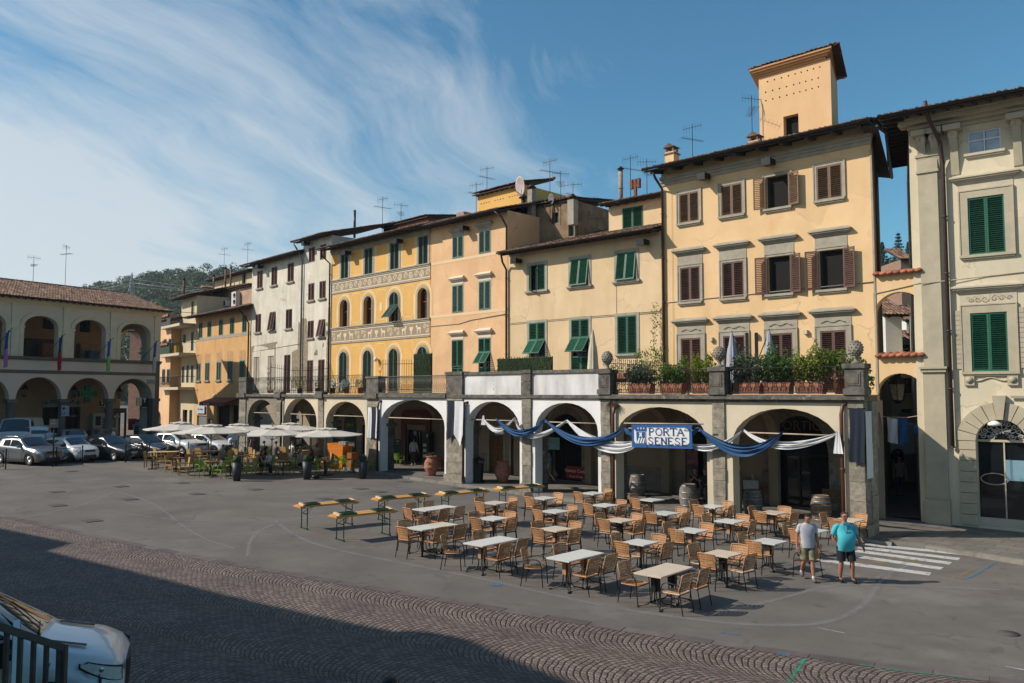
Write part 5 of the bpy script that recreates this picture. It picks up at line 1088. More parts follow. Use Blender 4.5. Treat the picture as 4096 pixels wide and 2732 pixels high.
# ============ loggia building on the left
mLg=mat('loggia_plaster',(.62,.50,.39),.92,.06,.6,.1,25,detail=8); mLgY=mat('loggia_yellow_trim',(.60,.52,.36),.9,.08,2,streak=.05); mLgD=mat('loggia_grey_stone',(.13,.115,.095),.9,.15,3)
G0=at(634,1572,66); FG=Fr((G0.x,G0.y),3950)
gzL=gz(G0.x,G0.y)
H=Bld('loggia_building','cream two-storey loggia building with arcades and tiled roof, on the left','loggia',FG,-27,0,0,0,mLg,11)
def gpz(l): a=[FG.px(u,v)[1] for u,v in l]; return sum(a)/len(a)
zspr=gpz([(440,1592),(616,1596)]); zband=gpz([(618,1495),(300,1483)]); zsil=gpz([(618,1447),(300,1430)]); zeave=gpz([(634,1246),(300,1212)])
zla=gpz([(532,1516),(350,1510)]); zua=gpz([(540,1294),(357,1279)]); zus=gpz([(600,1341),(420,1323)])
lows=[(455,609),(268,434),(62,245)]; ups=[(480,600),(294,420),(92,230)]
lh=[(FG.x(a,1600),FG.x(b_,1600)) for a,b_ in lows]; uh=[(FG.x(a,1400),FG.x(b_,1400)) for a,b_ in ups]
st=lh[1][0]-lh[2][0]
for k in (1,2,3): lh.append((lh[2][0]-st*k,lh[2][1]-st*k)); uh.append((uh[2][0]-st*k,uh[2][1]-st*k))
x0L=lh[-1][0]-.6
lwd=[b_-a for a,b_ in lh];
holes=[(a,b_,zspr-.01,zla,zla-zspr) for a,b_ in lh]+[(a,b_,zsil,zua,zua-zus) for a,b_ in uh]
b=MB(); wallholes(b,x0L,0,zspr,zeave,[ (h if h[2]!=zspr-.01 else h[:2]+(zspr-.02,)+h[3:]) for h in holes],0,.5); wallholes(b,x0L,0,zspr,zeave,holes,.5,.002)
b.quad((0,0,zspr),(0,.5,zspr),(0,.5,zeave),(0,0,zeave)); b.build('wall',mLg,H.root)
b=MB(); b.box(x0L,0.02,-.04,.01,zband-.22,zband+.02); b.build('string_course',mLgD,H.root)
b=MB(); b.box(x0L,.15,-.16,.01,zsil-.14,zsil); b.box(x0L,.1,-.1,.01,zsil-.26,zsil-.14); b.build('sill_course',mLgD,H.root)
b=MB()
for a,c in uh:
 P=arcpts(a,c,zua,zua-zus,18)
 for w1,w2,pr in ((0,.16,.05),(.16,.3,.08)):
  Q0=arcpts(a-w1,c+w1,zua+w1,zua-zus+w1,18);Q1=arcpts(a-w2,c+w2,zua+w2,zua-zus+w2,18)
  for i in range(18): b.add([(Q0[i][0],-pr,Q0[i][1]),(Q0[i+1][0],-pr,Q0[i+1][1]),(Q1[i+1][0],-pr,Q1[i+1][1]),(Q1[i][0],-pr,Q1[i][1]),(Q1[i+1][0],0,Q1[i+1][1]),(Q1[i][0],0,Q1[i][1])],[(0,1,2,3),(3,2,4,5)])
 for X0,X1 in ((a-.3,a),(c,c+.3)): b.box(X0,X1,-.05,.01,zsil,zus-.15); b.box(X0-.05,X1+.05,-.12,.01,zus-.15,zus)
b.build('arch_moulding',mLgY,H.root)
b=MB(); cs=[(uh[i][0]+uh[i+1][1])/2 for i in range(len(uh)-1)]
for x in cs+[-.28]: b.box(x-.27,x+.27,-.09,.01,zsil+.002,zeave-.55); b.box(x-.33,x+.33,-.15,.01,zeave-.55,zeave-.42)
for k,(pr,h0,h1) in enumerate(((.06,-.42,-.3),(.16,-.3,-.14),(.3,-.14,0))): b.box(x0L,pr,-pr,.01,zeave+h0,zeave+h1-.002)
b.build('pilaster',mLgY,H.root)
gl=gzL
lc=[(lh[i][0]+lh[i+1][1])/2 for i in range(len(lh)-1)]
for x in lc:
 b=MB(); b.lathe([(.34,gl-.3),(.34,gl+.2),(.28,gl+.25),(.26,zspr-.45),(.28,zspr-.4),(.3,zspr-.25)],16,(x,.25,0)); b.box(x-.36,x+.36,-.1,.6,zspr-.25,zspr); b.build('column',mLgD,H.root)
b=MB(); b.box(-.55,.03,-.06,.6,gl-.3,zspr-.25); b.box(-.62,.1,-.12,.66,zspr-.25,zspr); b.box(-.32,.03,-.05,.5,zspr,zsil-.26); b.build('corner_pier',mLgD,H.root)
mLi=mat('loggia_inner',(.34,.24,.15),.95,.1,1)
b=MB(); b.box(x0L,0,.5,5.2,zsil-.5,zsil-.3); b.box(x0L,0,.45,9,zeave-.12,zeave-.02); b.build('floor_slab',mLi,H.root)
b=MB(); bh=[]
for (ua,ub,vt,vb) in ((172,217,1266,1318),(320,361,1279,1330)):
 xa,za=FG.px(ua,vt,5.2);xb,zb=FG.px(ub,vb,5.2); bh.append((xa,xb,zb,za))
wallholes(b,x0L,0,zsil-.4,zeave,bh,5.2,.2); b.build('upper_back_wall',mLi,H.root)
b=MB(); [b.quad((h[0],5.35,h[2]),(h[1],5.35,h[2]),(h[1],5.35,h[3]),(h[0],5.35,h[3])) for h in bh]
for h in bh:
 for q in (.33,.66): b.box(h[0]+(h[1]-h[0])*q-.02,h[0]+(h[1]-h[0])*q+.02,5.25,5.3,h[2],h[3])
b.build('upper_glazing',mGlass,H.root,kind='stuff') if 0 else b.build('upper_glazing',mGlass,H.root)
lo=[]
for (ua,ub,vt) in ((168,245,1628),(262,320,1628),(455,504,1650)):
 xa=FG.x(ua,1700,4.6);xb=FG.x(ub,1700,4.6); lo.append((xa,xb,gl,FG.px((ua+ub)/2,vt,4.6)[1]))
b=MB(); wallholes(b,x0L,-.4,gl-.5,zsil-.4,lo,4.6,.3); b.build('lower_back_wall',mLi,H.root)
b=MB(); b.quad((x0L,5.0,gl),(-1,5.0,gl),(-1,5.0,gl+3.5),(x0L,5.0,gl+3.5)); b.build('shop_interior',mDark,H.root)
b=MB();
for h in lo:
 for q in (0,.5,1): X=h[0]+(h[1]-h[0])*q; b.box(X-.05,X+.05,4.62,4.7,h[2],h[3])
b.build('shop_frame',mBlack,H.root)
for nm,(z0_,z1_),hh in (('end_wall',(zsil-.4,zeave),(1.0,4.4,zsil+.05,zua-.2,1.4)),('lower_end_wall',(gl-.3,zsil-.4),(1.0,4.2,gl-.3,zla-.3,1.4))):
 b=MB(); K=MT((-.3,.5,0))@MR(pi/2,4,'Z'); wallholes(b,0,8,z0_,z1_,[hh],0,.35,M=K); wallholes(b,0,8,z0_,z1_,[hh],.35,.002,M=K); b.build(nm,mLgY,H.root)
b=MB(); b.box(x0L,0,10,10.2,gl-.3,zeave); b.build('rear_wall',mLg,H.root)
for k,(ua,ub,vt,vb,col,lab,nm,ct) in enumerate(((102,225,1352,1420,(.035,.018,.012),'long dark shelving stored in the second loggia arch','shelving','shelf'),(171,225,1372,1420,(.17,.065,.03),'reddish wooden cabinet stored before the shelving in the loggia','cabinet','cabinet'),(322,396,1374,1432,(.20,.12,.06),'tall pale brown cupboard stored in the third loggia arch','cupboard','cabinet'),(358,396,1403,1434,(.05,.08,.13),'blue box stacked before the pale brown cupboard in the loggia','storage_box','box'))):
 y=3.2-(k%2)*.8; xa,za=FG.px(ua,vt,y);xb,zb=FG.px(ub,vb,y)
 t=thing(nm,lab,ct,M=FG.m@MT((xa,y,zsil-.3))); b=MB(); h_=za-zsil+.3
 b.box(0,xb-xa,0,.6,0,h_); b.build('carcass',mat(nm+'_col%d'%k,col,.7,.2,4),t); b=MB(); n=2 if k else 6
 for q in range(n): b.box((xb-xa)*q/n+.03,(xb-xa)*(q+1)/n-.03,-.03,0,.05,h_-.05)
 b.build('door',mat(nm+'_door%d'%k,tuple(c*1.2 for c in col),.6,.2,4),t)
roof(H.root,x0L,0,zeave+.05,over=.75,depth=5.2,pitch=17,hang=.5,raf=.5)
antenna(FG,FG.px(133,1100,5)[0],5,FG.px(133,1140,5)[1]-.3,2.6,'low television aerial at the far left behind the loggia roof'); antenna(FG,FG.px(262,1090,5.5)[0],5.5,FG.px(262,1160,5.5)[1]-.3,4.0,'tall television aerial behind the middle of the loggia roof',8,.5)
for (u,v,c1,c2,lab) in ((50,1325,(.02,.07,.30),(.45,.20,.42),'blue and pink'),(262,1345,(.015,.03,.14),(.40,.02,.03),'navy and red'),(455,1360,(.01,.10,.38),(.28,.50,.14),'blue and green'),(637,1368,(.02,.09,.33),(.5,.52,.58),'blue and white')):
 x,z=FG.px(u,v,-1.2); xb_=x-.9;
 t=thing('flag','%s flag hanging from a slanted pole on the loggia front'%lab,'flag',M=FG.m@MT((xb_,0,zsil)),group='flags on the loggia front')
 top=Vector((x-xb_,-1.2,z-zsil+.2)); b=MB(); b.tube([(0,-.1,.0),top],.02,5); b.build('pole',mBlack,t)
 for q,(f0,f1,cc_) in enumerate(((0,.48,c1),(.48,1,c2))):
  b=MB(); rows=[]
  for i in range(9):
   f=f0+(f1-f0)*i/8; rows.append([(top.x*.98-.12-(.18+.35*f)*j/4*(1-.3*f)+.0, top.y*.9+.14*msi(j*2.1+f*3), top.z-.1-2.5*f-.25*j/4) for j in range(5)])
  b.grid(rows); b.build('cloth',mat('flag_%d_%s'%(q,lab.replace(' ','')),cc_,.8,.05),t)
mSg=mat('sign_panel_grey',(.23,.23,.21),.5,.05)
def gplate(ua,va,ub,vb,y,m,name,label,cat,txt=(),tc=None):
 xa,za=FG.px(ua,va,y);xb,zb=FG.px(ub,vb,y); w=xb-xa;h=za-zb; t=thing(name,label,cat,M=FG.m@MT(((xa+xb)/2,y,(za+zb)/2))); b=MB(); b.box(-w/2,w/2,-.05,.05,-h/2,h/2); b.build('panel',m,t)
 for s,xx,yy,sz,c in txt: text(s,sz*h,c,t,MT((xx*w,-.056,yy*h)),bold=True)
 return t,w,h
mTx=mat('dark_letter',(.02,.03,.02))
t,w,h=gplate(171,1596,322,1627,4.5,mSg,'shop_sign','long pale FARMACIA pharmacy sign with two green crosses','sign',(('FARMACIA',0,.13,.62,mTx),('Dott.ssa Zipoli',0,-.3,.28,mTx)))
for sx in (-.42,.42):
 b=MB(); s_=h*.3; b.box(sx*w-s_,sx*w+s_,-.07,-.055,-s_/3,s_/3); b.box(sx*w-s_/3,sx*w+s_/3,-.07,-.055,s_/3,s_); b.box(sx*w-s_/3,sx*w+s_/3,-.07,-.055,-s_,-s_/3); b.build('green_cross',mat('cross_green',(.02,.12,.05)),t)
x,z=FG.px(350,1575,1.0); t=thing('pharmacy_cross','lit green pharmacy cross hanging under the third loggia arch','sign',M=FG.m@MT((x,1.0,z)))
s=.62; P=[(s,-s/3),(s,s/3),(s/3,s/3),(s/3,s),(-s/3,s),(-s/3,s/3),(-s,s/3),(-s,-s/3),(-s/3,-s/3),(-s/3,-s),(s/3,-s),(s/3,-s/3)]
b=MB(); b.prism([(p*1.12,q*1.12) for p,q in P],-.1,.1,'y'); b.build('housing',mat('cross_dark',(.01,.03,.02)),t)
b=MB();
for k in (1.0,.62,.3):
 for i in range(12): a_,c_=P[i],P[(i+1)%12]; b.tube([(a_[0]*k,-.12,a_[1]*k),(c_[0]*k,-.12,c_[1]*k)],.018,4,False)
b.build('neon_tube',mat('neon_green',(.01,.16,.05),emit=(.03,.8,.25,.02)),t)
t,w,h=gplate(399,1597,416,1632,2.5,mBlack,'shop_sign','black square tobacconist T sign hanging left of the tobacco shop','sign',(('T',0,.15,.75,mWhite),('TABACCHI',0,-.36,.14,mWhite)))
t,w,h=gplate(419,1634,505,1651,4.5,mat('sign_panel_dark',(.12,.12,.11)),'shop_sign','TABACCHI tobacconist fascia sign over the shop door','sign',(('TABACCHI',.18,.2,.5,mTx),('VALORI BOLLATI',.2,-.25,.38,mTx)))
t,w,h=gplate(546,1590,565,1622,.4,mat('sign_panel_white',(.45,.5,.5)),'shop_sign','white and yellow payment services sign under the right loggia arch','sign',()); b=MB(); b.box(-w*.4,w*.4,-.06,-.05,-h*.12,h*.12); b.build('yellow_label',mat('badge_yellow',(.6,.38,.03)),t)
t,w,h=gplate(566,1590,587,1635,.4,mBlack,'shop_sign','black and white T tobacco and LOTTO sign under the right loggia arch','sign',(('T',0,.22,.5,mWhite),('LOTTO',0,-.4,.14,mWhite)))
t,w,h=gplate(453,1660,476,1673,4.3,mat('sign_panel_dark',(.12,.12,.11)),'shop_sign','small pale letters sign in the tobacconist door glass','sign',(('IQOS',0,0,.8,mWhite),))
t,w,h=gplate(277,1657,300,1672,4.4,mBlack,'shop_sign','small LABO sign in the right pharmacy window','sign',(('+ LABO',0,0,.6,mSg),))
t,w,h=gplate(590,1517,619,1535,-.05,mat('marble_plate',(.42,.41,.39)),'street_name_plate','white marble street name plate at the right end of the loggia','street sign',(('PIAZZA',0,.2,.32,mTx),('MATTEOTTI',0,-.22,.32,mTx)))
x,z=FG.px(530,1720,4.2); t=thing('letter_box','red wall letter box beside the tobacconist','letter box',M=FG.m@MT((x,4.3,z))); b=MB(); b.box(-.3,.3,-.2,.1,0,.85); b.prism([(-.33,.85),(.33,.85),(.25,.98),(-.25,.98)],-.23,.1,'y'); b.build('body',mat('post_red',(.38,.015,.015),.4,.05),t); b=MB(); b.box(-.2,.2,-.215,-.2,.62,.68); b.build('slot',mBlack,t); b=MB(); b.box(-.14,.14,-.212,-.2,.3,.5); b.build('plate',mWhite,t)
x,z=FG.px(398,1716,4.0); t=thing('vending_machine','pale grey cigarette vending machine left of the tobacconist','vending machine',M=FG.m@MT((x,4.2,z-.3))); b=MB(); b.box(-.6,.6,-.25,.2,0,1.6); b.build('cabinet',mat('machine_grey',(.36,.36,.36),.5,.05),t); b=MB(); b.box(-.4,.05,-.27,-.25,.6,1.35); b.build('display',mBlack,t); b=MB(); [b.box(.2,.5,-.27,-.25,.4+.22*q,.52+.22*q) for q in range(4)]; b.build('buttons',mGut,t)
for i,(u,v) in enumerate(((99,1570),(297,1572),(478,1577))):
 x,z=FG.px(u,v,2.4); t=lantern('portico_lantern','black hanging lantern under the loggia, %s from the left'%('first','second','third')[i],FG.m@MT((x,2.4,z-.25)),.95,True,'lanterns under the loggia')
 b=MB(); b.tube([(0,0,1.4),(0,0,3.2)],.012,4); b.build('chain',mBlack,t)
for i,(u,v) in enumerate(((2755,1590),)):
 x,z=FA.px(u,v,2.4); t=lantern('portico_lantern','black hanging lantern inside the second portico arch from the right',FA.m@MT((x,2.4,z-1.0)),1.0,True)
# ============ ground
xs=list(np.linspace(-45,30,16)); xs=[-300,-120]+xs+[60,300]; ys=[-60,0]+list(np.linspace(6,90,15))+[150,600]
b=MB(); b.grid([[(x,y,gz(x,y)) for x in xs] for y in ys],sm=True)
def groundmat():
 m=mat('asphalt',(.130,.114,.100),.9,.16,.6,.22,70,c2=(.160,.142,.126),stain=(.175,.158,.142),stsc=.16,stlo=.56,detail=10,crack=.22); t=m.node_tree; bs=t.nodes['Principled BSDF']; src=bs.inputs['Base Color'].links[0].from_socket
 tc=N(t,'ShaderNodeTexCoord'); v=N(t,'ShaderNodeTexNoise'); v.inputs['Scale'].default_value=120; v.inputs['Detail'].default_value=2; L(t,tc.outputs['Object'],v.inputs[0]); k=ramp(t,v.outputs[0],.3,.7,(.72,.72,.72,1),(1.25,1.25,1.25,1))
 w=N(t,'ShaderNodeTexNoise'); w.inputs['Scale'].default_value=1.1; w.inputs['Detail'].default_value=7; w.inputs['Distortion'].default_value=1.5; L(t,tc.outputs['Object'],w.inputs[0]); k2=ramp(t,w.outputs[0],.62,.72,(1,1,1,1),(.72,.71,.7,1))
 c=mixc(t,1.,src,k,'MULTIPLY'); c=mixc(t,1.,c,k2,'MULTIPLY'); vo=N(t,'ShaderNodeTexVoronoi'); vo.inputs['Scale'].default_value=1.7; L(t,tc.outputs['Object'],vo.inputs[0]); c=mixc(t,1.,c,ramp(t,mathn(t,'ADD',vo.outputs['Distance'],mathn(t,'MULTIPLY',v.outputs[0],.06)),.07,.10,(.62,.6,.58,1),(1,1,1,1)),'MULTIPLY'); vo=N(t,'ShaderNodeTexVoronoi'); vo.inputs['Scale'].default_value=.75; L(t,tc.outputs['Object'],vo.inputs[0]); c=mixc(t,1.,c,ramp(t,vo.outputs['Distance'],.02,.03,(1.9,1.85,1.8,1),(1,1,1,1)),'MULTIPLY'); L(t,c,bs.inputs['Base Color']); return m
b.build('ground',groundmat(),kind='structure')
e0=gp(0,2056); e1=gp(3484,2648); d=(e1-e0); d.z=0; d.normalize(); nrm=Vector((d.y,-d.x,0)); ang=mat2(d.y,d.x)
RM=MT((e0.x,e0.y,0))@MR(ang,4,'Z'); RI=RM.inverted()
edge=[RI@gp(u,v) for u,v in ((0,2056),(400,2143),(854,2235),(1300,2313),(1742,2387),(2180,2458),(2613,2526),(3050,2588),(3484,2648),(4096,2722))]
edge=[Vector((edge[0].x-25,edge[0].y+.2,0))]+edge+[Vector((edge[-1].x+12,edge[-1].y+.3,0))]
def ey(x):
 for a,c in zip(edge,edge[1:]):
  if a.x<=x<=c.x: return a.y+(c.y-a.y)*(x-a.x)/(c.x-a.x)
 return edge[0].y if x<edge[0].x else edge[-1].y
def sett(w_,pitch,stone,Rr):
 m=mat('setts_fan',(.1,.08,.075),.8,.1); t=m.node_tree; bs=t.nodes['Principled BSDF']; tc=N(t,'ShaderNodeTexCoord'); nz=N(t,'ShaderNodeTexNoise'); nz.inputs['Scale'].default_value=3.2; nz.inputs['Detail'].default_value=3; L(t,tc.outputs['Object'],nz.inputs[0])
 va=N(t,'ShaderNodeVectorMath',operation='SUBTRACT'); L(t,nz.outputs['Color'],va.inputs[0]); va.inputs[1].default_value=(.5,.5,.5); vs=N(t,'ShaderNodeVectorMath',operation='SCALE'); L(t,va.outputs[0],vs.inputs[0]); vs.inputs['Scale'].default_value=.12; vd=N(t,'ShaderNodeVectorMath',operation='ADD'); L(t,tc.outputs['Object'],vd.inputs[0]); L(t,vs.outputs[0],vd.inputs[1])
 sp=N(t,'ShaderNodeSeparateXYZ'); L(t,vd.outputs[0],sp.inputs[0]); x,y=sp.outputs[0],sp.outputs[1]
 fr=mathn(t,'FRACT',mathn(t,'DIVIDE',y,w_)); c=mathn(t,'MULTIPLY',mathn(t,'SUBTRACT',fr,.5),w_); band=mathn(t,'FLOOR',mathn(t,'DIVIDE',y,w_))
 arc=mathn(t,'SQRT',mathn(t,'SUBTRACT',Rr*Rr,mathn(t,'MULTIPLY',c,c))); a=mathn(t,'DIVIDE',mathn(t,'ADD',mathn(t,'ADD',x,arc),mathn(t,'MULTIPLY',band,.37)),pitch)
 rf=mathn(t,'FRACT',a); ri=mathn(t,'FLOOR',a)
 along=mathn(t,'MULTIPLY',mathn(t,'ARCSINE',mathn(t,'DIVIDE',c,Rr)),Rr/stone); along=mathn(t,'ADD',along,mathn(t,'MULTIPLY',mathn(t,'FRACT',mathn(t,'MULTIPLY',ri,.618)),1.0)); sf=mathn(t,'FRACT',along); si=mathn(t,'FLOOR',along)
 d1=mathn(t,'MULTIPLY',mathn(t,'MINIMUM',rf,mathn(t,'SUBTRACT',1.,rf)),pitch); d2=mathn(t,'MULTIPLY',mathn(t,'MINIMUM',sf,mathn(t,'SUBTRACT',1.,sf)),stone*1.6); dd=mathn(t,'MINIMUM',d1,d2)
 jt=ramp(t,dd,.004,.016); cb=N(t,'ShaderNodeCombineXYZ'); L(t,ri,cb.inputs[0]); L(t,si,cb.inputs[1]); L(t,band,cb.inputs[2]); wn=N(t,'ShaderNodeTexWhiteNoise'); L(t,cb.outputs[0],wn.inputs[0])
 st=mixc(t,wn.outputs['Value'],(.125,.090,.078),(.225,.170,.148)); big=N(t,'ShaderNodeTexNoise'); big.inputs['Scale'].default_value=.5; big.inputs['Detail'].default_value=5; L(t,tc.outputs['Object'],big.inputs[0]); st=mixc(t,1.,st,ramp(t,big.outputs[0],.3,.7,(.82,.82,.84,1),(1.15,1.13,1.1,1)),'MULTIPLY')
 L(t,mixc(t,jt,(.022,.019,.017),st),bs.inputs['Base Color']); bp=N(t,'ShaderNodeBump'); bp.inputs['Strength'].default_value=.9; bp.inputs['Distance'].default_value=.02; L(t,ramp(t,dd,.0,.028),bp.inputs['Height']); L(t,bp.outputs[0],bs.inputs['Normal']); bs.inputs['Roughness'].default_value=.72; return m
mS=sett(1.95,.118,.125,1.12)
b=MB(); n=110; X=[-20+70*i/n for i in range(n+1)]
def rp(x,y,h): p=RM@Vector((x,y,0)); return (x,y,gz(p.x,p.y)+h)
b.grid([[rp(x,ey(x)-q,.006) for q in (.32,2,5,9,16,26)] for x in X][::-1])
b.build('cobbled_road',mS,M=RM,kind='structure')
b=MB()
x=-20
while x<48:
 l=ru(.7,1.1); b.add([rp(x+.01,ey(x)-.31,.008),rp(x+l-.012,ey(x+l)-.31,.008),rp(x+l-.012,ey(x+l),.008),rp(x+.01,ey(x),.008)],[(0,1,2,3)]); x+=l
b.build('road_kerb_strip',mat('kerb_setts',(.12,.095,.09),.85,.2,2,.3,30,rnd=.2),M=RM,kind='structure')
def slabs(name,sx,sy,c1,c2,rot=0):
 m=mat(name,c1,.85,.1); t=m.node_tree; bs=t.nodes['Principled BSDF']; tc=N(t,'ShaderNodeTexCoord'); mp=N(t,'ShaderNodeMapping'); mp.inputs['Rotation'].default_value=(0,0,rot); L(t,tc.outputs['Object'],mp.inputs[0])
 br=N(t,'ShaderNodeTexBrick'); br.inputs['Scale'].default_value=1; br.inputs['Brick Width'].default_value=sx; br.inputs['Row Height'].default_value=sy; br.inputs['Mortar Size'].default_value=.012; br.inputs['Color1'].default_value=c1+(1,); br.inputs['Color2'].default_value=c2+(1,); br.inputs['Mortar'].default_value=(.05,.045,.04,1); L(t,mp.outputs[0],br.inputs[0])
 n=N(t,'ShaderNodeTexNoise'); n.inputs['Scale'].default_value=1.5; n.inputs['Detail'].default_value=8; L(t,tc.outputs['Object'],n.inputs[0]); L(t,mixc(t,1.,br.outputs[0],ramp(t,n.outputs[0],.3,.7,(.75,.75,.75,1),(1.15,1.15,1.15,1)),'MULTIPLY'),bs.inputs['Base Color']); bs.inputs['Roughness'].default_value=.8; return m
mSlab=slabs('paving_slabs',.9,.45,(.15,.135,.12),(.185,.17,.15),R(45)+F2.rz*0)
RA=[(FL,xLL-1.0),(FL,-.3),(FA,-14),(FA,-9),(FA,-4.5),(FA,.9)]
front=[fr.w(x,-.42,0) for fr,x in RA]; back=[fr.w(x,PD+.3,0) for fr,x in RA]
pr=[gp(3470,2172),gp(3700,2196),gp(3900,2228),gp(4096,2262)]; front+=[Vector((p.x,p.y,0)) for p in pr]+[Vector((pr[-1].x+6,pr[-1].y-5.5,0))]
back+=[FP.w(1.8,.9),FP.w(3.6,.9),FP.w(5,.9),FP.w(7,.9),FP.w(14,.9)]
KZ=.12
def pz(p,h): return (p.x,p.y,gz(p.x,p.y)+h)
b=MB(); rows=[]
for f,k in zip(front,back): rows.append([pz(f.lerp(k,q/4),KZ) for q in range(5)])
b.grid(rows,sm=False); b.grid([[pz(f,KZ),pz(f,-.05)] for f in front],sm=False)
b.build('portico_pavement',mSlab,kind='structure')
b=MB();
for i in range(len(front)-1):
 a,c=front[i],front[i+1]; n_=max(1,int((c-a).length/1.1));
 for q in range(n_):
  p0,p1=a.lerp(c,q/n_+.004),a.lerp(c,(q+1)/n_-.004); nn=Vector((p1.y-p0.y,-(p1.x-p0.x),0)).normalized()*-.28
  if nn.y<0: nn=-nn
  b.add([pz(p0,KZ+.004),pz(p1,KZ+.004),pz(p1+nn,KZ+.004),pz(p0+nn,KZ+.004),pz(p0-nn*.02,-.02),pz(p1-nn*.02,-.02)],[(0,1,2,3),(0,4,5,1)])
b.build('kerb',mat('kerb_stone',(.19,.175,.15),.85,.2,3,rnd=.15),kind='structure')
b=MB(); b.add([tuple(F2.w(.0,.3,.13)),tuple(F2.w(2.2,.3,.13)),tuple(F2.w(2.2,24,.3)),tuple(F2.w(0,24,.3))],[(0,1,2,3)]); b.build('alley_paving',mat('alley_stone',(.09,.085,.078),.85,.2,3),kind='structure')
mZeb=mat('zebra_paint',(.48,.47,.45),.8,.15,3,stain=(.16,.15,.14),stsc=5,stlo=.55,detail=8)
for (a,c) in (((3267,2238.5),(3722,2297)),((3400,2222),(3768,2275)),((3424,2204),(3803,2254)),((3432,2189),(3838,2237)),((3460,2178),(3871,2218))):
 p,q=gp(*a),gp(*c); dd=(q-p); nn=Vector((-dd.y,dd.x,0)).normalized()*.21; b=MB(); b.add([pz(p-nn,.006),pz(q-nn,.006),pz(q+nn,.006),pz(p+nn,.006)],[(0,1,2,3)]); b.build('crossing_stripe',mZeb,kind='structure')
def stripe(pts,w,m,h=.005,name='road_marking'):
 P=[gp(*p) for p in pts];
 Q=[]
 for i in range(len(P)-1):   # smooth
  for k in range(6):
   t_=k/6; p0=P[max(0,i-1)];p1=P[i];p2=P[i+1];p3=P[min(len(P)-1,i+2)]; Q.append(.5*((2*p1)+(p2-p0)*t_+(2*p0-5*p1+4*p2-p3)*t_*t_+(3*p1-p0-3*p2+p3)*t_**3))
 Q.append(P[-1]); b=MB(); rows=[]
 for i,p in enumerate(Q):
  dd=Q[min(i+1,len(Q)-1)]-Q[max(0,i-1)]; nn=Vector((-dd.y,dd.x,0)).normalized()*w/2; rows.append([pz(p+nn*e,h) for e in (-1,-.6,-.25,.25,.6,1)])
 b.grid(rows); b.r=[(.25,.65,1,.65,.25)[i%5] for i in range(len(b.f))]; b.build(name,m,kind='structure')
def fademat(name,c,sc,lo,mx=.6):
 m=mat(name,c,.9,.1); t=m.node_tree; tc=N(t,'ShaderNodeTexCoord'); n=N(t,'ShaderNodeTexNoise'); n.inputs['Scale'].default_value=sc; n.inputs['Detail'].default_value=7; L(t,tc.outputs['Object'],n.inputs[0]); at_=N(t,'ShaderNodeAttribute',attribute_name='rnd'); L(t,mathn(t,'MULTIPLY',ramp(t,n.outputs[0],lo,lo+.3,(0,0,0,1),(mx,mx,mx,1)),at_.outputs['Fac']),t.nodes['Principled BSDF'].inputs['Alpha']); return m
mTire=fademat('tyre_scuff',(.25,.24,.235),1.2,.15,.6); mYl=fademat('yellow_paint',(.40,.27,.06),3,.35,.6); mBlu=fademat('blue_paint',(.06,.20,.34),3,.3,.7); mGrn=fademat('green_paint',(.02,.30,.17),4,.25,.9); mWp=fademat('white_chalk',(.6,.6,.58),3,.3,.8)
for pts,w in ((((0,1942),(260,1942),(480,1972),(620,2020),(735,2105),(830,2160),(940,2195)),.22),(((0,2085),(150,2060),(330,2020),(470,1965)),.18),(((990,2225),(1010,2150),(1090,2100),(1250,2070),(1500,2040)),.25),(((1100,2080),(1180,2140),(1350,2200),(1900,2310),(2400,2420),(2800,2480),(3050,2500),(3300,2490),(3450,2420),(3520,2330),(3570,2290)),.3),(((580,1890),(690,1925),(820,1945),(1000,1960)),.18),(((2850,2460),(3100,2400),(3300,2350),(3450,2340),(4000,2360)),.22),(((3380,2300),(3450,2330),(3560,2290),(3640,2260)),.3),(((400,2040),(700,2080),(1000,2085)),.15)):
 stripe(pts,w,mTire,.0045)
for pts,w,m_ in ((((3810,2312),(3850,2300),(3900,2275)),.13,mYl),(((3850,2318),(3900,2300),(3980,2250)),.13,mBlu),(((3560,2235),(3700,2250)),.3,mYl),(((3450,2245),(3560,2258)),.3,mYl),(((3155,2732),(3190,2680),(3220,2637)),.1,mGrn),(((3440,2660),(3650,2690),(3900,2715)),.06,mGrn),(((1960,2343),(2010,2338)),.35,mBlu),(((3270,2512),(3380,2535)),.05,mWp),(((4020,2668),(4096,2682)),.08,mWp),(((3110,2615),(3160,2625)),.2,mBlu),(((1560,1945),(1640,1955)),.25,mBlu),(((2880,2530),(2960,2540)),.2,mBlu)):
 stripe(pts,w,m_,.012)
mMan=mat('manhole_iron',(.078,.072,.066),.7,.3,20)
def manhole(u,v,i,r=.33,sq=True):
 p=gp(u,v); b=MB()
 if sq: b.box(-r*1.25,r*1.25,-r,r,.004,.012); [b.box(-r*1.1,r*1.1,-r*.8+q*r*.32,-r*.8+q*r*.32+.03,.012,.016) for q in range(6)]
 else: b.lathe([(r*.6,.004),(r*.6,.014)],16)
 t=b.build('manhole_cover',mMan,M=MT(p)@MR(F2.rz,4,'Z')); tag(t,'iron drain cover, '+i,'drain cover',group='drain covers in the square')
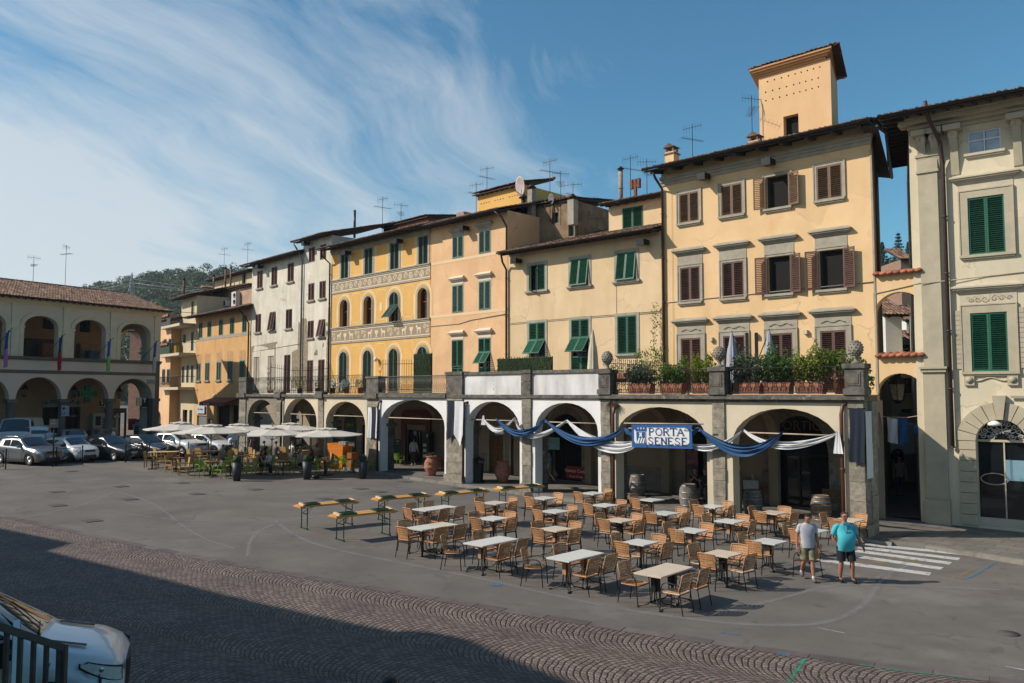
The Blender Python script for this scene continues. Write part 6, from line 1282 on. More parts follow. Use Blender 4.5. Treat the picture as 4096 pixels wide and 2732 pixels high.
for u,v,i in ((226,1967,'the left one of the front pair near the parked cars'),(230,2022,'the one nearest the cobbles on the left'),(483,1946,'behind the other drains on the left'),(518,1997,'in the middle of the left asphalt'),(367,2083,'the largest, beside the cobbled road'),(729,1932,'in front of the tan wicker chairs'),(788,1976,'in front of the green chairs'),(283,1885,'right in front of the parked white hatchback'),(1020,1958,'in front of the middle planter'),(1295,1996,'behind the left trestle table'),(1442,1955,'in front of the chalkboard'),(1515,1967,'beside the one in front of the chalkboard'),(1620,1927,'by the kerb near the terracotta urn'),(1825,1953,'by the kerb at the wide stone pier'),(2050,1972,'between kerb and rear trestle table')): manhole(u,v,i,.27)
manhole(4035,2535,'round one with pale collar at the far right',.33,False); manhole(3128,2297,'round one beside the walking men',.3,False)
# ============ the house behind the camera that shades the foreground
SH=[gp(*p) for p in ((0,2098),(357,2173),(262,2205),(595,2286),(1012,2393),(1400,2482),(1660,2536),(1720,2524),(1800,2536),(1916,2562),(2111,2650),(2330,2735))]
hh=12.; off=Vector((-mco(R(SAZ)),-msi(R(SAZ)),0))*(hh/math.tan(R(SEL)))
pts=[(p.x+off.x,p.y+off.y) for p in SH]; a0=Vector(pts[0])+Vector((-25,21)); pts=[tuple(a0)]+pts+[(pts[-1][0]+10.5,pts[-1][1]-9.5)]
bk=[(p[0]-7,p[1]-8) for p in pts[::-1]]
t=thing('house','tall house behind the viewer whose shadow falls on the cobbles','house'); b=MB(); b.prism(pts+bk,-1,hh); b.build('wall',pB1,t)
simplehouse('brick-pink house with dark roof seen through the end arch of the loggia',520,640,95,1325,mat('brick_pink',(.32,.19,.14),.9,.2,2),[(560,1390,568,1420,mDkGreen),(590,1390,598,1420,mDkGreen)],depth=8,over=.5)
# ============ hill with wood
def terr(us,vt,Y0,Y1,name):
 rows=[]
 for i in range(9):
  Y=Y0+(Y1-Y0)*i/8; f=i/8; rows.append([(at(u,v,Y).x,Y,1.5+(at(u,v,Y1).z-4.5-1.5)*(f**.8)) for u,v in zip(us,vt)])
 b=MB(); b.grid(rows); return b.build(name,mat('hill_soil',(.035,.045,.02),.95,.2,.05),kind='structure'),rows
us=[-300,0,150,270,420,540,643,800,1000,1150,1300,1500]; vt=[1180,1165,1170,1172,1145,1112,1092,1080,1072,1078,1100,1150]
hill,rows=terr(us,vt,230,420,'hill')
class NB:      # leaf clumps made in bulk
 def __init__(s,V_,r_): s.V_=V_; s.r_=r_
 def build(s,name,m,**k):
  n=len(s.r_); me=D.meshes.new(name); me.vertices.add(4*n); me.vertices.foreach_set('co',s.V_.astype(np.float32).ravel()); me.loops.add(4*n); me.loops.foreach_set('vertex_index',np.arange(4*n,dtype=np.int32)); me.polygons.add(n); me.polygons.foreach_set('loop_start',np.arange(0,4*n,4,dtype=np.int32)); me.polygons.foreach_set('loop_total',np.full(n,4,dtype=np.int32)); me.update(calc_edges=True); a_=me.attributes.new('rnd','FLOAT','FACE'); a_.data.foreach_set('value',s.r_.astype(np.float32)); me.materials.append(m); o=D.objects.new(name,me); COL.objects.link(o); return tag(o,**k)
def crowns(rows,n,r0,r1,q,s,seed):
 g=np.random.RandomState(seed); A=np.array(rows,float); i=g.rand(n)*(A.shape[0]-1); j=g.rand(n)*(A.shape[1]-1); a=i.astype(int); c=j.astype(int); fi=(i-a)[:,None]; fj=(j-c)[:,None]
 P=(A[a,c]*(1-fi)+A[a+1,c]*fi)*(1-fj)+(A[a,c+1]*(1-fi)+A[a+1,c+1]*fi)*fj; r=g.uniform(r0,r1,n); P[:,2]+=r*g.uniform(.5,1.5,n); tone=g.uniform(-.3,.3,n)
 C=[P];Rr=[r];T=[tone]
 for _ in range(3): d=g.uniform(-1,1,(n,3)); d[:,2]=g.uniform(-.1,1,n); C.append(P+d*r[:,None]*.75); Rr.append(r*g.uniform(.35,.6,n)); T.append(tone+g.uniform(-.1,.15,n))
 C=np.concatenate(C);Rr=np.concatenate(Rr);T=np.concatenate(T); cnt=np.concatenate([np.full(n,q),np.full(3*n,q//4)]); ix=np.repeat(np.arange(len(C)),cnt); m=len(ix)
 d=g.normal(size=(m,3)); d/=np.linalg.norm(d,axis=1)[:,None]; rad=np.where(g.rand(m)<.75,g.uniform(.8,1.05,m),g.rand(m)**.5); p=C[ix]+d*(Rr[ix]*rad)[:,None]*np.array([1,1,.85])
 nn=d+g.normal(size=(m,3))*.6; nn/=np.linalg.norm(nn,axis=1)[:,None]; u=np.cross(nn,g.normal(size=(m,3))); u/=np.linalg.norm(u,axis=1)[:,None]; v=np.cross(nn,u); k=(s*g.uniform(.5,1.4,m))[:,None]
 V_=np.stack([p-u*k,p+v*k*.6,p+u*k,p-v*k*.6],1); return NB(V_,np.clip(.5+.3*d[:,2]+T[ix]+g.uniform(-.2,.2,m),0,1))  # crown tops toned lighter, undersides darker: overhead light in the colour, plus random
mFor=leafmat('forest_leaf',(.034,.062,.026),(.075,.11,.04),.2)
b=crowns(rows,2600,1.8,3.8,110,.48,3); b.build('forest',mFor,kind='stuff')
us=[3380,3480,3560,3640,3720,3800]; vt=[1040,1030,1010,1005,1000,1000]
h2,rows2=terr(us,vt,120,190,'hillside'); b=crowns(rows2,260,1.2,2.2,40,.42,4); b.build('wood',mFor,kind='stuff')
mPine=leafmat('pine_needle',(.012,.028,.018),(.03,.05,.03),.1)
for i,(u,v,Y,h_) in enumerate(((3528,965,170,9),(3592,925,172,13),(3633,965,165,8))):
 p=at(u,v,Y); t=thing('pine_tree','dark conifer %s of the three on the skyline above the alley'%('left','tallest','right')[i],'tree',loc=(p.x,p.y,p.z-h_),group='conifers on the skyline'); b=MB(); b.tube([(0,0,-3),(0,0,h_)],[.2,.03],6); b.build('trunk',mWood,t); b=MB()
 for k in range(16): z=h_*(.15+.85*k/16); r=(h_-z)*.28+.15; [pleaf(b,(r*.5*mco(a),r*.5*msi(a),z-.1*r),(r*.6,r*.6,.25),16,.22) for a in (0,1.3,2.6,3.9,5.2)]
 b.build('crown',mPine,t)
p=at(528,1090,330); z0=at(528,1210,330).z; t=thing('electricity_pylon','grey lattice electricity pylon standing before the wooded hill','pylon',loc=(p.x,p.y,z0)); h_=p.z-z0; b=MB(); n=9
for s1 in (-1,1):
 for s2 in (-1,1): b.tube([(s1*1.6,s2*1.6,-6),(s1*.5,s2*.5,h_*.6),(0,0,h_)],.13,4)
for k in range(n):
 z=h_*k/n; w_=1.6-(1.1)*k/n*1.4 if k/n<.7 else .4; w_=max(.25,w_); w2=max(.2,w_-.15)
 for s2 in (-1,1): b.tube([(-w_,s2*w_,z),(w2,s2*w2,z+h_/n)],.07,3); b.tube([(w_,s2*w_,z),(-w2,s2*w2,z+h_/n)],.07,3)
b.build('mast',mat('pylon_grey',(.30,.32,.33),.6,.1),t); b=MB()
for zz,l_ in ((.62,4.5),(.75,3.6),(.88,3.0)):
 for sg in (-1,1): b.tube([(0,0,h_*zz+.5),(sg*l_,0,h_*zz),(0,0,h_*zz-.1)],.09,3); b.tube([(sg*l_,0,h_*zz),(sg*l_,0,h_*zz-1.1)],.12,4)
b.build('crossarm',mat('pylon_grey',(.3,.3,.3)),t)
t=thing('power_lines','thin power lines crossing before the wooded hill','power line'); b=MB()
for k,(zz,sg) in enumerate(((.62,1),(.75,-1),(.88,1),(.75,1))):
 a=Vector((p.x,p.y,z0+h_*zz-1.1));
 for e in (at(1500,1180+14*k,260),at(-200,1230+12*k,420)):
  b.tube([a.lerp(e,q/10)-Vector((0,0,5*(q/10)*(1-q/10))) for q in range(11)],.05,3)
b.build('cable',mat('pylon_grey',(.3,.3,.3)),t)
# ============ skinned figures
def skin(pts,edges,m,parent,name,sub=1,sc=1.0,fold=0):
 me=D.meshes.new('s'); me.from_pydata([tuple(Vector(p[:3])*sc) for p in pts],edges,[]); o=D.objects.new('s',me); COL.objects.link(o)
 md=o.modifiers.new('k','SKIN'); md.use_smooth_shade=True
 for i,p in enumerate(pts):
  sv=me.skin_vertices[0].data[i]; r=p[3]; r2=p[4] if len(p)>4 else r; sv.radius=(r*sc,r2*sc); sv.use_root=(i==0)
 s2=o.modifiers.new('u','SUBSURF'); s2.levels=sub; s2.render_levels=sub
 dg=bpy.context.evaluated_depsgraph_get(); nm=D.meshes.new_from_object(o.evaluated_get(dg)); D.objects.remove(o); D.meshes.remove(me)
 nm.materials.clear(); nm.materials.append(m)
 if fold:
  for v in nm.vertices: c=v.co; v.co=c+v.normal*fold*(msi(c.z*31+c.x*23)+.8*msi(c.z*53-c.x*40+c.y*17)+.6*msi(c.x*70+c.z*12))
 q=D.objects.new(name,nm); COL.objects.link(q); q.parent=parent; return q
BASE=dict(pel=(0,0,.95),spi=(0,0,1.12),che=(0,0,1.32),nek=(0,-.005,1.48),hb=(0,.01,1.56),hd=(0,.02,1.66),
shL=(-.175,0,1.41),shR=(.175,0,1.41),elL=(-.24,-.03,1.13),elR=(.24,-.03,1.13),wrL=(-.26,.04,.88),wrR=(.26,.04,.88),
hiL=(-.09,0,.9),hiR=(.09,0,.9),knL=(-.1,.03,.5),knR=(.1,.03,.5),anL=(-.1,-.02,.09),anR=(.1,-.02,.09),hdir=(0,1,0))
SIT=dict(pel=(0,0,.52),spi=(0,-.02,.7),che=(0,-.0,.9),nek=(0,.02,1.06),hb=(0,.04,1.14),hd=(0,.06,1.24),shL=(-.175,0,.99),shR=(.175,0,.99),elL=(-.23,.08,.74),elR=(.23,.08,.74),wrL=(-.14,.32,.7),wrR=(.14,.32,.7),
hiL=(-.09,.02,.5),hiR=(.09,.02,.5),knL=(-.12,.44,.5),knR=(.12,.44,.5),anL=(-.12,.42,.09),anR=(.12,.46,.09))
SK=mat('skin',(.42,.22,.15),.55,.08,8); SKd=mat('skin_tan',(.33,.15,.095),.55,.1,8)
def fab(n,c,v=.12,**k): return mat('cloth_'+n,c,.85,v,5,**k)
HR=dict(black=mat('hair_black',(.014,.011,.010),.6,.3,30),brown=mat('hair_brown',(.06,.03,.018),.6,.3,30),blonde=mat('hair_blonde',(.42,.28,.14),.6,.3,30),grey=mat('hair_grey',(.35,.33,.31),.6,.2,30),auburn=mat('hair_auburn',(.16,.06,.025),.6,.3,30))
def person(label,M,pose=None,top=None,bot=None,hair='brown',hairlen=0,shorts=False,dress=False,sleeve=.5,fat=1.,h=1.75,skinm=None,shoe=None,face=False,sock=None,bag=None,bald=False,group=None,extra=None,sleeveless=False):
 J=dict(BASE);
 if pose: J.update(pose)
 s=h/1.75; skm=skinm or SK; t=thing('person',label,'person',M=M,group=group); V={k:Vector(v) for k,v in J.items()}
 shoe=shoe or fab('shoe_dark',(.02,.02,.02)); top=top or fab('navy',(.02,.03,.06)); bot=bot or fab('dark',(.02,.02,.025))
 P=[];E=[]
 def add(p,r,r2=None): P.append(tuple(p)+((r,r2) if r2 else (r,r))); return len(P)-1
 pe=add(V['pel'],.115*fat**.5,.09*fat**.5); sp=add(V['spi'],.12*fat,.09*fat); ch=add(V['che'],.135,.10); nk=add(V['nek'],.058*fat**.3); hb=add(V['hb'],.05);
 hd_=V['hd']; up=(hd_-V['hb']).normalized(); fw=Vector(J['hdir']); fw=(fw-up*fw.dot(up)).normalized()
 j1=add(V['hb']+up*.045+fw*.02,.068,.08); hf=fat**.4; h2=add(hd_+fw*.004,.082*hf,.10*hf); h3=add(hd_+up*.075-fw*.004,.067*hf,.083*hf)
 E+=[(pe,sp),(sp,ch),(ch,nk),(nk,hb),(hb,j1),(j1,h2),(h2,h3)]
 hands=[]
 for S in 'LR':
  sh=add(V['sh'+S]+Vector((0,0,-.015)),.05); el=add(V['el'+S],.042*fat**.5); m1=add(V['el'+S].lerp(V['wr'+S],.35),.042*fat**.5); wr=add(V['wr'+S],.026,.03); E+=[(ch,sh),(sh,el),(el,m1),(m1,wr)]
  d=(V['wr'+S]-V['el'+S]).normalized(); pm=V['wr'+S]+d*.07; pl=add(pm,.018,.036); E.append((wr,pl))
  sd=d.cross(Vector((1,0,0)) if abs(d.x)<.8 else Vector((0,1,0))).normalized(); inn=sd.cross(d).normalized()*(1 if S=='L' else -1)
  if face:
   for k,(o_,l_) in enumerate(((-.03,.068),(-.01,.08),(.01,.076),(.03,.058))):
    a=add(pm+d*.03+sd*o_,.0095); b_=add(pm+d*(.03+l_*.55)+sd*o_*1.15+inn*.008,.0085); c_=add(pm+d*(.03+l_*.9)+sd*o_*1.1+inn*.03,.007); E+=[(pl,a),(a,b_),(b_,c_)]
   a=add(pm-d*.01+sd*-.04+inn*.01,.011); b_=add(pm+d*.025+sd*-.058+inn*.02,.009); E+=[(pl,a),(a,b_)]
  else: a=add(pm+d*.07+inn*.012,.014,.03); E.append((pl,a))
  hi=add(V['hi'+S],.092,.095); th=add(V['hi'+S].lerp(V['kn'+S],.45),.075); kn=add(V['kn'+S],.054*fat**.3); cf=add(V['kn'+S].lerp(V['an'+S],.3)+Vector((0,-.012,0)),.061*fat**.3); an=add(V['an'+S],.036)
  ft=add(V['an'+S]+Vector(J.get('toe'+S,(0,.13,-.05))),.03,.022); E+=[(pe,hi),(hi,th),(th,kn),(kn,cf),(cf,an),(an,ft)]
 skin(P,E,skm,t,'body',2,s)
 Xs=(V['shR']-V['shL']).normalized()
 def ring(c,up,a_,b_,f=0,n=20,ex=.8,ph=0):
  up=up.normalized(); fw_=up.cross(Xs).normalized(); xx=fw_.cross(up).normalized(); R_=[]
  for k in range(n):
   t_=2*pi*k/n; c_,s_=mco(t_),msi(t_); w_=1+(.022*msi(5*t_+ph*9)+.018*msi(9*t_-ph*14))
   R_.append((c+xx*a_*w_*math.copysign(abs(c_)**ex,c_)+fw_*(f+b_*w_*math.copysign(abs(s_)**ex,s_)))*s)
  return R_
 sit=abs(V['knL'].z-V['hiL'].z)<.2; u1=V['spi']-V['pel']; u2=V['che']-V['spi']; u3=V['nek']-V['che']; fb=max(0,fat-1)
 low=V['pel']-u1*(.62 if not sit else .1)
 b=MB(); b.grid([ring(low,u1,.178*fat**.6,.13*fat**.5,.10*fb),ring(V['pel'],u1,.17*fat**.7,.128*fat**.6,.16*fb,ph=.3),ring(V['pel']+u1*.6,u1,.158*fat,.122*fat**.8,.22*fb,ph=.6),ring(V['spi'],u2,.165*fat,.12*fat**.8,.20*fb,ph=.9),ring(V['spi']+u2*.5,u2,.182*fat**.6,.124*fat**.5,.1*fb,ph=1.2),ring(V['che'],u3,.197*fat**.25,.124,.02*fb,ph=1.5),ring(V['che']+u3*.4,u3,.2*fat**.2,.104,0,ph=1.7),ring(V['che']+u3*.62,u3,.172,.085),ring(V['che']+u3*.82,u3,.115,.07),ring(V['nek']-u3*.08,u3,.073,.062,.004),ring(V['nek']+u3*.03,u3,.066,.058,.006)],close=True)
 if not sleeveless:
  for S in 'LR':
   A,B=V['sh'+S],V['el'+S]; ins=A+(V['nek']-A)*.42+Vector((0,0,-.03));
   P_=[ins,A+Vector((0,0,-.02))]; r_=[.045,.06*fat**.4]; e_=min(1,sleeve)
   for q_ in range(1,5): P_.append(A.lerp(B,e_*q_/4)); r_.append(.066*fat**.35-.002*q_/4+.004*msi(q_*2.5))
   if sleeve>1: P_+= [B.lerp(V['wr'+S],.5),B.lerp(V['wr'+S],.92)]; r_=r_[:-1]+[.058,.05,.042]
   b.tube([p*s for p in P_],[x*s for x in r_],12,cap=False)
 b.build('shirt',top,t)
 b=MB(); wr_=[]
 for S in 'LR':
  h0,k0=V['hi'+S],V['kn'+S]; P_=[V['pel'].lerp(h0,.75)+u1*.18,h0]; r_=[.09,.105*fat**.3]; e_=.9 if shorts else 1
  for q_ in range(1,5): P_.append(h0.lerp(k0,e_*q_/4)); r_.append((.104 if shorts else .098)*fat**.2-(.008 if shorts else .03)*q_/4+.003*msi(q_*3))
  if not shorts: P_+=[k0.lerp(V['an'+S],.5),k0.lerp(V['an'+S],.93)]; r_+=[.066,.06]
  b.tube([p*s for p in P_],[x*s for x in r_],14,cap=False)
 b.grid([ring(V['pel']-u1*.35,u1,.165*fat**.4,.12*fat**.4),ring(V['pel']+u1*.35,u1,.155*fat**.5,.118*fat**.5)],close=True); b.build('shorts' if shorts else 'trousers',bot,t)
 def q(p,r,r2=None): Q.append(tuple(p)+((r,r2) if r2 else (r,r))); return len(Q)-1
 for S in 'LR':
  to=Vector(J.get('toe'+S,(0,.13,-.05))); A=V['an'+S]; Q=[];F=[]; a=q(A+Vector((0,-.05,-.04)),.05,.05); b_=q(A+to*.5+Vector((0,0,-.012)),.055,.048); c_=q(A+to*1.2+Vector((0,0,.0)),.05,.038); F=[(a,b_),(b_,c_)]; skin(Q,F,shoe,t,'shoe',1,s)
  if sock: Q=[];F=[]; a=q(A+Vector((0,0,-.03)),.045); b_=q(A.lerp(V['kn'+S],.22),.047); skin(Q,[(a,b_)],sock,t,'sock',1,s)
 if not bald:
  hm=HR[hair]; b=MB(); c=hd_+up*.035-fw*.018; rt=up.cross(fw).normalized()
  K=Matrix((( rt.x,fw.x,up.x,c.x*s),(rt.y,fw.y,up.y,c.y*s),(rt.z,fw.z,up.z,c.z*s),(0,0,0,1)))
  bm_=t.children[0].data; hc=hd_*s; ok={}; rs_=random.Random(5)
  for v in bm_.vertices:
   d_=v.co-hc
   if d_.length<.15*s:
    f_=d_.dot(fw)/s; z_=d_.dot(up)/s
    if z_>(-.085 if f_<-.03 else -.055+1.25*max(0,f_+.03)): ok[v.index]=v.co+v.normal*.012*s*rs_.uniform(.7,1.5)+up*.004
  ix={i:k for k,i in enumerate(ok)}; b.add(list(ok.values()),[tuple(ix[i] for i in p.vertices) for p in bm_.polygons if all(i in ix for i in p.vertices)],sm=True)
  for p_ in list(ok.values()):
   for _ in range(3 if face else 1):
    n_=(p_-hc).normalized(); q_=p_+n_*.002; d_=(fw*-.5+rt*rs_.uniform(-1,1)+up*rs_.uniform(-.2,.6)).normalized()*.016*s; e_=n_.cross(d_).normalized()*.004*s; b.add([q_-e_,q_+e_,q_+d_+n_*.006*s],[(0,1,2)])
  if hairlen:
   rows=[]
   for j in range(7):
    f=j/6; wd=.085*s*(1+.35*msi(f*pi)); rows.append([K@Vector((wd*mco(pi+pi*k/10),-.0*s+wd*.8*msi(pi+pi*k/10)-.02*f*s,-f*hairlen*s+.0)) for k in range(11)])
   b.grid(rows); rows2=[[K@Vector((.055*s*mco(pi+pi*k/10),.03*msi(pi+pi*k/10)-.01,-j/6*hairlen*s*.97)) for k in range(11)] for j in range(7)]; b.grid(rows2)
  b.build('hair',hm,t)
 if face:
  rt=up.cross(fw).normalized(); b=MB(); c=hd_*s
  P_=lambda x,y,z: c+rt*x*s+fw*y*s+up*z*s
  b.ball(P_(0,.106,-.028),.016*s,8,6); b.tube([P_(0,.092,.012),P_(0,.108,-.022)],[.008*s,.013*s],6)
  for sg in (-1,1): b.ball(P_(sg*.078,-.005,-.01),.022*s,8,5,(.4,.8,1.2));
  b.tube([P_(-.04,.086,.018),P_(-.02,.095,.022),P_(-.008,.094,.018)],.006*s,4); b.tube([P_(.04,.086,.018),P_(.02,.095,.022),P_(.008,.094,.018)],.006*s,4)
  b.build('face',skm,t)
  b=MB(); b.tube([P_(-.024,.088,-.062),P_(0,.098,-.06),P_(.024,.088,-.062)],.006*s,5); b.build('mouth',mat('lips',(.25,.07,.055),.5,.1),t)
  b=MB()
  for sg in (-1,1): b.ball(P_(sg*.03,.086,.006),.0095*s,8,5)
  b.build('eyes',mat('eye_dark',(.05,.03,.02),.2,.1),t)
  if extra=='glasses':
   b=MB(); [b.ball(P_(sg*.031,.098,.004),.027*s,10,6,(1,.25,.72)) for sg in (-1,1)]; b.tube([P_(-.075,.01,.012),P_(-.055,.085,.012),P_(.055,.085,.012),P_(.075,.01,.012)],.004*s,4); b.build('sunglasses',mBlack,t)
 if hair and face and extra=='stubble': b=MB();
 return t
def face_to(p,q): # rotation so that local +y points from p to q
 return mat2(-(q[0]-p[0]),(q[1]-p[1]))
def put(u,v,rz,h=0,kz=0): p=gp(u,v,h); return MT((p.x,p.y,p.z+kz))@MR(rz,4,'Z')
# ---- the two men walking
p=gp(3233,2322);
tshirt=mat('cloth_greytee',(.40,.40,.44),.85,.1,6,stain=(.17,.17,.20),stsc=5,stlo=.60); camo=mat('cloth_camo',(.16,.14,.08),.85,.5,9,c2=(.30,.26,.16),stain=(.06,.06,.04),stsc=10,stlo=.56)
man1=person('young man in grey T-shirt and camouflage shorts looking down as he walks',MT((p.x,p.y,p.z))@MR(R(180-5),4,'Z'),
pose=dict(nek=(0,.02,1.475),hb=(0,.05,1.54),hd=(0,.10,1.62),hdir=(.05,.75,-.6),elL=(-.245,-.04,1.12),elR=(.245,-.05,1.12),wrL=(-.26,.05,.87),wrR=(.27,.03,.88),knL=(-.09,.10,.49),anL=(-.09,.17,.09),knR=(.1,.05,.5),anR=(.1,-.26,.17),toeR=(0,.11,-.08),hiL=(-.085,0,.9)),
top=tshirt,bot=camo,hair='black',shorts=True,sleeve=.62,fat=1.03,h=1.74,skinm=SKd,shoe=fab('shoe_grey',(.10,.11,.12)),face=True,sock=fab('white_sock',(.6,.6,.6)))
p=gp(3384,2330); teal=mat('cloth_turquoise',(.06,.40,.48),.8,.1,4)
man2=person('heavy man in turquoise polo shirt, sunglasses and black shorts walking',MT((p.x,p.y,p.z))@MR(R(180+2),4,'Z'),
pose=dict(elL=(-.34,-.06,1.15),elR=(.30,-.07,1.14),wrL=(-.40,.08,.93),wrR=(.20,.0,.93),shL=(-.2,0,1.42),shR=(.2,0,1.42),knL=(-.13,.10,.5),anL=(-.15,.06,.09),toeL=(-.02,.13,-.045),knR=(.12,.04,.5),anR=(.12,-.06,.09),hiL=(-.11,0,.9),hiR=(.11,0,.9),hdir=(0.05,1,.15),spi=(0,.05,1.13)),
top=teal,bot=fab('black_shorts',(.012,.012,.018)),hair='brown',shorts=True,sleeve=.8,fat=1.34,h=1.77,skinm=SKd,shoe=fab('shoe_black',(.012,.012,.012)),face=True,extra='glasses')
b=MB(); b.tube([(-.07,.10,1.49),(-.075,.16,1.38),(-.04,.205,1.28),(.04,.205,1.28),(.075,.16,1.38),(.07,.10,1.49)],.004,4);
for sg in (-1,1): b.tube([(sg*.035+.028*mco(a*pi/5),.212,1.275+.018*msi(a*pi/5)) for a in range(11)],.004,4,cap=False)
b.build('hanging_glasses',mBlack,man2)
b=MB(); b.prism([(-.075,1.475),(-.02,1.44),(0,1.35),(.02,1.44),(.075,1.475),(.09,1.51),(-.09,1.51)],.075,.13,'y'); b.build('collar',teal,man2)
# ============ outdoor chairs and tables
mResin=mat('tan_resin',(.43,.215,.095),.55,.12,6,objr=.16); mResL=mat('pale_resin',(.55,.37,.23),.55,.1,6); mResD=mat('dark_resin',(.05,.035,.03),.5,.1,6)
mCh=mat('charcoal_frame',(.022,.023,.025),.4,.1,metal=.4)
def perf(b,nx,nz,fn,hole=.5,mi=0):
 """perforated panel: fn(u,v)->point"""
 for i in range(nx):
  for j in range(nz):
   c=[fn((i+a)/nx,(j+e)/nz) for a,e in ((0,0),(1,0),(1,1),(0,1))]; h=(1-hole)/2; d=[fn((i+a)/nx,(j+e)/nz) for a,e in ((h,h),(1-h,h),(1-h,1-h),(h,1-h))]
   b.add(c+d,[(0,1,5,4),(1,2,6,5),(2,3,7,6),(3,0,4,7)],.5)
def make_chair(seatmat,pfx):
 t=thing(pfx,'','chair'); W_=.25
 def bk(u,v): x=(u-.5)*.47; z=.50+.35*v; y=-.235-.09*v-.035*(1-(2*u-1)**2)+.03; return Vector((x,y,z+.015*(1-(2*u-1)**2)*v))
 b=MB(); perf(b,11,6,bk,.44);
 rim=[bk(u/10,0) for u in range(11)]+[bk(1,v/4) for v in range(1,5)]+[bk(1-u/10,1) for u in range(1,11)]+[bk(0,1-v/4) for v in range(1,5)]
 b.tube(rim,.016,5); n0=len(b.v)
 b.build('backrest',mResin,t)
 def se(u,v): return Vector(((u-.5)*.45,-.22+.44*v,.435-.012*msi(pi*v)))
 b=MB();
 if seatmat is mResD: b.box(-.225,.225,-.22,.22,.415,.438)
 else: perf(b,10,10,se,.4); b.tube([se(0,0),se(1,0),se(1,1),se(0,1),se(0,0)],.014,5,cap=False)
 b.build('seat',seatmat,t)
 for sg in (-1,1):
  b=MB(); b.tube([(sg*.245,.26,0),(sg*.25,.235,.30),(sg*.25,.22,.50),(sg*.25,.19,.60),(sg*.255,.11,.655),(sg*.255,-.0,.655),(sg*.25,-.16,.635),(sg*.24,-.235,.61)],.0125,6); b.build('front_leg',mCh,t)
  b=MB(); b.tube([(sg*.235,-.30,0),(sg*.235,-.23,.40),(sg*.235,-.235,.55),(sg*.235,-.27,.68)],.0125,6); b.build('rear_leg',mCh,t)
 b=MB();
 for y in (-.2,.2): b.tube([(-.245,y,.41),(.245,y,.41)],.011,5)
 b.build('stretcher',mCh,t); return t
def make_table(topm,basem,w=.7):
 t=thing('cafe_table','','table'); h=w/2; b=MB(); b.box(-h,h,-h,h,.735,.757); b.box(-h+.006,h-.006,-h+.006,h-.006,.722,.7349); b.build('tabletop',topm,t)
 b=MB()
 for sx,sy in ((1,0),(-1,0),(0,1),(0,-1)): b.box(sx*.075-(.02 if sx else .05),sx*.075+(.02 if sx else .05),sy*.075-(.02 if sy else .05),sy*.075+(.02 if sy else .05),.36,.62)
 b.build('column',basem,t)
 for k in range(4):
  a=pi/4+k*pi/2; c,s_=mco(a),msi(a); b=MB(); b.tube([(c*.2,s_*.2,.722),(c*.09,s_*.09,.62),(c*.075,s_*.075,.40),(c*.09,s_*.09,.18),(c*.17,s_*.17,.07),(c*.4,s_*.4,.025)],.0155,6); b.lathe([(.026,-.02),(.026,.012),(.012,.02)],8,(c*.4,s_*.4,.02)); b.build('leg',mCh,t)
 return t
mTopW=mat('tabletop_white',(.60,.60,.56),.35,.05,3,c2=(.66,.65,.61)); mTopC=mat('tabletop_cream',(.62,.50,.38),.35,.06,4,c2=(.68,.57,.45),detail=8); mTopI=mat('tabletop_ivory',(.60,.55,.45),.35,.05,3); mBaseW=mat('base_wood',(.36,.205,.11),.6,.15,8)
CHT={'n':make_chair(mResin,'armchair'),'l':make_chair(mResL,'armchair'),'d':make_chair(mResD,'armchair')}
TBT={}
used=set()
def inst(key,src,loc,rz,label,group):
 o=src if key not in used else copytree(src); used.add(key); o.location=loc; o.rotation_euler=(0,0,rz); o['label']=label; o['group']=group; return o
E1=Vector((.734,-.679,0)); E2=Vector((.679,.734,0))
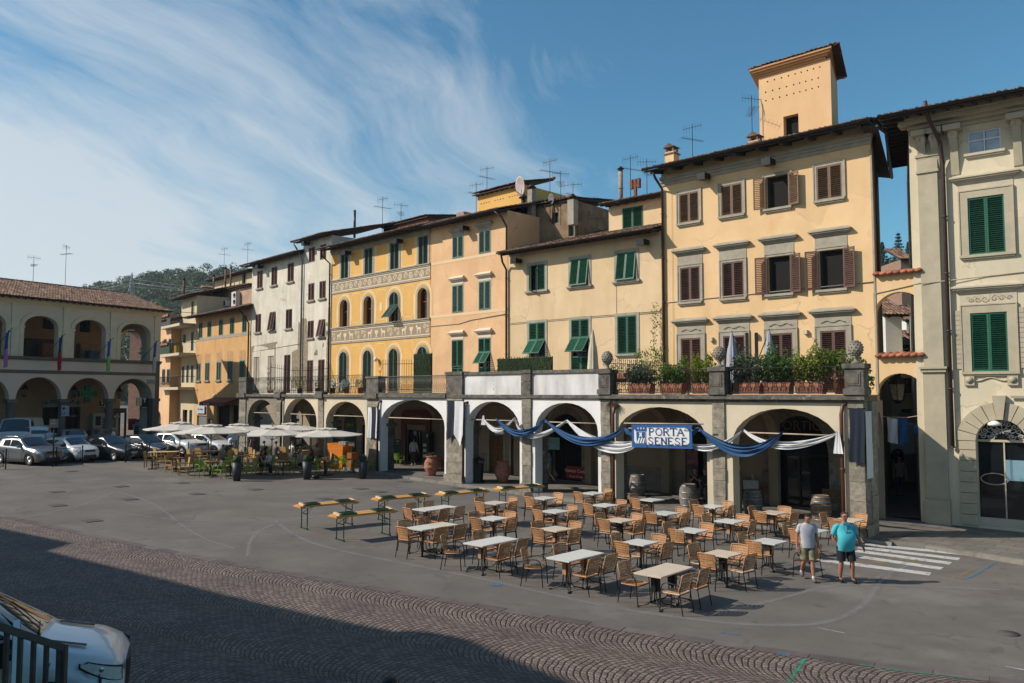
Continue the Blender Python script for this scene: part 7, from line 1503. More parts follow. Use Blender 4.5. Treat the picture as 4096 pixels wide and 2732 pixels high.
TAB=[
('rear-left double table by the trestles',(1656.7,2033.6),(1710.3,2045),(1824,2029.7),1,'WW','w','a b1 b2 d1 d2l'),
('leftmost double table',(1629.6,2109.4),(1691.7,2124.2),(1828,2098.7),1,'WI','w','ad b1 b2 d1 d2'),
('long white double table left of centre',(1852.5,2171.4),(1930.3,2186),(2074.5,2156),1,'WW','w','b1o b2 d1 d2'),
('ivory table just behind the fourth trestle',(1932.9,2010.6),(1981.3,2019.5),(2029.8,2009.8),0,'I','w','a b c d'),
('white table behind the long double table',(1921.9,2071.9),(1981.3,2085.4),(2024.7,2073),0,'W','w','a bd c dd'),
('white table by the kerb near the fifth trestle',(2134,1990),(2175,1999.6),(2220.5,1992.7),0,'W','w','a bd cd'),
('rearmost white table by the third pier',(2336,1969.8),(2367.8,1981.3),(2408.6,1974.1),0,'W','w','al c dd'),
('white table in the second row, left of centre',(2171.2,2042.5),(2218.5,2055.3),(2272,2045.6),0,'W','w','a b cd d'),
('white table right behind the black-based table',(2379.3,2018.3),(2416.3,2029),(2463.5,2021.3),0,'W','w','a bd cd d'),
('cream table behind the front white pair',(2167.4,2112.7),(2221,2129.3),(2281,2116.5),0,'C','w','a b c d'),
('cream table on a black base in mid field',(2426.5,2077),(2481.3,2092.3),(2533.7,2081.3),0,'C','b','al b c d'),
('white table left of the front cream pair',(2490.5,2166),(2574.7,2183.8),(2632,2169.8),0,'W','w','al bd c dd'),
('white table in front of the leftmost barrel',(2564.3,1996),(2602.6,2006.3),(2646,2000.4),0,'W','w','a bd'),
('white front double table',(2185.3,2230.1),(2279.7,2250.5),(2416.2,2212.2),1,'WW','w','b1o b2 d1 d2d'),
('nearest cream double table',(2530.7,2290.5),(2639.5,2310),(2776,2268.6),1,'CC','b','b1 d1l d2'),
('white table before the second barrel from the left',(2615.4,2049),(2661.3,2063),(2707.2,2054),0,'W','w','ad b c dd'),
('white table behind the second barrel pier',(2812,2022),(2852.7,2034.3),(2888.4,2026),0,'W','w','a bl c dd'),
('white table in front of the broad pier',(2857.8,2082),(2930.5,2094.8),(2980.3,2084.6),0,'W','w','b cd d'),
('white table in the middle of the right field',(2702,2119),(2780,2134),(2831,2121.6),0,'W','w','ad b c'),
('cream table before the third barrel',(3050,2047),(3102.8,2061),(3137.3,2051.4),0,'C','w','ad b c dl'),
('cream table on black base right of the nearest pair',(2820.8,2211),(2908.8,2232.7),(2962.4,2214.8),0,'C','b','ad bl c dl'),
('white table left of the walking men',(3016,2162.5),(3096.4,2182.9),(3139.8,2166.3),0,'W','w','a b ddo'),
('white table hidden behind the man in grey',(3190,2117),(3252,2133),(3305,2124),0,'W','w','a bd'),
('cream table hidden behind the man in turquoise',(3345,2072),(3400,2091),(3447,2084),0,'C','w','a b c'),
]
SD={'a':('near-left',-1),'b':('far-left',0),'c':('far-right',0),'d':('near-right',0)}
TM={'W':mTopW,'C':mTopC,'I':mTopI}
for nm,l,bb,r,dbl,tops_,base,chs in TAB:
 pl_,pb_,pr_=[gp(q[0],q[1],.757) for q in (l,bb,r)]
 e2=(pr_-pb_); e2.z=0; e2.normalize(); e1=(pb_-pl_); e1.z=0; e1.normalize()
 a2=mat2(e2.y,e2.x); a1=mat2(e1.y,e1.x)+pi/2; base_a=mat2(E2.y,E2.x); ang_=.5*((a1+a2)/2)+.5*base_a
 ang_=max(base_a-.12,min(base_a+.12,ang_)); e2=Vector((mco(ang_),msi(ang_),0)); e1=Vector((e2.y,-e2.x,0)); w=.7
 if dbl:
  c=(pl_+pr_)/2; cs_=[c-e2*(w/2+.008),c+e2*(w/2+.008)]
 else: c=(pl_+pr_)/2; cs_=[c]
 wd='white' if 'W' in tops_ else 'cream'
 for i,cc_ in enumerate(cs_):
  k=tops_[i]+base
  if k not in TBT: TBT[k]=make_table(TM[tops_[i]],mBaseW if base=='w' else mCh,.7)
  lab=nm if not dbl else ('near half of the ' if i==0 else 'far half of the ')+nm
  inst('T'+k,TBT[k],(cc_.x,cc_.y,gz(cc_.x,cc_.y)+.004),ang_,('square cafe table: ' if not dbl else 'square top, ')+lab,'square cafe tables of the terrace')
 rz0=ang_-pi/2
 for s in chs.split():
  side=s[0]; rest=s[1:]; idx=0
  if rest[:1].isdigit(): idx=int(rest[0]); rest=rest[1:]
  v='d' if 'd' in rest else ('l' if 'l' in rest else 'n'); out=.28 if 'o' in rest else 0
  jt=lambda k: ru(-k,k); D_=.54+out+jt(.03); along=((idx-1.5)*w if idx else 0)+jt(.05)
  if side=='a': pos=c-e2*(D_+(w/2 if dbl else 0))+e1*jt(.05); rz=rz0
  elif side=='c': pos=c+e2*(D_+(w/2 if dbl else 0))+e1*jt(.05); rz=rz0+pi
  elif side=='b': pos=c-e1*D_+e2*along; rz=rz0-pi/2
  else: pos=c+e1*D_+e2*along; rz=rz0+pi/2
  if out and side=='b': pos+=-e2*.25; rz+=.5
  if out and side=='d': pos+=e1*.25-e2*.1
  lab='%s armchair, %s side%s of %s'%({'n':'tan net-back','l':'pale-seated tan','d':'dark-seated tan'}[v],SD[side][0],(' near end' if idx==1 else ' far end') if idx else '',nm)
  inst('C'+v,CHT[v],(pos.x,pos.y,gz(pos.x,pos.y)+.004),rz+jt(.09),lab,'tan net-back armchairs')
# ---- trestle tables with folded benches
mOr=mat('varnished_pine',(.62,.24,.035),.4,.15,8,c2=(.70,.33,.06)); mOr2=mat('varnished_pine_pale',(.66,.36,.12),.4,.15,8,c2=(.62,.30,.07)); mGf=mat('green_steel',(.012,.055,.038),.4,.15,metal=.2); mPin=mat('raw_pine',(.60,.44,.27),.7,.15,8)
tt=thing('trestle_table','','table'); b=MB(); b.box(-1.1,1.1,-.3,.3,.745,.775); b.box(-1.0,-.9,-.28,.28,.715,.745); b.box(.9,1.0,-.28,.28,.715,.745); b.build('tabletop',mOr,tt)
for sg in (-1,1):
 b=MB(); x=sg*.82
 for y in (-.23,.23): b.tube([(x,y,.72),(x,y,.0)],.019,4,False); b.tube([(x-.0,y,.12),(x+sg*.0,y+(.07 if y>0 else -.07),.0)],.014,4)
 b.box(x-.012,x+.012,-.23,.23,.50,.53); b.box(x-.012,x+.012,-.27,.27,.02,.04); b.tube([(x,-.2,.51),(x-sg*.32,0,.73)],.009,4); b.tube([(x,.2,.51),(x-sg*.32,0,.73)],.009,4); b.build('leg_frame',mGf,tt)
bt=thing('folded_bench','','bench'); b=MB(); b.box(-1.08,1.08,-.125,.125,0,.028); b.build('plank',mOr2,bt)
for sg in (-1,1):
 b=MB();
 for y in (-.1,.1): b.box(min(sg*.35,sg*.9),max(sg*.35,sg*.9),y-.012,y+.012,.03,.07)
 b.box(min(sg*.35,sg*.38),max(sg*.35,sg*.38),-.11,.11,.03,.075); b.tube([(sg*.4,-.1,.06),(sg*.85,.08,.06)],.01,4); b.build('folded_leg',mGf,bt); b=MB(); b.box(min(sg*.9,sg*.97),max(sg*.9,sg*.97),-.12,.12,.028,.085); b.build('cleat',mPin,bt)
for i,(l,n_,r) in enumerate((((1174,2019),(1221,2029),(1441,2010)),((1310,2057),(1362,2071),(1596,2047)),((1488,1991),(1536,2001),(1725,1986)),((1744.5,1972),(1795,1981),(1957,1967)),((1979,1950.6),(2024.7,1959.6),(2174,1949)))):
 A,B_,C_=[gp(q[0],q[1],.775) for q in (l,n_,r)]; c=(A+C_)/2; d=C_-B_; a=mat2(d.y,d.x)
 pos=('leftmost','nearest','third from the left','fourth from the left','rightmost, by the kerb')[i]
 o=tt if i==0 else copytree(tt); o.location=(c.x,c.y,gz(c.x,c.y)+.004); o.rotation_euler=(0,0,a); o['label']='orange folding trestle table, '+pos; o['group']='orange trestle tables'
 for j,y in enumerate((-.15,.14)):
  q=bt if (i==0 and j==0) else copytree(bt); off_=Vector((-.03+.07*j,y,.7755)); off_.rotate(MR(a,3,'Z')); q.location=Vector((c.x,c.y,gz(c.x,c.y)+.004))+off_; q.rotation_euler=(0,0,a+ru(-.02,.02)); q['label']='folded green-legged bench lying on the %s trestle table, %s one'%(pos.replace(', by the kerb',''),('near','far')[j]); q['group']='folded benches on the trestle tables'
# ---- barrels, urns, bin
mStave=mat('weathered_oak',(.17,.145,.125),.85,.25,6,c2=(.24,.21,.185),streak=.2,rnd=.2); mHoop=mat('zinc_hoop',(.26,.28,.30),.45,.15,metal=.6)
def barrel(u,v,label,i,red=False):
 p=gp(u,v); t=thing('wine_barrel',label,'barrel',loc=(p.x,p.y,p.z+(KZ if 1 else 0)),group='wine barrels by the portico'); b=MB(); rr=lambda z: .30+.07*msi(pi*z/.92)
 n=22
 for k in range(n):
  a0=2*pi*k/n+.01;a1_=2*pi*(k+1)/n-.01; vs=[];rd=rr0()
  for j in range(9): z=.92*j/8; vs+= [(rr(z)*mco(a0),rr(z)*msi(a0),z),(rr(z)*mco(a1_),rr(z)*msi(a1_),z)]
  b.add(vs,[(2*j,2*j+1,2*j+3,2*j+2) for j in range(8)],rd)
 b.lathe([(.285,.0),(.285,.88),(.001,.88)],n); b.lathe([(.30,.88),(.30,.921),(.28,.921),(.28,.88)],n); b.build('staves',mStave if not red else mat('wine_stained_oak',(.18,.10,.05),.8,.3,5,c2=(.24,.18,.13),rnd=.2),t)
 for z in (.03,.2,.33,.56,.69,.85) if i!=0 else (.06,.34,.58,.84): b=MB(); b.lathe([(rr(z)+.004,z),(rr(z+.02)+.007,z+.022),(rr(z+.045)+.004,z+.045)],n,sm=True); b.build('hoop',mHoop,t)
 return t
barrel(2551,1992,'leftmost wine barrel, grey with four hoops, on the portico pavement',0); barrel(2754,2040,'second wine barrel from the left, before the seated men',0); barrel(3012,2068,'third wine barrel, many grey hoops, right of the broad pier',2); barrel(3285,2096,'rightmost wine barrel with brown stained belly behind the grey-shirted man',3,True)
def urn(u,v,label,s=1,plant=False,name='terracotta_urn',kz=None):
 p=gp(u,v); t=thing(name,label,'urn',loc=(p.x,p.y,p.z+(KZ if kz is None else kz))); b=MB(); b.lathe([(.2*s,0),(.23*s,.05*s),(.30*s,.25*s),(.385*s,.42*s),(.39*s,.44*s),(.39*s,.47*s),(.375*s,.49*s),(.38*s,.62*s),(.34*s,.78*s),(.25*s,.9*s),(.235*s,.94*s),(.30*s,1.0*s),(.31*s,1.03*s),(.27*s,1.04*s),(.21*s,.96*s),(.05*s,.95*s)],24); b.build('body',mTerra,t)
 b=MB();
 for a in (-1.9,-.2): b.lathe([(.075*s,0),(.07*s,.02),(.03*s,.025),(.03*s,.012),(.01,.03)],12,M=MR(a,4,'Z')@MT((0.375*s,0,.7*s))@MR(pi/2,4,'Y'))
 b.build('medallion',mTerra,t)
 if plant: b=MB(); pleaf(b,(0,0,1.1*s),(.28*s,.28*s,.16*s),160,.035); b.build('plant',leafmat('box_leaf',(.03,.07,.015),(.08,.14,.03)),t)
 return t
urn(1725,1912,'large terracotta urn with green plant on the pavement before the red cafe front',1.0,True); urn(2010,1940,'large empty terracotta urn before the wooden portico doors',1.02)
p=gp(1915,1942); t=thing('litter_bin','black hexagonal cast-iron litter bin with domed lid','bin',loc=(p.x,p.y,p.z+KZ)); b=MB(); b.lathe([(.25,0),(.25,.08),(.21,.12),(.24,.95),(.26,.97)],6,sm=False); b.build('body',mBlack,t); b=MB(); b.lathe([(.3,1.12),(.28,1.16),(.06,1.27),(.02,1.32)],6,sm=False);
for k in range(6): a=2*pi*k/6; b.tube([(.22*mco(a),.22*msi(a),.95),(.25*mco(a),.25*msi(a),1.14)],.02,4)
b.build('lid',mBlack,t)
x,z=F5.px(1764,1850,-.6); q=F5.w(x,-.6,0); t=thing('plant_pot','wide terracotta pot against the wall right of the cash machine','pot',loc=(q.x,q.y,gz(q.x,q.y)+KZ)); b=MB(); b.lathe([(.24,0),(.33,.5),(.38,.5),(.38,.62),(.33,.62),(.3,.5)],18); b.build('body',mTerra,t); b=MB(); b.lathe([(.31,.55),(.01,.56)],12); b.build('soil',mSoil,t)
x=F5.x(1712,1800,-.5); q=F5.w(x,-.5,0); t=thing('ticket_machine','tall black parking ticket machine beside the red cafe front','ticket machine',loc=(q.x,q.y,gz(q.x,q.y)+KZ),rz=F5.rz); b=MB(); b.box(-.33,.33,-.2,.2,0,2.0); b.build('cabinet',mBlack,t); text('P',.3,mWhite,t,MT((.18,-.21,1.75))); b=MB(); [b.box(-.2,.1,-.215,-.2,.5+.32*k,.68+.32*k) for k in range(3)]; b.build('panel',mTrimL,t)
x=F5.x(1592,1800,-1.2); q=F5.w(x,-1.2,0)
def chalkboard(loc,rz,w,h,z0,label,txt):
 t=thing('chalkboard',label,'chalkboard',loc=loc,rz=rz); b=MB(); b.box(-w/2+.03,w/2-.03,-.01,.01,z0+.03,z0+h-.03); b.build('board',mat('slate',(.015,.025,.025),.7,.2),t); b=MB()
 for x0,x1,za,zb in ((-w/2,w/2,z0,z0+.03),(-w/2,w/2,z0+h-.03,z0+h),(-w/2,-w/2+.03,z0+.03,z0+h-.03),(w/2-.03,w/2,z0+.03,z0+h-.03)): b.box(x0,x1,-.02,.02,za,zb)
 b.build('frame',mWoodD,t); b=MB(); [b.tube([(sg*w*.35,0,z0),(sg*w*.4,-.05,0)],.018,4) for sg in (-1,1)]; b.tube([(0,0.02,z0+.4*h),(0,.5,0)],.018,4); b.build('leg',mBlack,t)
 for i,(s,sz,c) in enumerate(txt): text(s,sz,c,t,MT((0,-.014,z0+h-.14-i*sz*1.5)))
 return t
mChk=mat('chalk',(.5,.5,.48),.9,.1); mChT=mat('chalk_teal',(.15,.42,.40),.9,.1)
chalkboard((q.x,q.y,gz(q.x,q.y)+KZ),F5.rz,.85,1.35,.15,'dark menu board standing inside the red cafe arch',[('MENU',.12,mChk),('pranzo',.1,mChT)])
# ============ cafe under parasols
mCan=mat('parasol_canvas',(.74,.69,.61),.8,.05,3);
tl=mCan.node_tree; tr_=N(tl,'ShaderNodeBsdfTranslucent'); tr_.inputs[0].default_value=(.6,.55,.46,1); mx_=N(tl,'ShaderNodeMixShader'); mx_.inputs[0].default_value=.25; L(tl,tl.nodes['Principled BSDF'].outputs[0],mx_.inputs[1]); L(tl,tr_.outputs[0],mx_.inputs[2]); L(tl,mx_.outputs[0],tl.nodes['Material Output'].inputs[0])
mPole=mat('pole_wood',(.36,.25,.16),.5,.1,5)
def parasol():
 t=thing('parasol','','parasol'); Rr=1.95; zr_=2.55; za=2.98
 b=MB(); n=8
 for k in range(n):
  a0,a1_=2*pi*k/n,2*pi*(k+1)/n; rows=[]
  for j in range(6):
   f=.12+.88*j/5; z=za-(za-zr_)*f-.03*msi(pi*f); p0=Vector((Rr*f*mco(a0),Rr*f*msi(a0),z)); p1=Vector((Rr*f*mco(a1_),Rr*f*msi(a1_),z)); row=[]
   for i in range(5): q=p0.lerp(p1,i/4); q.z-=.035*f*msi(pi*i/4); row.append(q)
   rows.append(row)
  b.grid(rows,sm=False)
  e=rows[-1]; b.grid([e,[v+Vector((0,0,-.05)) for v in e]],sm=False)
 b.build('canopy',mCan,t)
 b=MB();
 for k in range(n):
  a0,a1_=2*pi*k/n,2*pi*(k+1)/n; rows=[]
  for j in range(4): f=.02+.26*j/3; z=za+.03-(.36)*f; rows.append([Vector((Rr*f*mco(a0+(a1_-a0)*i/4),Rr*f*msi(a0+(a1_-a0)*i/4),z-.03*(j==3)*msi(pi*i/4*2))) for i in range(5)])
  b.grid(rows)
 b.build('vent',mCan,t)
 b=MB(); b.lathe([(.03,0),(.03,3.12),(.05,3.13),(.02,3.2)],10); b.build('pole',mPole,t); b=MB(); b.lathe([(.034,.5),(.034,1.15),(.03,1.16)],10); b.build('sleeve',mChrome,t)
 for k in range(n): a=2*pi*k/n; b=MB(); b.tube([(Rr*.1*mco(a),Rr*.1*msi(a),za-.1),(Rr*.99*mco(a),Rr*.99*msi(a),zr_-.02)],.012,4); b.tube([(.04*mco(a),.04*msi(a),2.15),(Rr*.5*mco(a),Rr*.5*msi(a),za-(za-zr_)*.5-.05)],.01,4); b.build('rib',mPole,t)
 b=MB(); b.box(-.3,.3,-.3,.3,0,.06); b.lathe([(.05,.06),(.05,.5)],8); b.build('base',mGut,t); return t
pp=parasol()
for i,(u,v,Y,lab) in enumerate(((722,1675,45,'leftmost cream parasol over the tan wicker chairs'),(846,1684,42,'front left cream parasol, second from the left'),(955,1683,46,'cream parasol behind, third from the left'),(1089.5,1695,43,'cream parasol in the middle over the seated women'),(1163,1698,48,'cream parasol partly hidden behind the middle one'),(1305.6,1700,43,'rightmost cream parasol beside the orange kiosk'))):
 q=at(u,v,Y); o=pp if i==0 else copytree(pp); g=gz(q.x,q.y); o.location=(q.x,q.y,q.z-3.17); o.rotation_euler=(0,0,.3+i*.17); o['label']=lab; o['group']='cream parasols of the cafe'
 dz=q.z-3.17-g; o.location.z=g; s=(q.z-g)/3.17; o.scale=(1,1,max(.85,min(1.12,s)))
mWic=mat('wicker_tan',(.36,.225,.085),.6,.15,25,bump=.3,bs=90)
def wicker():
 t=thing('wicker_armchair','','chair'); b=MB(); b.box(-.25,.25,-.24,.24,.38,.45); b.build('seat',mWic,t); b=MB(); b.prism([(-.24,.45),(-.20,.45),(-.27,.92),(-.31,.92)],-.25,.25,'x'); b.build('backrest',mWic,t)
 for sg in (-1,1):
  for y in (-.22,.22): b=MB(); b.box(sg*.25-.022,sg*.25+.022,y-.022,y+.022,0,.38 if y<0 else .62); b.build('leg',mWic,t)
  b=MB(); b.box(sg*.25-.035,sg*.25+.035,-.25,.25,.62,.655); b.build('armrest',mWic,t)
 return t
mLime=mat('lime_plastic',(.17,.30,.02),.45,.1,4)
def lime():
 t=thing('green_armchair','','chair'); b=MB(); perf(b,7,7,lambda u,v:Vector(((u-.5)*.46,-.22+.44*v,.44-.01*msi(pi*v))),.35); b.build('seat',mLime,t)
 b=MB(); perf(b,8,7,lambda u,v:Vector(((u-.5)*.48,-.22-.09*v-.05*(1-(2*u-1)**2),.46+.38*v)),.5); P_=[((u-5)/10*.48,-.22-.09-.05*(1-(2*u/10-1)**2),.84) for u in range(11)]; b.tube(P_,.016,4); b.build('backrest',mLime,t)
 for sg in (-1,1):
  b=MB(); b.tube([(sg*.27,.25,0),(sg*.25,.22,.45),(sg*.255,.2,.64)],.019,5); b.build('front_leg',mLime,t); b=MB(); b.tube([(sg*.27,-.27,0),(sg*.24,-.22,.45)],.019,5); b.build('rear_leg',mLime,t); b=MB(); b.tube([(sg*.255,.2,.64),(sg*.26,0,.66),(sg*.24,-.25,.64)],.02,5); b.build('armrest',mLime,t)
 return t
wk,lm=wicker(),lime()
mRt=mat('table_redbrown',(.20,.055,.025),.35,.15,4); mDt=mat('table_darkwood',(.08,.035,.02),.35,.15,4)
def bist():
 t=thing('bistro_table','','table'); b=MB(); b.box(-.35,.35,-.35,.35,.72,.75); b.build('tabletop',mRt,t); b=MB(); b.lathe([(.03,.02),(.03,.72)],8); b.build('column',mGut,t); b=MB(); b.box(-.25,.25,-.04,.04,0,.03); b.box(-.04,.04,-.25,-.04,0,.03); b.box(-.04,.04,.04,.25,0,.03); b.build('base',mGut,t); return t
bs_=bist(); c45=F5.rz
WK=[(598,1871,-.6,'at the left end of the front row'),(647,1878,2.6,'second from the left, back towards the viewer'),(692,1868,.9,'beside the leftmost parasol pole'),(688,1890,-1.2,'facing the nearest red-brown table from its left'),(734,1901,2.9,'nearest of all, back towards the viewer'),(764,1882,.8,'right of the nearest one, turned left'),(813,1886,2.5,'behind the leftmost green chair'),(856,1878,2.9,'beside the front left parasol pole'),(770,1856,0,'in the middle row before the white cars'),(805,1852,.3,'in the back row right of the middle one'),(636,1850,0,'in the back row beside the ball planter'),(935,1875,2.6,'behind the standing tall planter'),(955,1855,.2,'under the third parasol'),(998,1862,2.9,'left of the woman in black'),(1018,1882,2.2,'close behind the woman in black'),(1017,1848,0,'in the back row under the third parasol'),(1141,1872,.6,'right of the blonde woman'),(1105,1868,2.8,'behind the blonde woman'),(1074,1848,.1,'back row, centre, left'),(1145,1845,.2,'back row, centre, right'),(1180,1845,.2,'back row right of the boy'),(1304,1875,2.8,'beside the rightmost parasol pole'),(1225,1862,2.6,'behind the girl in shorts')]
for i,(u,v,rz,lab) in enumerate(WK):
 q=gp(u,v); o=wk if i==0 else copytree(wk); place(o,(q.x,q.y,q.z),rz+c45,'tan wicker armchair '+lab,'tan wicker armchairs under the parasols')
GR=[(807,1908,-1.5,'at the left end of the green row'),(837,1890,2.6,'behind the leftmost green chair'),(875,1914,2.2,'right of the leftmost table column'),(912,1895,-2.2,'behind, below the seated couple'),(996,1910,3.0,'right of the left tall planter'),(965,1903,2.6,'half hidden by the left tall planter'),(1076,1897,3.1,'carrying the blonde woman'),(1128,1899,2.4,'right of the blonde woman'),(1187,1893,-1.7,'carrying the girl in shorts'),(1255,1897,2.9,'right of the middle tall planter'),(1332,1893,2.3,'right of the rightmost parasol pole'),(1362,1885,-.6,'in front of the orange kiosk'),(1385,1882,.3,'below the chalkboard'),(1425,1890,2.3,'left of the right tall planter'),(1487,1892,2.2,'last on the right, by the flagged pier'),(1594,1868,.4,'alone inside the red cafe arch'),(1285,1886,-.8,'left of the rightmost parasol pole'),(1045,1900,-.6,'carrying the woman in black')]
for i,(u,v,rz,lab) in enumerate(GR):
 q=gp(u,v); o=lm if i==0 else copytree(lm); place(o,(q.x,q.y,q.z),rz+c45,'lime green plastic armchair '+lab,'lime green armchairs of the cafe')
for i,(u,v,lab) in enumerate(((620,1860,'between the two leftmost tan chairs'),(660,1853,'below the left ball planter'),(703,1886,'nearest the viewer on the left'),(783,1868,'before the white cars'),(849,1904,'under the front left parasol'),(921,1903,'behind the left tall planter'),(970,1875,'under the third parasol'),(1132,1900,'right of the blonde woman'),(1298,1896,'at the rightmost parasol'),(1412,1890,'left of the right tall planter'),(1181,1872,'before the boy in white'),(1268,1868,'of the woman in beige'))):
 q=gp(u,v); o=bs_ if i==0 else copytree(bs_); place(o,(q.x,q.y,q.z),.3,'small red-brown bistro table '+lab,'bistro tables under the parasols')
for i,(u0,u1,v) in enumerate(((595,737,1808),(763,885,1804))):
 a,c=gp(u0,v,.95),gp(u1,v-2,.95); d=c-a; t=thing('long_table','long pale wooden bar table %s the white car'%('left of' if i==0 else 'in front of'),'table',loc=((a.x+c.x)/2,(a.y+c.y)/2,gz(a.x,a.y)),rz=mat2(d.y,d.x)); l=d.length/2; b=MB(); b.box(-l,l,-.3,.3,.91,.95); b.build('tabletop',mPin,t)
 for x in (-l*.8,l*.8): b=MB(); b.tube([(x,0,0),(x,0,.91)],.03,6); b.box(x-.2,x+.2,-.25,.25,0,.02); b.build('leg',mBlack,t)
mPlt=mat('planter_grey',(.028,.034,.042),.5,.1,4); mBox=leafmat('topiary_leaf',(.02,.055,.014),(.05,.10,.028),.1)
for i,(u,v,h_,lab) in enumerate(((947,1924,.92,'left tall'),(1227.5,1918,.92,'middle tall'),(1451,1915,.92,'right tall'),(679,1852,.72,'rear left, behind the tan chairs'),(902,1850,.72,'rear right, behind the seated couple'),(1087,1845,.6,'rear centre, behind the woman in grey'))):
 q=gp(u,v); t=thing('topiary_planter','dark grey round planter with clipped box ball, '+lab,'planter',loc=(q.x,q.y,q.z),group='dark planters with box balls'); b=MB(); b.lathe([(.17,0),(.25,h_),(.23,h_),(.2,h_-.1),(.01,h_-.1)],18); b.build('pot',mPlt,t); b=MB(); b.ball((0,0,h_+.12),.2,14,9,jit=.03);
 for _ in range(500):
  d=Vector((random.gauss(0,1),random.gauss(0,1),random.gauss(0,1))).normalized(); p_=Vector((0,0,h_+.12))+d*ru(.2,.24); a_=d.orthogonal().normalized()*.02; e_=d.cross(a_); b.add([p_-a_,p_+e_,p_+a_+d*.01,p_-e_],[(0,1,2,3)])
 b.build('box_ball',mBox,t)
q=gp(1236,1838); t=thing('planter_tub','wide pale terracotta tub with spreading green plant behind the cafe tables','planter',loc=(q.x,q.y,q.z)); b=MB(); b.lathe([(.4,0),(.62,.55),(.68,.6),(.66,.66),(.55,.6),(.01,.58)],20); b.build('tub',mat('pale_terracotta',(.34,.20,.13),.85,.15,4),t); b=MB(); pleaf(b,(0,0,.72),(.7,.6,.2),420,.05); b.build('plant',mBox,t)
q=gp(1338,1875); t=thing('kiosk_counter','bright orange angular cafe counter with round white badge','counter',loc=(q.x,q.y,q.z),rz=c45+.25); mKo=mat('kiosk_orange',(.62,.18,.015),.45,.06,3); b=MB(); b.add([(-.35,0,0),(.55,0,0),(.62,0,1.3),(-.6,0,1.45),(-.35,.8,0),(.55,.8,0),(.62,.8,1.3),(-.6,.8,1.45)],[(0,1,2,3),(1,5,6,2),(5,4,7,6),(4,0,3,7),(3,2,6,7)]); b.build('front',mKo,t); b=MB(); b.box(.63,1.15,.15,.7,0,.95); b.build('side_counter',mat('kiosk_brown',(.30,.10,.03),.5,.1),t)
b=MB(); b.lathe([(.19,0),(.19,.02)],20,M=MT((.02,-.01,.42))@MR(pi/2,4,'X')); b.build('badge',mWhite,t); text('GURA',.13,mat('badge_grey',(.1,.12,.14)),t,MT((.02,-.035,.42))); b=MB(); [b.box(.1+.14*k,.2+.14*k,.2,.5,1.36,1.56) for k in range(4)]; b.build('boxes',mTrim,t)
b=MB(); b.box(-.55,.6,-.01,.0,1.13,1.15); b.build('joint_line',mat('kiosk_edge',(.7,.32,.08)),t)
q=gp(1402,1872); chalkboard((q.x,q.y,q.z),c45+.2,.62,1.05,.45,'standing black chalkboard with coloured menu writing right of the orange counter',[('BAR DEL CORSO',.07,mChk),('vini',.07,mChk),('APERITIVO',.07,mChT),('panini',.07,mChT),('insalate',.07,mChT),('birre',.07,mChT)])
# ============ people at the cafe
beige=fab('beige',(.36,.27,.2)); whitef=fab('white',(.6,.6,.62)); blk=fab('black',(.012,.012,.014)); lb=fab('lightblue',(.28,.34,.44)); flo=mat('cloth_floral',(.40,.34,.18),.85,.4,14,c2=(.55,.48,.3),stain=(.2,.12,.06),stsc=20,stlo=.58); greyf=fab('grey',(.12,.12,.13)); pat=mat('cloth_patterned',(.5,.52,.58),.85,.2,10,stain=(.12,.14,.2),stsc=22,stlo=.55); jean=fab('denim',(.03,.05,.10))
def seat(u,v,rz,label,**k): q=gp(u,v); return person(label,MT((q.x,q.y,q.z))@MR(rz+c45,4,'Z'),pose=dict(SIT),**k)
seat(887,1868,-.9,'bald man in pale blue shirt seated under the front parasols',top=lb,bot=greyf,bald=True,sleeve=.8); seat(921,1872,.4,'curly auburn-haired woman in yellow floral top seated beside the bald man',top=flo,bot=jean,hair='auburn',hairlen=.12,sleeveless=True)
seat(1045,1900,-.7,'dark-haired woman in sleeveless black top and trousers, seated on a green chair',top=blk,bot=blk,hair='black',hairlen=.34,sleeveless=True,shoe=fab('shoe_bw',(.2,.2,.2)))
seat(1076,1897,2.9,'long-haired blonde woman in patterned white blouse seen from behind',top=pat,bot=fab('dkshorts',(.03,.03,.03)),hair='blonde',hairlen=.42,shorts=True,sleeve=1.5)
seat(1197,1893,-1.0,'girl with long brown hair, grey T-shirt and black shorts on a green chair',top=fab('greytee2',(.24,.26,.3)),bot=blk,hair='brown',hairlen=.36,shorts=True,shoe=fab('shoe_maroon',(.15,.02,.03)))
seat(1160,1877,2.6,'boy in white T-shirt leaning over a table, back to the viewer',top=whitef,bot=jean,hair='black',h=1.5,shorts=True); seat(1100,1852,.3,'woman with short dark hair in grey top at the middle parasol',top=greyf,bot=jean,hair='black'); seat(1053,1850,.6,'young man with dark hair behind the woman in black',top=blk,bot=jean,hair='black'); seat(1166,1850,.1,'woman in white behind the boy',top=whitef,bot=jean,hair='brown'); seat(1266,1860,.5,'woman in beige top with reddish hair at a right-hand table',top=beige,bot=jean,hair='auburn',hairlen=.22); seat(1245,1888,2.8,'dark-clothed person with long black hair seen from behind',top=blk,bot=blk,hair='black',hairlen=.3)
q=gp(1262,1915); t=thing('shoulder_bag','black bag lying on the ground by the green chairs','bag',loc=(q.x,q.y,q.z)); b=MB(); b.ball((0,0,.1),.2,10,6,(1.1,.7,.55)); b.build('body',mBlack,t); b=MB(); b.tube([(-.15,0,.15),(-.1,.1,.3),(.1,.1,.28),(.15,0,.15)],.012,4); b.build('strap',mBlack,t)
def stand(u,v,rz,label,kz=0,**k): q=gp(u,v); return person(label,MT((q.x,q.y,q.z+kz))@MR(rz,4,'Z'),**k)
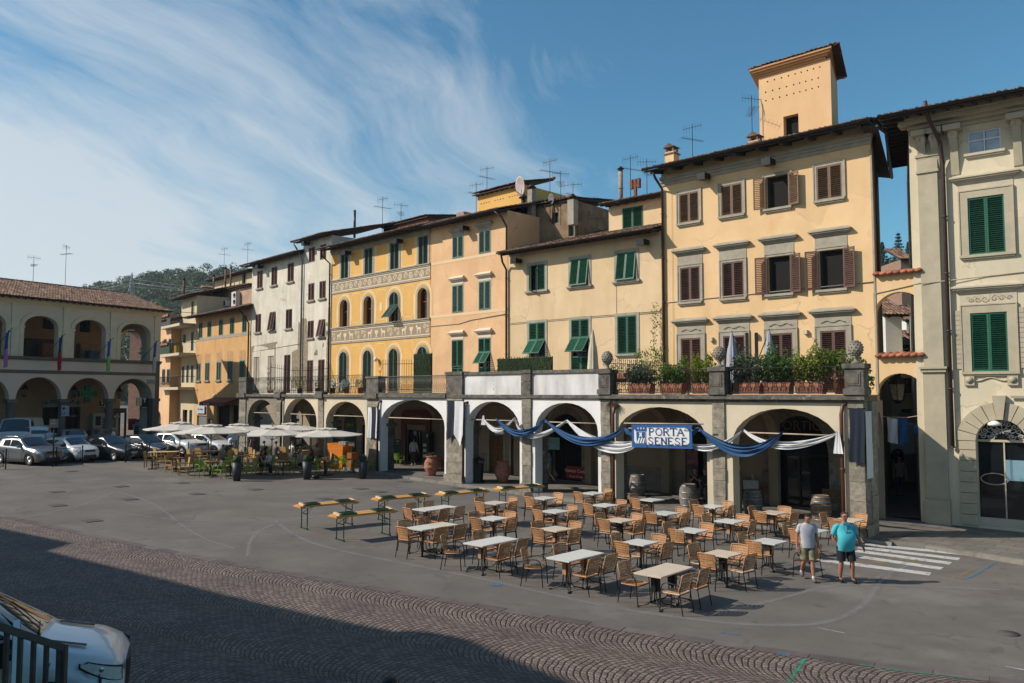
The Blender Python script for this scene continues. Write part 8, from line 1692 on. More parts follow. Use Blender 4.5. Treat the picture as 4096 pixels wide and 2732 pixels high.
stand(996,1833,2.2,'man in black T-shirt standing behind the black barrier',top=blk,bot=blk,hair='black'); stand(679,1797,3.14,'person in white shirt with folded arms behind the leftmost parasol',top=whitef,bot=jean,hair='brown',pose=dict(wrL=(-.02,.2,1.2),wrR=(.02,.22,1.22),elL=(-.22,.05,1.15),elR=(.22,.05,1.15)))
stand(402,1818,2.6,'bald man in grey shirt walking between the car rows',top=greyf,bot=jean,bald=True,skinm=SKd); stand(451,1815,2.0,'white-haired man in white shirt among the parked cars',top=whitef,bot=jean,hair='grey'); stand(194,1822,3.3,'man in white patterned T-shirt behind the white hatchback',top=pat,bot=jean,hair='brown'); stand(38,1818,2.4,'man in grey T-shirt before the white delivery van',top=fab('greytee2',(.24,.26,.3)),bot=jean,hair='black')
q=F5.w(F5.x(1655,1800,-.9),-.9,0); person('woman in pale apron standing in the doorway of the red cafe front',MT((q.x,q.y,gz(q.x,q.y)+KZ))@MR(c45+.6,4,'Z'),top=fab('apron',(.42,.42,.44)),bot=blk,hair='black',h=1.65,sleeve=1.5,shoe=fab('shoe_white',(.5,.5,.5)))
q=F3.w(F3.x(2195,1900,-1.6),-1.6,0); wb=person('woman in light blue shirt and grey shorts walking left under the portico, bag on shoulder',MT((q.x,q.y,gz(q.x,q.y)+KZ))@MR(c45+1.75,4,'Z'),top=fab('bluesh',(.13,.25,.36)),bot=fab('greyshort',(.16,.16,.15)),hair='black',hairlen=.1,h=1.66,shorts=True,sleeve=1.4,pose=dict(knL=(-.09,.14,.5),anL=(-.09,.2,.09),knR=(.09,-.02,.5),anR=(.09,-.32,.16),wrR=(.16,.25,1.1),elR=(.22,.02,1.14)))
b=MB(); b.ball((-.26,-.05,.92),.17,10,7,(.5,.9,1.1)); b.build('shoulder_bag',mat('bag_beige',(.33,.25,.18),.8,.1),wb); b=MB(); b.tube([(-.24,-.03,1.02),(-.1,.0,1.46),(.1,.0,1.4),(-.2,-.1,1.0)],.01,4); b.build('bag_strap',mBlack,wb)
def bench(fr,u,y,label,w=1.6):
 q=fr.w(fr.x(u,1950,y),y,0); t=thing('wooden_bench',label,'bench',loc=(q.x,q.y,gz(q.x,q.y)+KZ),rz=fr.rz); b=MB(); [b.box(-w/2,w/2,-.42+.1*k,-.34+.1*k,.43,.46) for k in range(4)]; b.build('seat',mat('bench_slats',(.20,.10,.045),.6,.2,6),t); b=MB(); [b.box(-w/2,w/2,.02+.02*k,.05+.02*k,.55+.13*k,.65+.13*k) for k in range(3)]; b.build('backrest',mat('bench_slats',(.2,.1,.05)),t)
 for sg in (-1,1): b=MB(); x=sg*w*.42; b.tube([(x,-.4,0),(x,-.38,.42),(x,.03,.42),(x,.1,.95)],.02,5); b.tube([(x,.05,.42),(x,.08,0)],.02,5); b.tube([(x,-.38,.42),(x,-.36,.64),(x,.05,.66)],.018,5); b.build('leg',mBlack,t)
 return t
bench(F2,2985,-.5,'wooden slatted bench with a newspaper reader under the rightmost arch',1.7); bench(F2,3352,-.5,'empty wooden slatted bench at the right end of the portico',1.3)
q=F2.w(F2.x(3012,1950,-.85),-.85,0); nr_=person('grey-haired man in blue shirt reading a newspaper on the bench',MT((q.x,q.y,gz(q.x,q.y)+KZ))@MR(c45+pi+.3,4,'Z'),pose=dict(SIT,wrL=(-.2,.34,.88),wrR=(.2,.34,.88)),top=fab('bluesh2',(.08,.2,.36)),bot=jean,hair='grey'); t=thing('newspaper','open newspaper held by the man on the bench','newspaper',M=nr_.matrix_world@MT((0,.36,.9))) if 0 else None
t=thing('newspaper','open newspaper held by the man on the bench','newspaper',M=MT((q.x,q.y,gz(q.x,q.y)+KZ))@MR(c45+pi+.3,4,'Z')@MT((0,.40,.86))); b=MB(); b.add([(-.3,.03,-.18),(0,0,-.2),(.3,.03,-.18),(.3,.09,.2),(0,.06,.2),(-.3,.09,.2)],[(0,1,4,5),(1,2,3,4)]); b.add([(-.3,.036,-.18),(0,.006,-.2),(.3,.036,-.18),(.3,.096,.2),(0,.066,.2),(-.3,.096,.2)],[(0,1,4,5),(1,2,3,4)]); b.build('sheet',mat('newsprint',(.35,.34,.31),.9,.3,20),t)
for u,lab,tp in ((2782,'man in black T-shirt seated with crossed arms behind the second barrel',blk),(2822,'man in dark shirt seated right of the man in black, by the broad pier',fab('dkblue',(.02,.025,.05)))):
 q=F2.w(F2.x(u,1950,-1.0),-1.0,0); tt_=thing('stool_chair','dark chair of the '+lab.split(' seated')[0]+' behind the barrels','chair',loc=(q.x,q.y,gz(q.x,q.y)+KZ),rz=c45+pi+.2); b=MB(); b.box(-.22,.22,-.22,.22,.42,.45); b.build('seat',mBlack,tt_); b=MB(); [b.tube([(x,y,0),(x,y,.42)],.015,4) for x in (-.2,.2) for y in (-.2,.2)]; b.box(-.22,.22,-.23,-.21,.6,.9); b.build('legs',mBlack,tt_)
 person(lab,MT((q.x,q.y,gz(q.x,q.y)+KZ))@MR(c45+pi+.2,4,'Z'),pose=dict(SIT,wrL=(.0,.25,.98),wrR=(-.1,.25,1.0)) if tp is blk else dict(SIT),top=tp,bot=blk if tp is blk else greyf,hair='black',shorts=tp is blk)
for u,v,Y,lab,tp in ((3602,1990,36,'woman in striped shirt walking through the dark alley',mat('cloth_striped',(.25,.25,.24),.8,.5,20)),(3594,1835,40,'dark figure far down the alley below the blue and white flag',blk)):
 p_=at(u,v,Y); person(lab,MT((p_.x,p_.y,.2))@MR(2.6,4,'Z'),top=tp,bot=jean,hair='black')
p_=gp(1555,2722,1.73); person('person with black hair at the lower frame edge, only the crown showing',MT(p_),top=blk,bot=jean,hair='black',h=1.75)
# ============ vehicles
def carpaint(n,c,metal=0.): return mat('paint_'+n,c,.3,.03,3,coat=.7,metal=metal,spec=.5)
mTy=mat('tyre_rubber',(.015,.015,.016),.85,.2,30); mRim=mat('alloy',(.45,.45,.46),.3,.1,metal=.8); mCg=mat('car_glass',(.02,.028,.034),.04,.1,1,spec=1.0); mPlz=mat('black_plastic',(.02,.02,.022),.6,.15,8); mHl=mat('headlamp_glass',(.45,.48,.5),.08,.2,8,spec=1); mTl=mat('tail_lamp',(.35,.012,.012),.15,.1); mInk=mat('plate_ink',(.02,.02,.03))
def interp(P,x):
 if x<=P[0][0]: return P[0][1]
 for a,c in zip(P,P[1:]):
  if x<=c[0]:
   f=(x-a[0])/(c[0]-a[0]); return a[1]+(c[1]-a[1])*f
 return P[-1][1]
def wheel(t,x,y,r,w=.2,spokes=5,steel=False,sg=1):
 K=MT((x,y,r))@MR(-sg*pi/2,4,'X'); b=MB(); b.lathe([(r*.62,-w/2),(r*.95,-w/2),(r,-w*.35),(r,w*.35),(r*.95,w/2),(r*.66,w/2),(r*.62,w*.3)],26,M=K); o=b.build('tyre' if 0 else 'wheel',mTy,t)
 b=MB(); b.lathe([(r*.63,w*.42),(r*.6,w*.47),(r*.57,w*.40),(r*.5,w*.1),(.001,w*.08)],26,M=K)
 for k in range(spokes):
  a=2*pi*k/spokes; c,s=mco(a),msi(a)
  for da in (-.13,.13): b.tube([K@Vector((.03*c,.03*s,w*.36)),K@Vector((r*.58*mco(a+da),r*.58*msi(a+da),w*.40))],r*.045,4)
 b.lathe([(.001,w*.42),(r*.16,w*.40),(r*.17,w*.3)],12,M=K); b.build('rim',mRim if not steel else mPlz,o)
def car(name,label,paint,M,Lc=4.1,Wc=1.72,Hc=1.47,front=((0,.72),(.35,.80),(.9,.93)),wsb=1.15,rf=1.95,rr=3.5,rb=3.95,tail=.98,belt=(.90,.98),wb=(.80,3.30),rw=.31,kind='hatch',lights=True,steel=False,roofrails=False,roofmat=None,spokes=5,plate=True,group='parked cars on the square',cat='car',lower=None,grille=None,emblem=None,glassx=None,hl=.10):
 t=thing(name,label,cat,M=M,group=group); hw=Wc/2
 X=lambda d: Lc/2-d
 top=[(0,front[0][1])]+[(d,z) for d,z in front[1:]]+[(wsb,front[-1][1]+.03),(rf,Hc-.015),((rf+rr)/2,Hc),(rr,Hc-.05),(rb,tail+.03),(Lc,tail-.08)]
 cab0,cab1=wsb,rb
 ds=sorted(set([0,.04,.12,.25]+[round(q*.13,3) for q in range(3,int(Lc/.13))]+[wsb,rf,rr,rb,Lc-.12,Lc-.04,Lc]))
 def sill(d):
  z=.2+ (.12 if d<.15 or d>Lc-.15 else 0)
  for w_ in wb:
   q=(rw+.055)**2-(d-w_)**2
   if q>0: z=max(z,rw+math.sqrt(q))
  return z
 rows=[];bt=[(0,front[0][1]-.1),(.5,front[0][1]+.02),(wsb,belt[0]),(rb,belt[1]),(Lc,tail-.12)]
 for d in ds:
  e=0
  if d<.5: e=(1-math.sqrt(max(0,1-((.5-d)/.5)**2)))*.34
  if d>Lc-.4: e=(1-math.sqrt(max(0,1-((d-Lc+.4)/.4)**2)))*.2
  w=hw*(1-e); zt=interp(top,d); zb=min(interp(bt,d),zt-.02); s=sill(d); cabin=cab0<d<cab1; k=max(0,min(1,(zt-zb-.05)/(Hc-zb-.05)))
  wr=w*(1-.03-.19*k) if cabin or k>.1 else w*.93
  zs=min(s,zb-.1)
  half=[(0,max(.2,zs-.02)),(w*.8,max(.18,zs-.02)),(w*.965,zs),(w*.99,max(zs+.02,.45)),(w,max(zs+.03,(zb*.75+.12))),(w*.965,zb-.03),(w*.94,zb),(wr if k>.15 else w*.88,zt-.07*k-.025),(wr*.9,zt-.015*(1+k)),(wr*.5,zt+.012),(0,zt+.02)]
  rows.append([(X(d),y,z) for y,z in half]+[(X(d),-y,z) for y,z in half[-2:0:-1]])
 b=MB(); b.grid([r+[r[0]] for r in rows]); b.add(rows[0],[tuple(range(len(rows[0])))[::-1]]); b.add(rows[-1],[tuple(range(len(rows[-1])))])
 body=b.build('body',paint,t)
 if roofmat:
  b=MB(); rr_=[]
  for d in np.linspace(rf+.03,rr-.02,9):
   zt=interp(top,d); k=(zt-interp(bt,d)-.05)/(Hc-interp(bt,d)-.05); wr=hw*(1-.03-.19*k)*.9; rr_.append([(X(d),y*wr,zt+.028-.02*y*y) for y in np.linspace(-1,1,7)])
  b.grid(rr_); b.build('roof_panel',roofmat,t)
 gl=glassx or [(wsb+.28,rf+.62),(rf+.68,rr-.28)]
 def sidept(d,f,sg,off=.012):
  zt=interp(top,d); zb=interp(bt,d); k=max(0,min(1,(zt-zb-.05)/(Hc-zb-.05))); wr=hw*(1-.03-.19*k); z0=zb+.03; z1=zt-.095*k-.03; y0=hw*.94; y=y0+(wr-y0)*f; return Vector((X(d),sg*(y+off),z0+(z1-z0)*f))
 for sg in (1,-1):
  for a,c in gl:
   b=MB(); b.grid([[sidept(d,f,sg) for f in (0.03,.35,.7,.97)] for d in np.linspace(a,c,9)]); b.build('side_window',mCg,t)
  b=MB()
  for a in [g_[1]+.03 for g_ in gl[:-1]]+[gl[0][0]-.02]: b.tube([(X(a),sg*(hw*.985),belt[0]-.02),(X(a),sg*(hw+.002),.6),(X(a)+.0,sg*(hw*.985),.3)],.006,3)
  b.build('door_seam',mPlz,t)
  b=MB(); [b.box(X(c)-.02,X(c)+.14,sg*(hw*.985)-.012,sg*(hw*.985)+.03 if sg>0 else sg*(hw*.985)+.012,belt[0]-.16,belt[0]-.13) if sg>0 else b.box(X(c)-.02,X(c)+.14,-hw*.985-.03,-hw*.985+.01,belt[0]-.16,belt[0]-.13) for a,c in gl[:2]]; b.build('door_handle',paint,t)
  b=MB(); b.ball((X(wsb+.42),sg*(hw+.09),belt[0]+.08),.1,10,6,(.7,1.15,.72)); b.tube([(X(wsb+.4),sg*hw*.93,belt[0]+.02),(X(wsb+.42),sg*(hw+.05),belt[0]+.05)],.03,5); b.build('wing_mirror',paint if not steel else mPlz,t)
  for w_ in wb:
   wheel(t,X(w_),sg*(hw-.12),rw,.2,spokes,steel,sg)
   b=MB(); P=[(X(w_)+(rw+.055)*mco(a),sg*(hw*.99),rw+(rw+.055)*msi(a)) for a in np.linspace(-.25,pi+.25,15)]; b.tube(P,.016 if not lower else .035,4); b.build('arch_trim',mPlz,t)
  b=MB(); b.box(X(wb[1]-rw-.08),X(wb[0]+rw+.08),sg*hw*.97-.02,sg*hw*.97+.02,.2,.27); b.build('sill',mPlz,t)
  if lights:
   b=MB(); rws=[]
   z0=front[0][1]-.06
   for q in range(7):
    d=.04+.42*q/6; e=(1-math.sqrt(max(0,1-((.5-d)/.5)**2)))*.34; w=hw*(1-e)*.985; zz=interp(bt,d); rws.append([(X(d)+.012,sg*w,zz-.03-hl*(1-q/7)),(X(d)+.012,sg*(w+.008),zz-.0),(X(d)+.01,sg*(w*.93),zz+.045)])
   b.grid(rws); b.grid([[(X(.02)+.02,sg*y,z0-.02),(X(.02)+.015,sg*y,z0+.08)] for y in (hw*.46,hw*.58,hw*.66)]); b.build('headlight',mHl,t)
   b=MB(); d=Lc-.1; b.box(X(Lc-.03),X(Lc-.32),sg*hw*.86-.055,sg*hw*.86+.055,tail-.22,tail-.02); b.build('tail_light',mTl,t)
 def glassgrid(d0,d1,ins):
  rws=[]
  for q in range(8):
   d=d0+(d1-d0)*q/7; zt=interp(top,d); zb=interp(bt,d); k=max(0,min(1,(zt-zb-.05)/(Hc-zb-.05))); wr=hw*(1-.03-.19*k)-ins; nx=.012 if d<2.2 else -.012
   rws.append([(X(d)+nx,y*wr*.96,zt+.028-.035*abs(y)**2.2-.03*abs(y)**6) for y in np.linspace(-1,1,11)])
  b=MB(); b.grid(rws); return b
 glassgrid(wsb+.06,rf-.03,.05).build('windscreen',mCg,t); glassgrid(rr+.05,rb-.08 if kind!='van' else rb-.02,.08).build('rear_window',mCg,t)
 b=MB(); b.tube([(X(wsb+.08)+.02,-hw*.5,interp(top,wsb+.08)+.03),(X(wsb+.14),hw*.15,interp(top,wsb+.14)+.035)],.01,4); b.build('wiper',mBlack,t)
 zf=front[0][1]; gm=grille or mPlz
 b=MB(); b.prism([(-hw*.45,zf-.14),(hw*.45,zf-.14),(hw*.40,zf-.02),(-hw*.40,zf-.02)],X(0)-.02,X(0)+.008,'x'); b.prism([(-hw*.55,.26),(hw*.55,.26),(hw*.5,.45),(-hw*.5,.45)],X(0)-.02,X(0)+.01,'x'); b.build('grille',gm,t)
 if emblem: b=MB(); b.tube([(X(0)+.016,.055*mco(a),zf-.06+.055*msi(a)) for a in np.linspace(0,2*pi,13)],.009,4,cap=False); b.tube([(X(0)+.016,-.04,zf-.03),(X(0)+.016,-.015,zf-.1),(X(0)+.016,0,zf-.05),(X(0)+.016,.015,zf-.1),(X(0)+.016,.04,zf-.03)],.007,4); b.build('emblem',mChrome,t)
 if plate:
  for x_,nm in ((X(0)+.016,0),(X(Lc)-.016,1)): b=MB(); zz=.5 if nm==0 else .62; b.box(x_-.006,x_+.006,-.26,.26,zz-.055,zz+.055); pl_=b.build('number_plate',mWhite,t); b=MB(); [b.box(x_-.008,x_+.008,y-.02,y+.02,zz-.055,zz+.055) for y in (-.24,.24)]; b.build('plate_band',mat('plate_blue',(.02,.06,.3)),pl_)
  text('CF 270 VL',.1,mInk,t,MT((X(0)+.024,0,.5))@MR(pi/2,4,'Z'),sx=.8); text('DW 418 KT',.1,mInk,t,MT((X(Lc)-.024,0,.62))@MR(-pi/2,4,'Z'),sx=.8)
 if roofrails:
  for sg in (1,-1): b=MB(); b.tube([(X(rf+.05),sg*hw*.72,Hc-.03)]+[(X(d),sg*hw*.74,Hc+.045) for d in np.linspace(rf+.25,rr-.2,5)]+[(X(rr),sg*hw*.72,Hc-.04)],.017,5); b.build('roof_rail',mChrome,t)
 return t
def carM(u,v,rz,wbf,Lc,hw,side=-1):  # ground point of the near front wheel
 q=gp(u,v); K=MT((q.x,q.y,q.z))@MR(rz,4,'Z'); return K@MT((-(Lc/2-wbf),-side*(hw-.06),0))
hd=R(-24)
car('parked_car','silver compact crossover with roof rails, nearest and leftmost of the front car row',carpaint('silvergrey',(.20,.21,.23),.55),carM(117,1863,hd,.85,4.16,.87),Lc=4.16,Wc=1.74,Hc=1.56,front=((0,.80),(.35,.92),(.9,1.02)),wsb=1.2,rf=1.95,rr=3.45,rb=3.95,tail=1.1,belt=(.98,1.08),wb=(.85,3.39),rw=.33,roofrails=True,spokes=12,emblem=1)
car('parked_car','small white city hatchback, second car of the front row',carpaint('white',(.62,.63,.64)),carM(282,1852,hd,.68,3.44,.81),Lc=3.44,Wc=1.63,Hc=1.46,front=((0,.76),(.3,.88),(.65,.98)),wsb=.85,rf=1.55,rr=2.95,rb=3.34,tail=1.0,belt=(.94,1.0),wb=(.68,3.02),rw=.29,steel=True,emblem=1,spokes=3,glassx=[(1.1,2.2),(2.28,2.95)])
car('parked_car','black hatchback, third car of the front row',carpaint('black',(.012,.014,.017)),carM(455,1844,hd,.8,3.97,.84),Lc=3.97,Wc=1.68,Hc=1.46,wb=(.8,3.27),rw=.3,emblem=1,rb=3.8,rr=3.35)
car('parked_car','dark hatchback, fourth car of the front row, beside the white crossover',carpaint('darkblue',(.012,.015,.022)),carM(598,1836,hd,.8,3.97,.84),Lc=3.97,Wc=1.68,Hc=1.46,wb=(.8,3.27),rw=.3,emblem=1,rb=3.8,rr=3.35)
car('parked_car','white crossover with black roof behind the leftmost parasol',carpaint('white',(.62,.63,.64)),carM(727,1829,hd,.85,4.23,.91),Lc=4.23,Wc=1.82,Hc=1.58,front=((0,.86),(.35,.97),(.95,1.06)),wsb=1.2,rf=1.95,rr=3.4,rb=4.0,tail=1.12,belt=(1.0,1.1),wb=(.85,3.44),rw=.34,roofmat=carpaint('black',(.01,.01,.01)),emblem=1,grille=mPlz,lower=1,spokes=10)
car('parked_car','white five-door hatchback, last of the front row behind the front parasols',carpaint('white',(.62,.63,.64)),carM(856,1822,hd,.8,4.0,.85),Lc=4.0,Wc=1.7,Hc=1.46,wb=(.8,3.3),rw=.31,emblem=1,rb=3.85,rr=3.35)
def rearM(u,v,rz,Lc): q=gp(u,v); return MT((q.x,q.y,q.z))@MR(rz,4,'Z')@MT((Lc/2,0,0))
car('parked_car','silver hatchback seen from behind between pharmacy and white hatchback',carpaint('silver',(.34,.37,.40),.4),rearM(300,1806,R(128),3.95),Lc=3.95,Hc=1.48,rb=3.85,rr=3.3,tail=1.05)
car('parked_car','grey hatchback seen from behind left of the tobacconist',carpaint('grey',(.11,.115,.12),.4),rearM(417,1800,R(128),4.2),Lc=4.2,Hc=1.47,rb=4.05,rr=3.4,tail=1.05,wb=(.85,3.45))
car('parked_car','dark off-road vehicle with lit red tail light at the right loggia pier',carpaint('green_dark',(.03,.045,.05)),rearM(578,1760,R(110),4.3),Lc=4.3,Wc=1.8,Hc=1.8,rb=4.25,rr=4.1,tail=1.15,wb=(.85,3.45),belt=(1.1,1.15),kind='van')
VAN=dict(kind='van',front=((0,.95),(.3,1.05),(.75,1.18)),wsb=.95,rf=1.6,rb=4.32,rr=4.2,tail=1.2,belt=(1.1,1.18),wb=(.85,3.55),rw=.32,Wc=1.83,Hc=1.83)
car('parked_van','white panel van with rear doors towards the square, left of the WiFi sign',carpaint('white',(.62,.63,.64)),rearM(140,1818,R(118),4.4),Lc=4.4,cat='van',glassx=[(1.2,2.1)],**VAN)
car('parked_van','tall white delivery van facing the square at the left edge',carpaint('cream_white',(.55,.55,.5)),MT(gp(45,1822))@MR(R(-70),4,'Z')@MT((-2.6,0,0)),Lc=5.2,Wc=2.05,Hc=2.35,front=((0,1.1),(.2,1.25),(.4,1.35)),wsb=.5,rf=1.0,rb=5.15,rr=5.05,tail=1.5,belt=(1.3,1.35),wb=(.9,4.2),rw=.36,cat='van',glassx=[(.9,1.8)],kind='van')
car('parked_van','white box van seen from behind, right of the last white hatchback',carpaint('white',(.62,.63,.64)),rearM(955,1800,R(100),4.6),Lc=4.6,cat='van',glassx=[(1.2,2.1)],**VAN)
car('parked_van','white van facing right behind the portico tables',carpaint('white',(.62,.63,.64)),MT(gp(1075,1800))@MR(R(-12),4,'Z'),Lc=4.6,cat='van',glassx=[(1.2,2.1)],**VAN)
q=gp(930,1822); t=thing('motor_scooter','pale grey motor scooter with windshield parked before the white box van','scooter',loc=(q.x,q.y,q.z),rz=R(-60)); mSc=mat('scooter_grey',(.4,.42,.45),.3,.05,coat=.5); b=MB(); b.prism([(-.75,.5),(-.55,.8),(.1,.78),(.15,.35),(.45,.3),(.6,.9),(.68,.95),(.72,.5),(.55,.2),(-.5,.25)],-.14,.14,'y'); b.build('body',mSc,t); b=MB(); b.box(-.6,.1,-.13,.13,.78,.86); b.build('seat',mBlack,t)
for x in (-.6,.7): b=MB(); b.lathe([(.16,-.05),(.25,-.05),(.25,.05),(.16,.05)],16,M=MT((x,0,.25))@MR(pi/2,4,'X')); b.build('wheel',mTy,t)
b=MB(); b.tube([(.6,-.35,1.08),(.6,0,1.0),(.6,.35,1.08)],.02,5); b.ball((.62,-.3,1.25),.06,8,5,(.3,1,.7)); b.ball((.62,.3,1.25),.06,8,5,(.3,1,.7)); b.build('handlebar',mBlack,t); b=MB(); b.ball((-.65,0,.98),.18,10,7); b.build('top_box',mWhite,t)
mBar=mat('barrier_iron',(.018,.018,.02),.4,.1,metal=.4)
for i,(u0,u1,v0,v1,lab) in enumerate(((-70,22,1879,1877,'at the left edge, before the silver crossover'),(224,328,1864,1859,'before the small white hatchback'),(502,596,1850,1846,'between the two dark hatchbacks'),(753,832,1838,1834,'before the white crossover'),(943,1018,1830,1826,'before the man in black'))):
 a,c=gp(u0,v0),gp(u1,v1); d=c-a; l=d.length; t=thing('crowd_barrier','black iron barrier with crossed bars '+lab,'barrier',loc=tuple(a),rz=mat2(d.y,d.x),group='black iron parking barriers')
 for x in (0,l): b=MB(); b.lathe([(.04,0),(.035,.08),(.035,1.0),(.05,1.02),(.03,1.1),(.001,1.12)],10,(x,0,0)); b.build('post',mBar,t)
 b=MB(); b.tube([(.1,0,.15),(.1,0,.98),(l-.1,0,.98),(l-.1,0,.15),(.1,0,.15)],.022,5); b.tube([(.1,0,.97),(l*.5,0,.55),(l-.1,0,.16)],.013,4); b.tube([(l-.1,0,.97),(.1,0,.16)],.013,4); b.build('panel',mBar,t)
q=gp(211,1868); t=thing('sign_post','grey WiFi information sign on a black post before the white hatchback','sign',loc=(q.x,q.y,q.z)); b=MB(); b.tube([(0,0,0),(0,0,2.7)],.035,6); b.build('post',mBlack,t); b=MB(); b.box(-.25,.25,-.05,-.02,2.2,2.68); b.build('panel',mat('wifi_panel',(.10,.10,.11),.5,.05),t); text('WiFi',.16,mTrimL,t,MT((0,-.055,2.42))); text('AREA',.09,mTrimL,t,MT((0,-.055,2.58)))
q=gp(257,1792); t=thing('road_sign','white parking regulation sign with blue P and red no-stopping disc','road sign',loc=(q.x,q.y,q.z),rz=.1); b=MB(); b.tube([(0,0,0),(0,0,2.9)],.03,6); b.build('post',mGut,t); b=MB(); b.box(-.26,.26,-.05,-.03,2.3,3.05); b.build('panel',mat('sign_offwhite',(.42,.42,.42),.5,.04),t); b=MB(); b.box(-.2,-.02,-.06,-.05,2.38,2.62); b.build('parking_square',mat('sign_blue',(.03,.13,.35)),t); text('P',.2,mWhite,t,MT((-.11,-.064,2.5)),bold=True); b=MB(); b.lathe([(.1,-.005),(.1,.005)],16,M=MT((-.1,-.055,2.86))@MR(pi/2,4,'X')); b.build('red_disc',mTl,t); text('P.ZZA',.06,mTx,t,MT((.12,-.06,2.85))); text('0-24',.08,mTx,t,MT((.12,-.06,2.5)))
q=gp(478,1800); t=thing('folding_table','pale folding table with boxes among the cars by the tobacconist','table',loc=(q.x,q.y,q.z)); b=MB(); b.box(-.6,.6,-.35,.35,.72,.75); b.build('tabletop',mWhite,t); b=MB(); [b.tube([(x,y,0),(x,y,.72)],.02,4) for x in (-.5,.5) for y in (-.3,.3)]; b.build('leg',mGut,t)
# ============ white van in the foreground shade
vp=gp(200,2732+90)
vanrz=R(22)
fc=at(505,2640,12.0)
vM=MT((fc.x,fc.y,gz(fc.x,fc.y)))@MR(vanrz,4,'Z')@MT((-4.4/2,.3,0))
vt_=car('parked_van','white van with black bumper and open driver door in the near left shade',carpaint('white',(.62,.63,.64)),vM,Lc=4.4,Wc=1.83,Hc=1.82,front=((0,.76),(.1,.88),(.4,1.01),(.95,1.14)),wsb=1.05,rf=2.0,rb=4.35,rr=4.25,tail=1.2,belt=(1.1,1.16),wb=(.92,3.6),rw=.33,kind='van',cat='van',glassx=[(1.35,2.25)],hl=.2,group='vans at the square',emblem=None)
hw=.915; b=MB(); P=[]
for q in range(13):
 a=-1+2*q/12; P.append((2.2-.34*abs(a)**2.6+.02,a*hw*1.0))
rws=[[(x+.02*(z>.3),y,z) for x,y in P] for z in (.22,.3,.5,.74)]; b.grid(rws); b.grid([[(x-.08,y*.97,.78) for x,y in P],[(x+.02,y,.74) for x,y in P]]); b.build('bumper',mPlz,vt_)
FV=((0,.76),(.1,.88),(.4,1.01),(.95,1.14)); XV=lambda d:2.2-d
def wv(d): e=(1-math.sqrt(max(0,1-((.5-d)/.5)**2)))*.34 if d<.5 else 0; return hw*(1-e)
for sg in (-1,1): b=MB(); b.grid([[(XV(d),sg*y*wv(d),interp(FV,d)+.032) for y in (.52,.58,.64)] for d in np.linspace(.5,.98,8)]); b.build('bonnet_vent',mPlz,vt_)
for nm,ex,off,m_ in (('headlight_rim',.02,.010,mPlz),('headlight',0,.018,mat('lamp_lens',(.62,.60,.56),.15,.1,14,spec=1))):
 for sg in (-1,1):
  b=MB(); rws=[]
  for q in range(11):
   f=q/10; d=.045-ex+(.50+2*ex)*f; z0=.60+.27*f**1.3-ex; z1=.77+.185*f+ex if f<.9 else .77+.185*f-.03; rws.append([(XV(d)+off*.8,sg*(wv(max(.02,d))*.99+off),z0+(z1-z0)*j/4) for j in range(5)])
  b.grid(rws); b.build(nm,m_,vt_)
for sg in (-1,1): b=MB(); b.ball((XV(.30),sg*(wv(.3)*.985),.80),.062,12,8,(1,.45,1)); b.build('lamp_bowl',mChrome,vt_)
dM=MT((4.4/2-1.3,-hw-.03,0))@MR(R(-80),4,'Z')
b=MB(); b.prism([(0,.3),(1.05,.3),(1.08,1.1),(1.0,1.25),(.85,1.68),(.65,1.76),(.5,1.72),(.06,1.2),(0,1.1)],-.05,.02,'y',M=dM);
b.build('open_door',carpaint('white',(.6,.6,.6)),vt_); b=MB(); b.prism([(.12,1.16),(.95,1.18),(.8,1.62),(.62,1.69),(.52,1.64)],-.06,.03,'y',M=dM); b.build('door_window',mCg,vt_)
b=MB(); b.box(.06,.22,-.32,-.14,1.05,1.38,M=dM); b.box(.1,.16,-.14,-.04,1.12,1.2,M=dM); b.build('door_mirror',mPlz,vt_)
b=MB(); b.box(.2,.9,.03,.05,.4,1.0,M=dM); b.build('door_panel',mPlz,vt_)
b=MB(); b.box(.25,.7,-.3,.15,1.225,1.24); b.build('dashboard_papers',mWhite,vt_)
a=at(0,2507,4.2); c=at(255,2592,4.55); c2=at(258,2760,4.55)
t=thing('stair_railing','dark steel stair railing cutting across the lower left corner','railing'); mRl=mat('railing_steel',(.06,.062,.06),.5,.2,12,metal=.4)
def bar(b,p,q,w): d=(q-p); K=MT(p)@d.to_track_quat('Z','Y').to_matrix().to_4x4(); b.box(-w/2,w/2,-w/2,w/2,0,d.length,M=K)
a_=a+(a-c)*.35; b=MB(); bar(b,a_,c,.036); b.build('handrail',mRl,t); dn=Vector((0,0,-1.1))
b=MB(); bar(b,c+Vector((0,0,.014)),c+dn,.034); b.build('end_post',mRl,t)
for k in range(8): p0=c.lerp(a_,(k+.38)/6.6); b=MB(); bar(b,p0,p0+dn,.021); b.build('baluster',mRl,t)
b=MB(); bar(b,c+Vector((0,0,-.24)),c.lerp(a_,.075)+Vector((0,0,-.26)),.02); b.build('lock_bracket',mRl,t)
t=thing('viewing_terrace','stone terrace edge of the house behind the viewer','terrace'); b=MB(); b.box(-4.5,3,-4,1.2,-.5,3.1); b.build('wall',pB1,t)
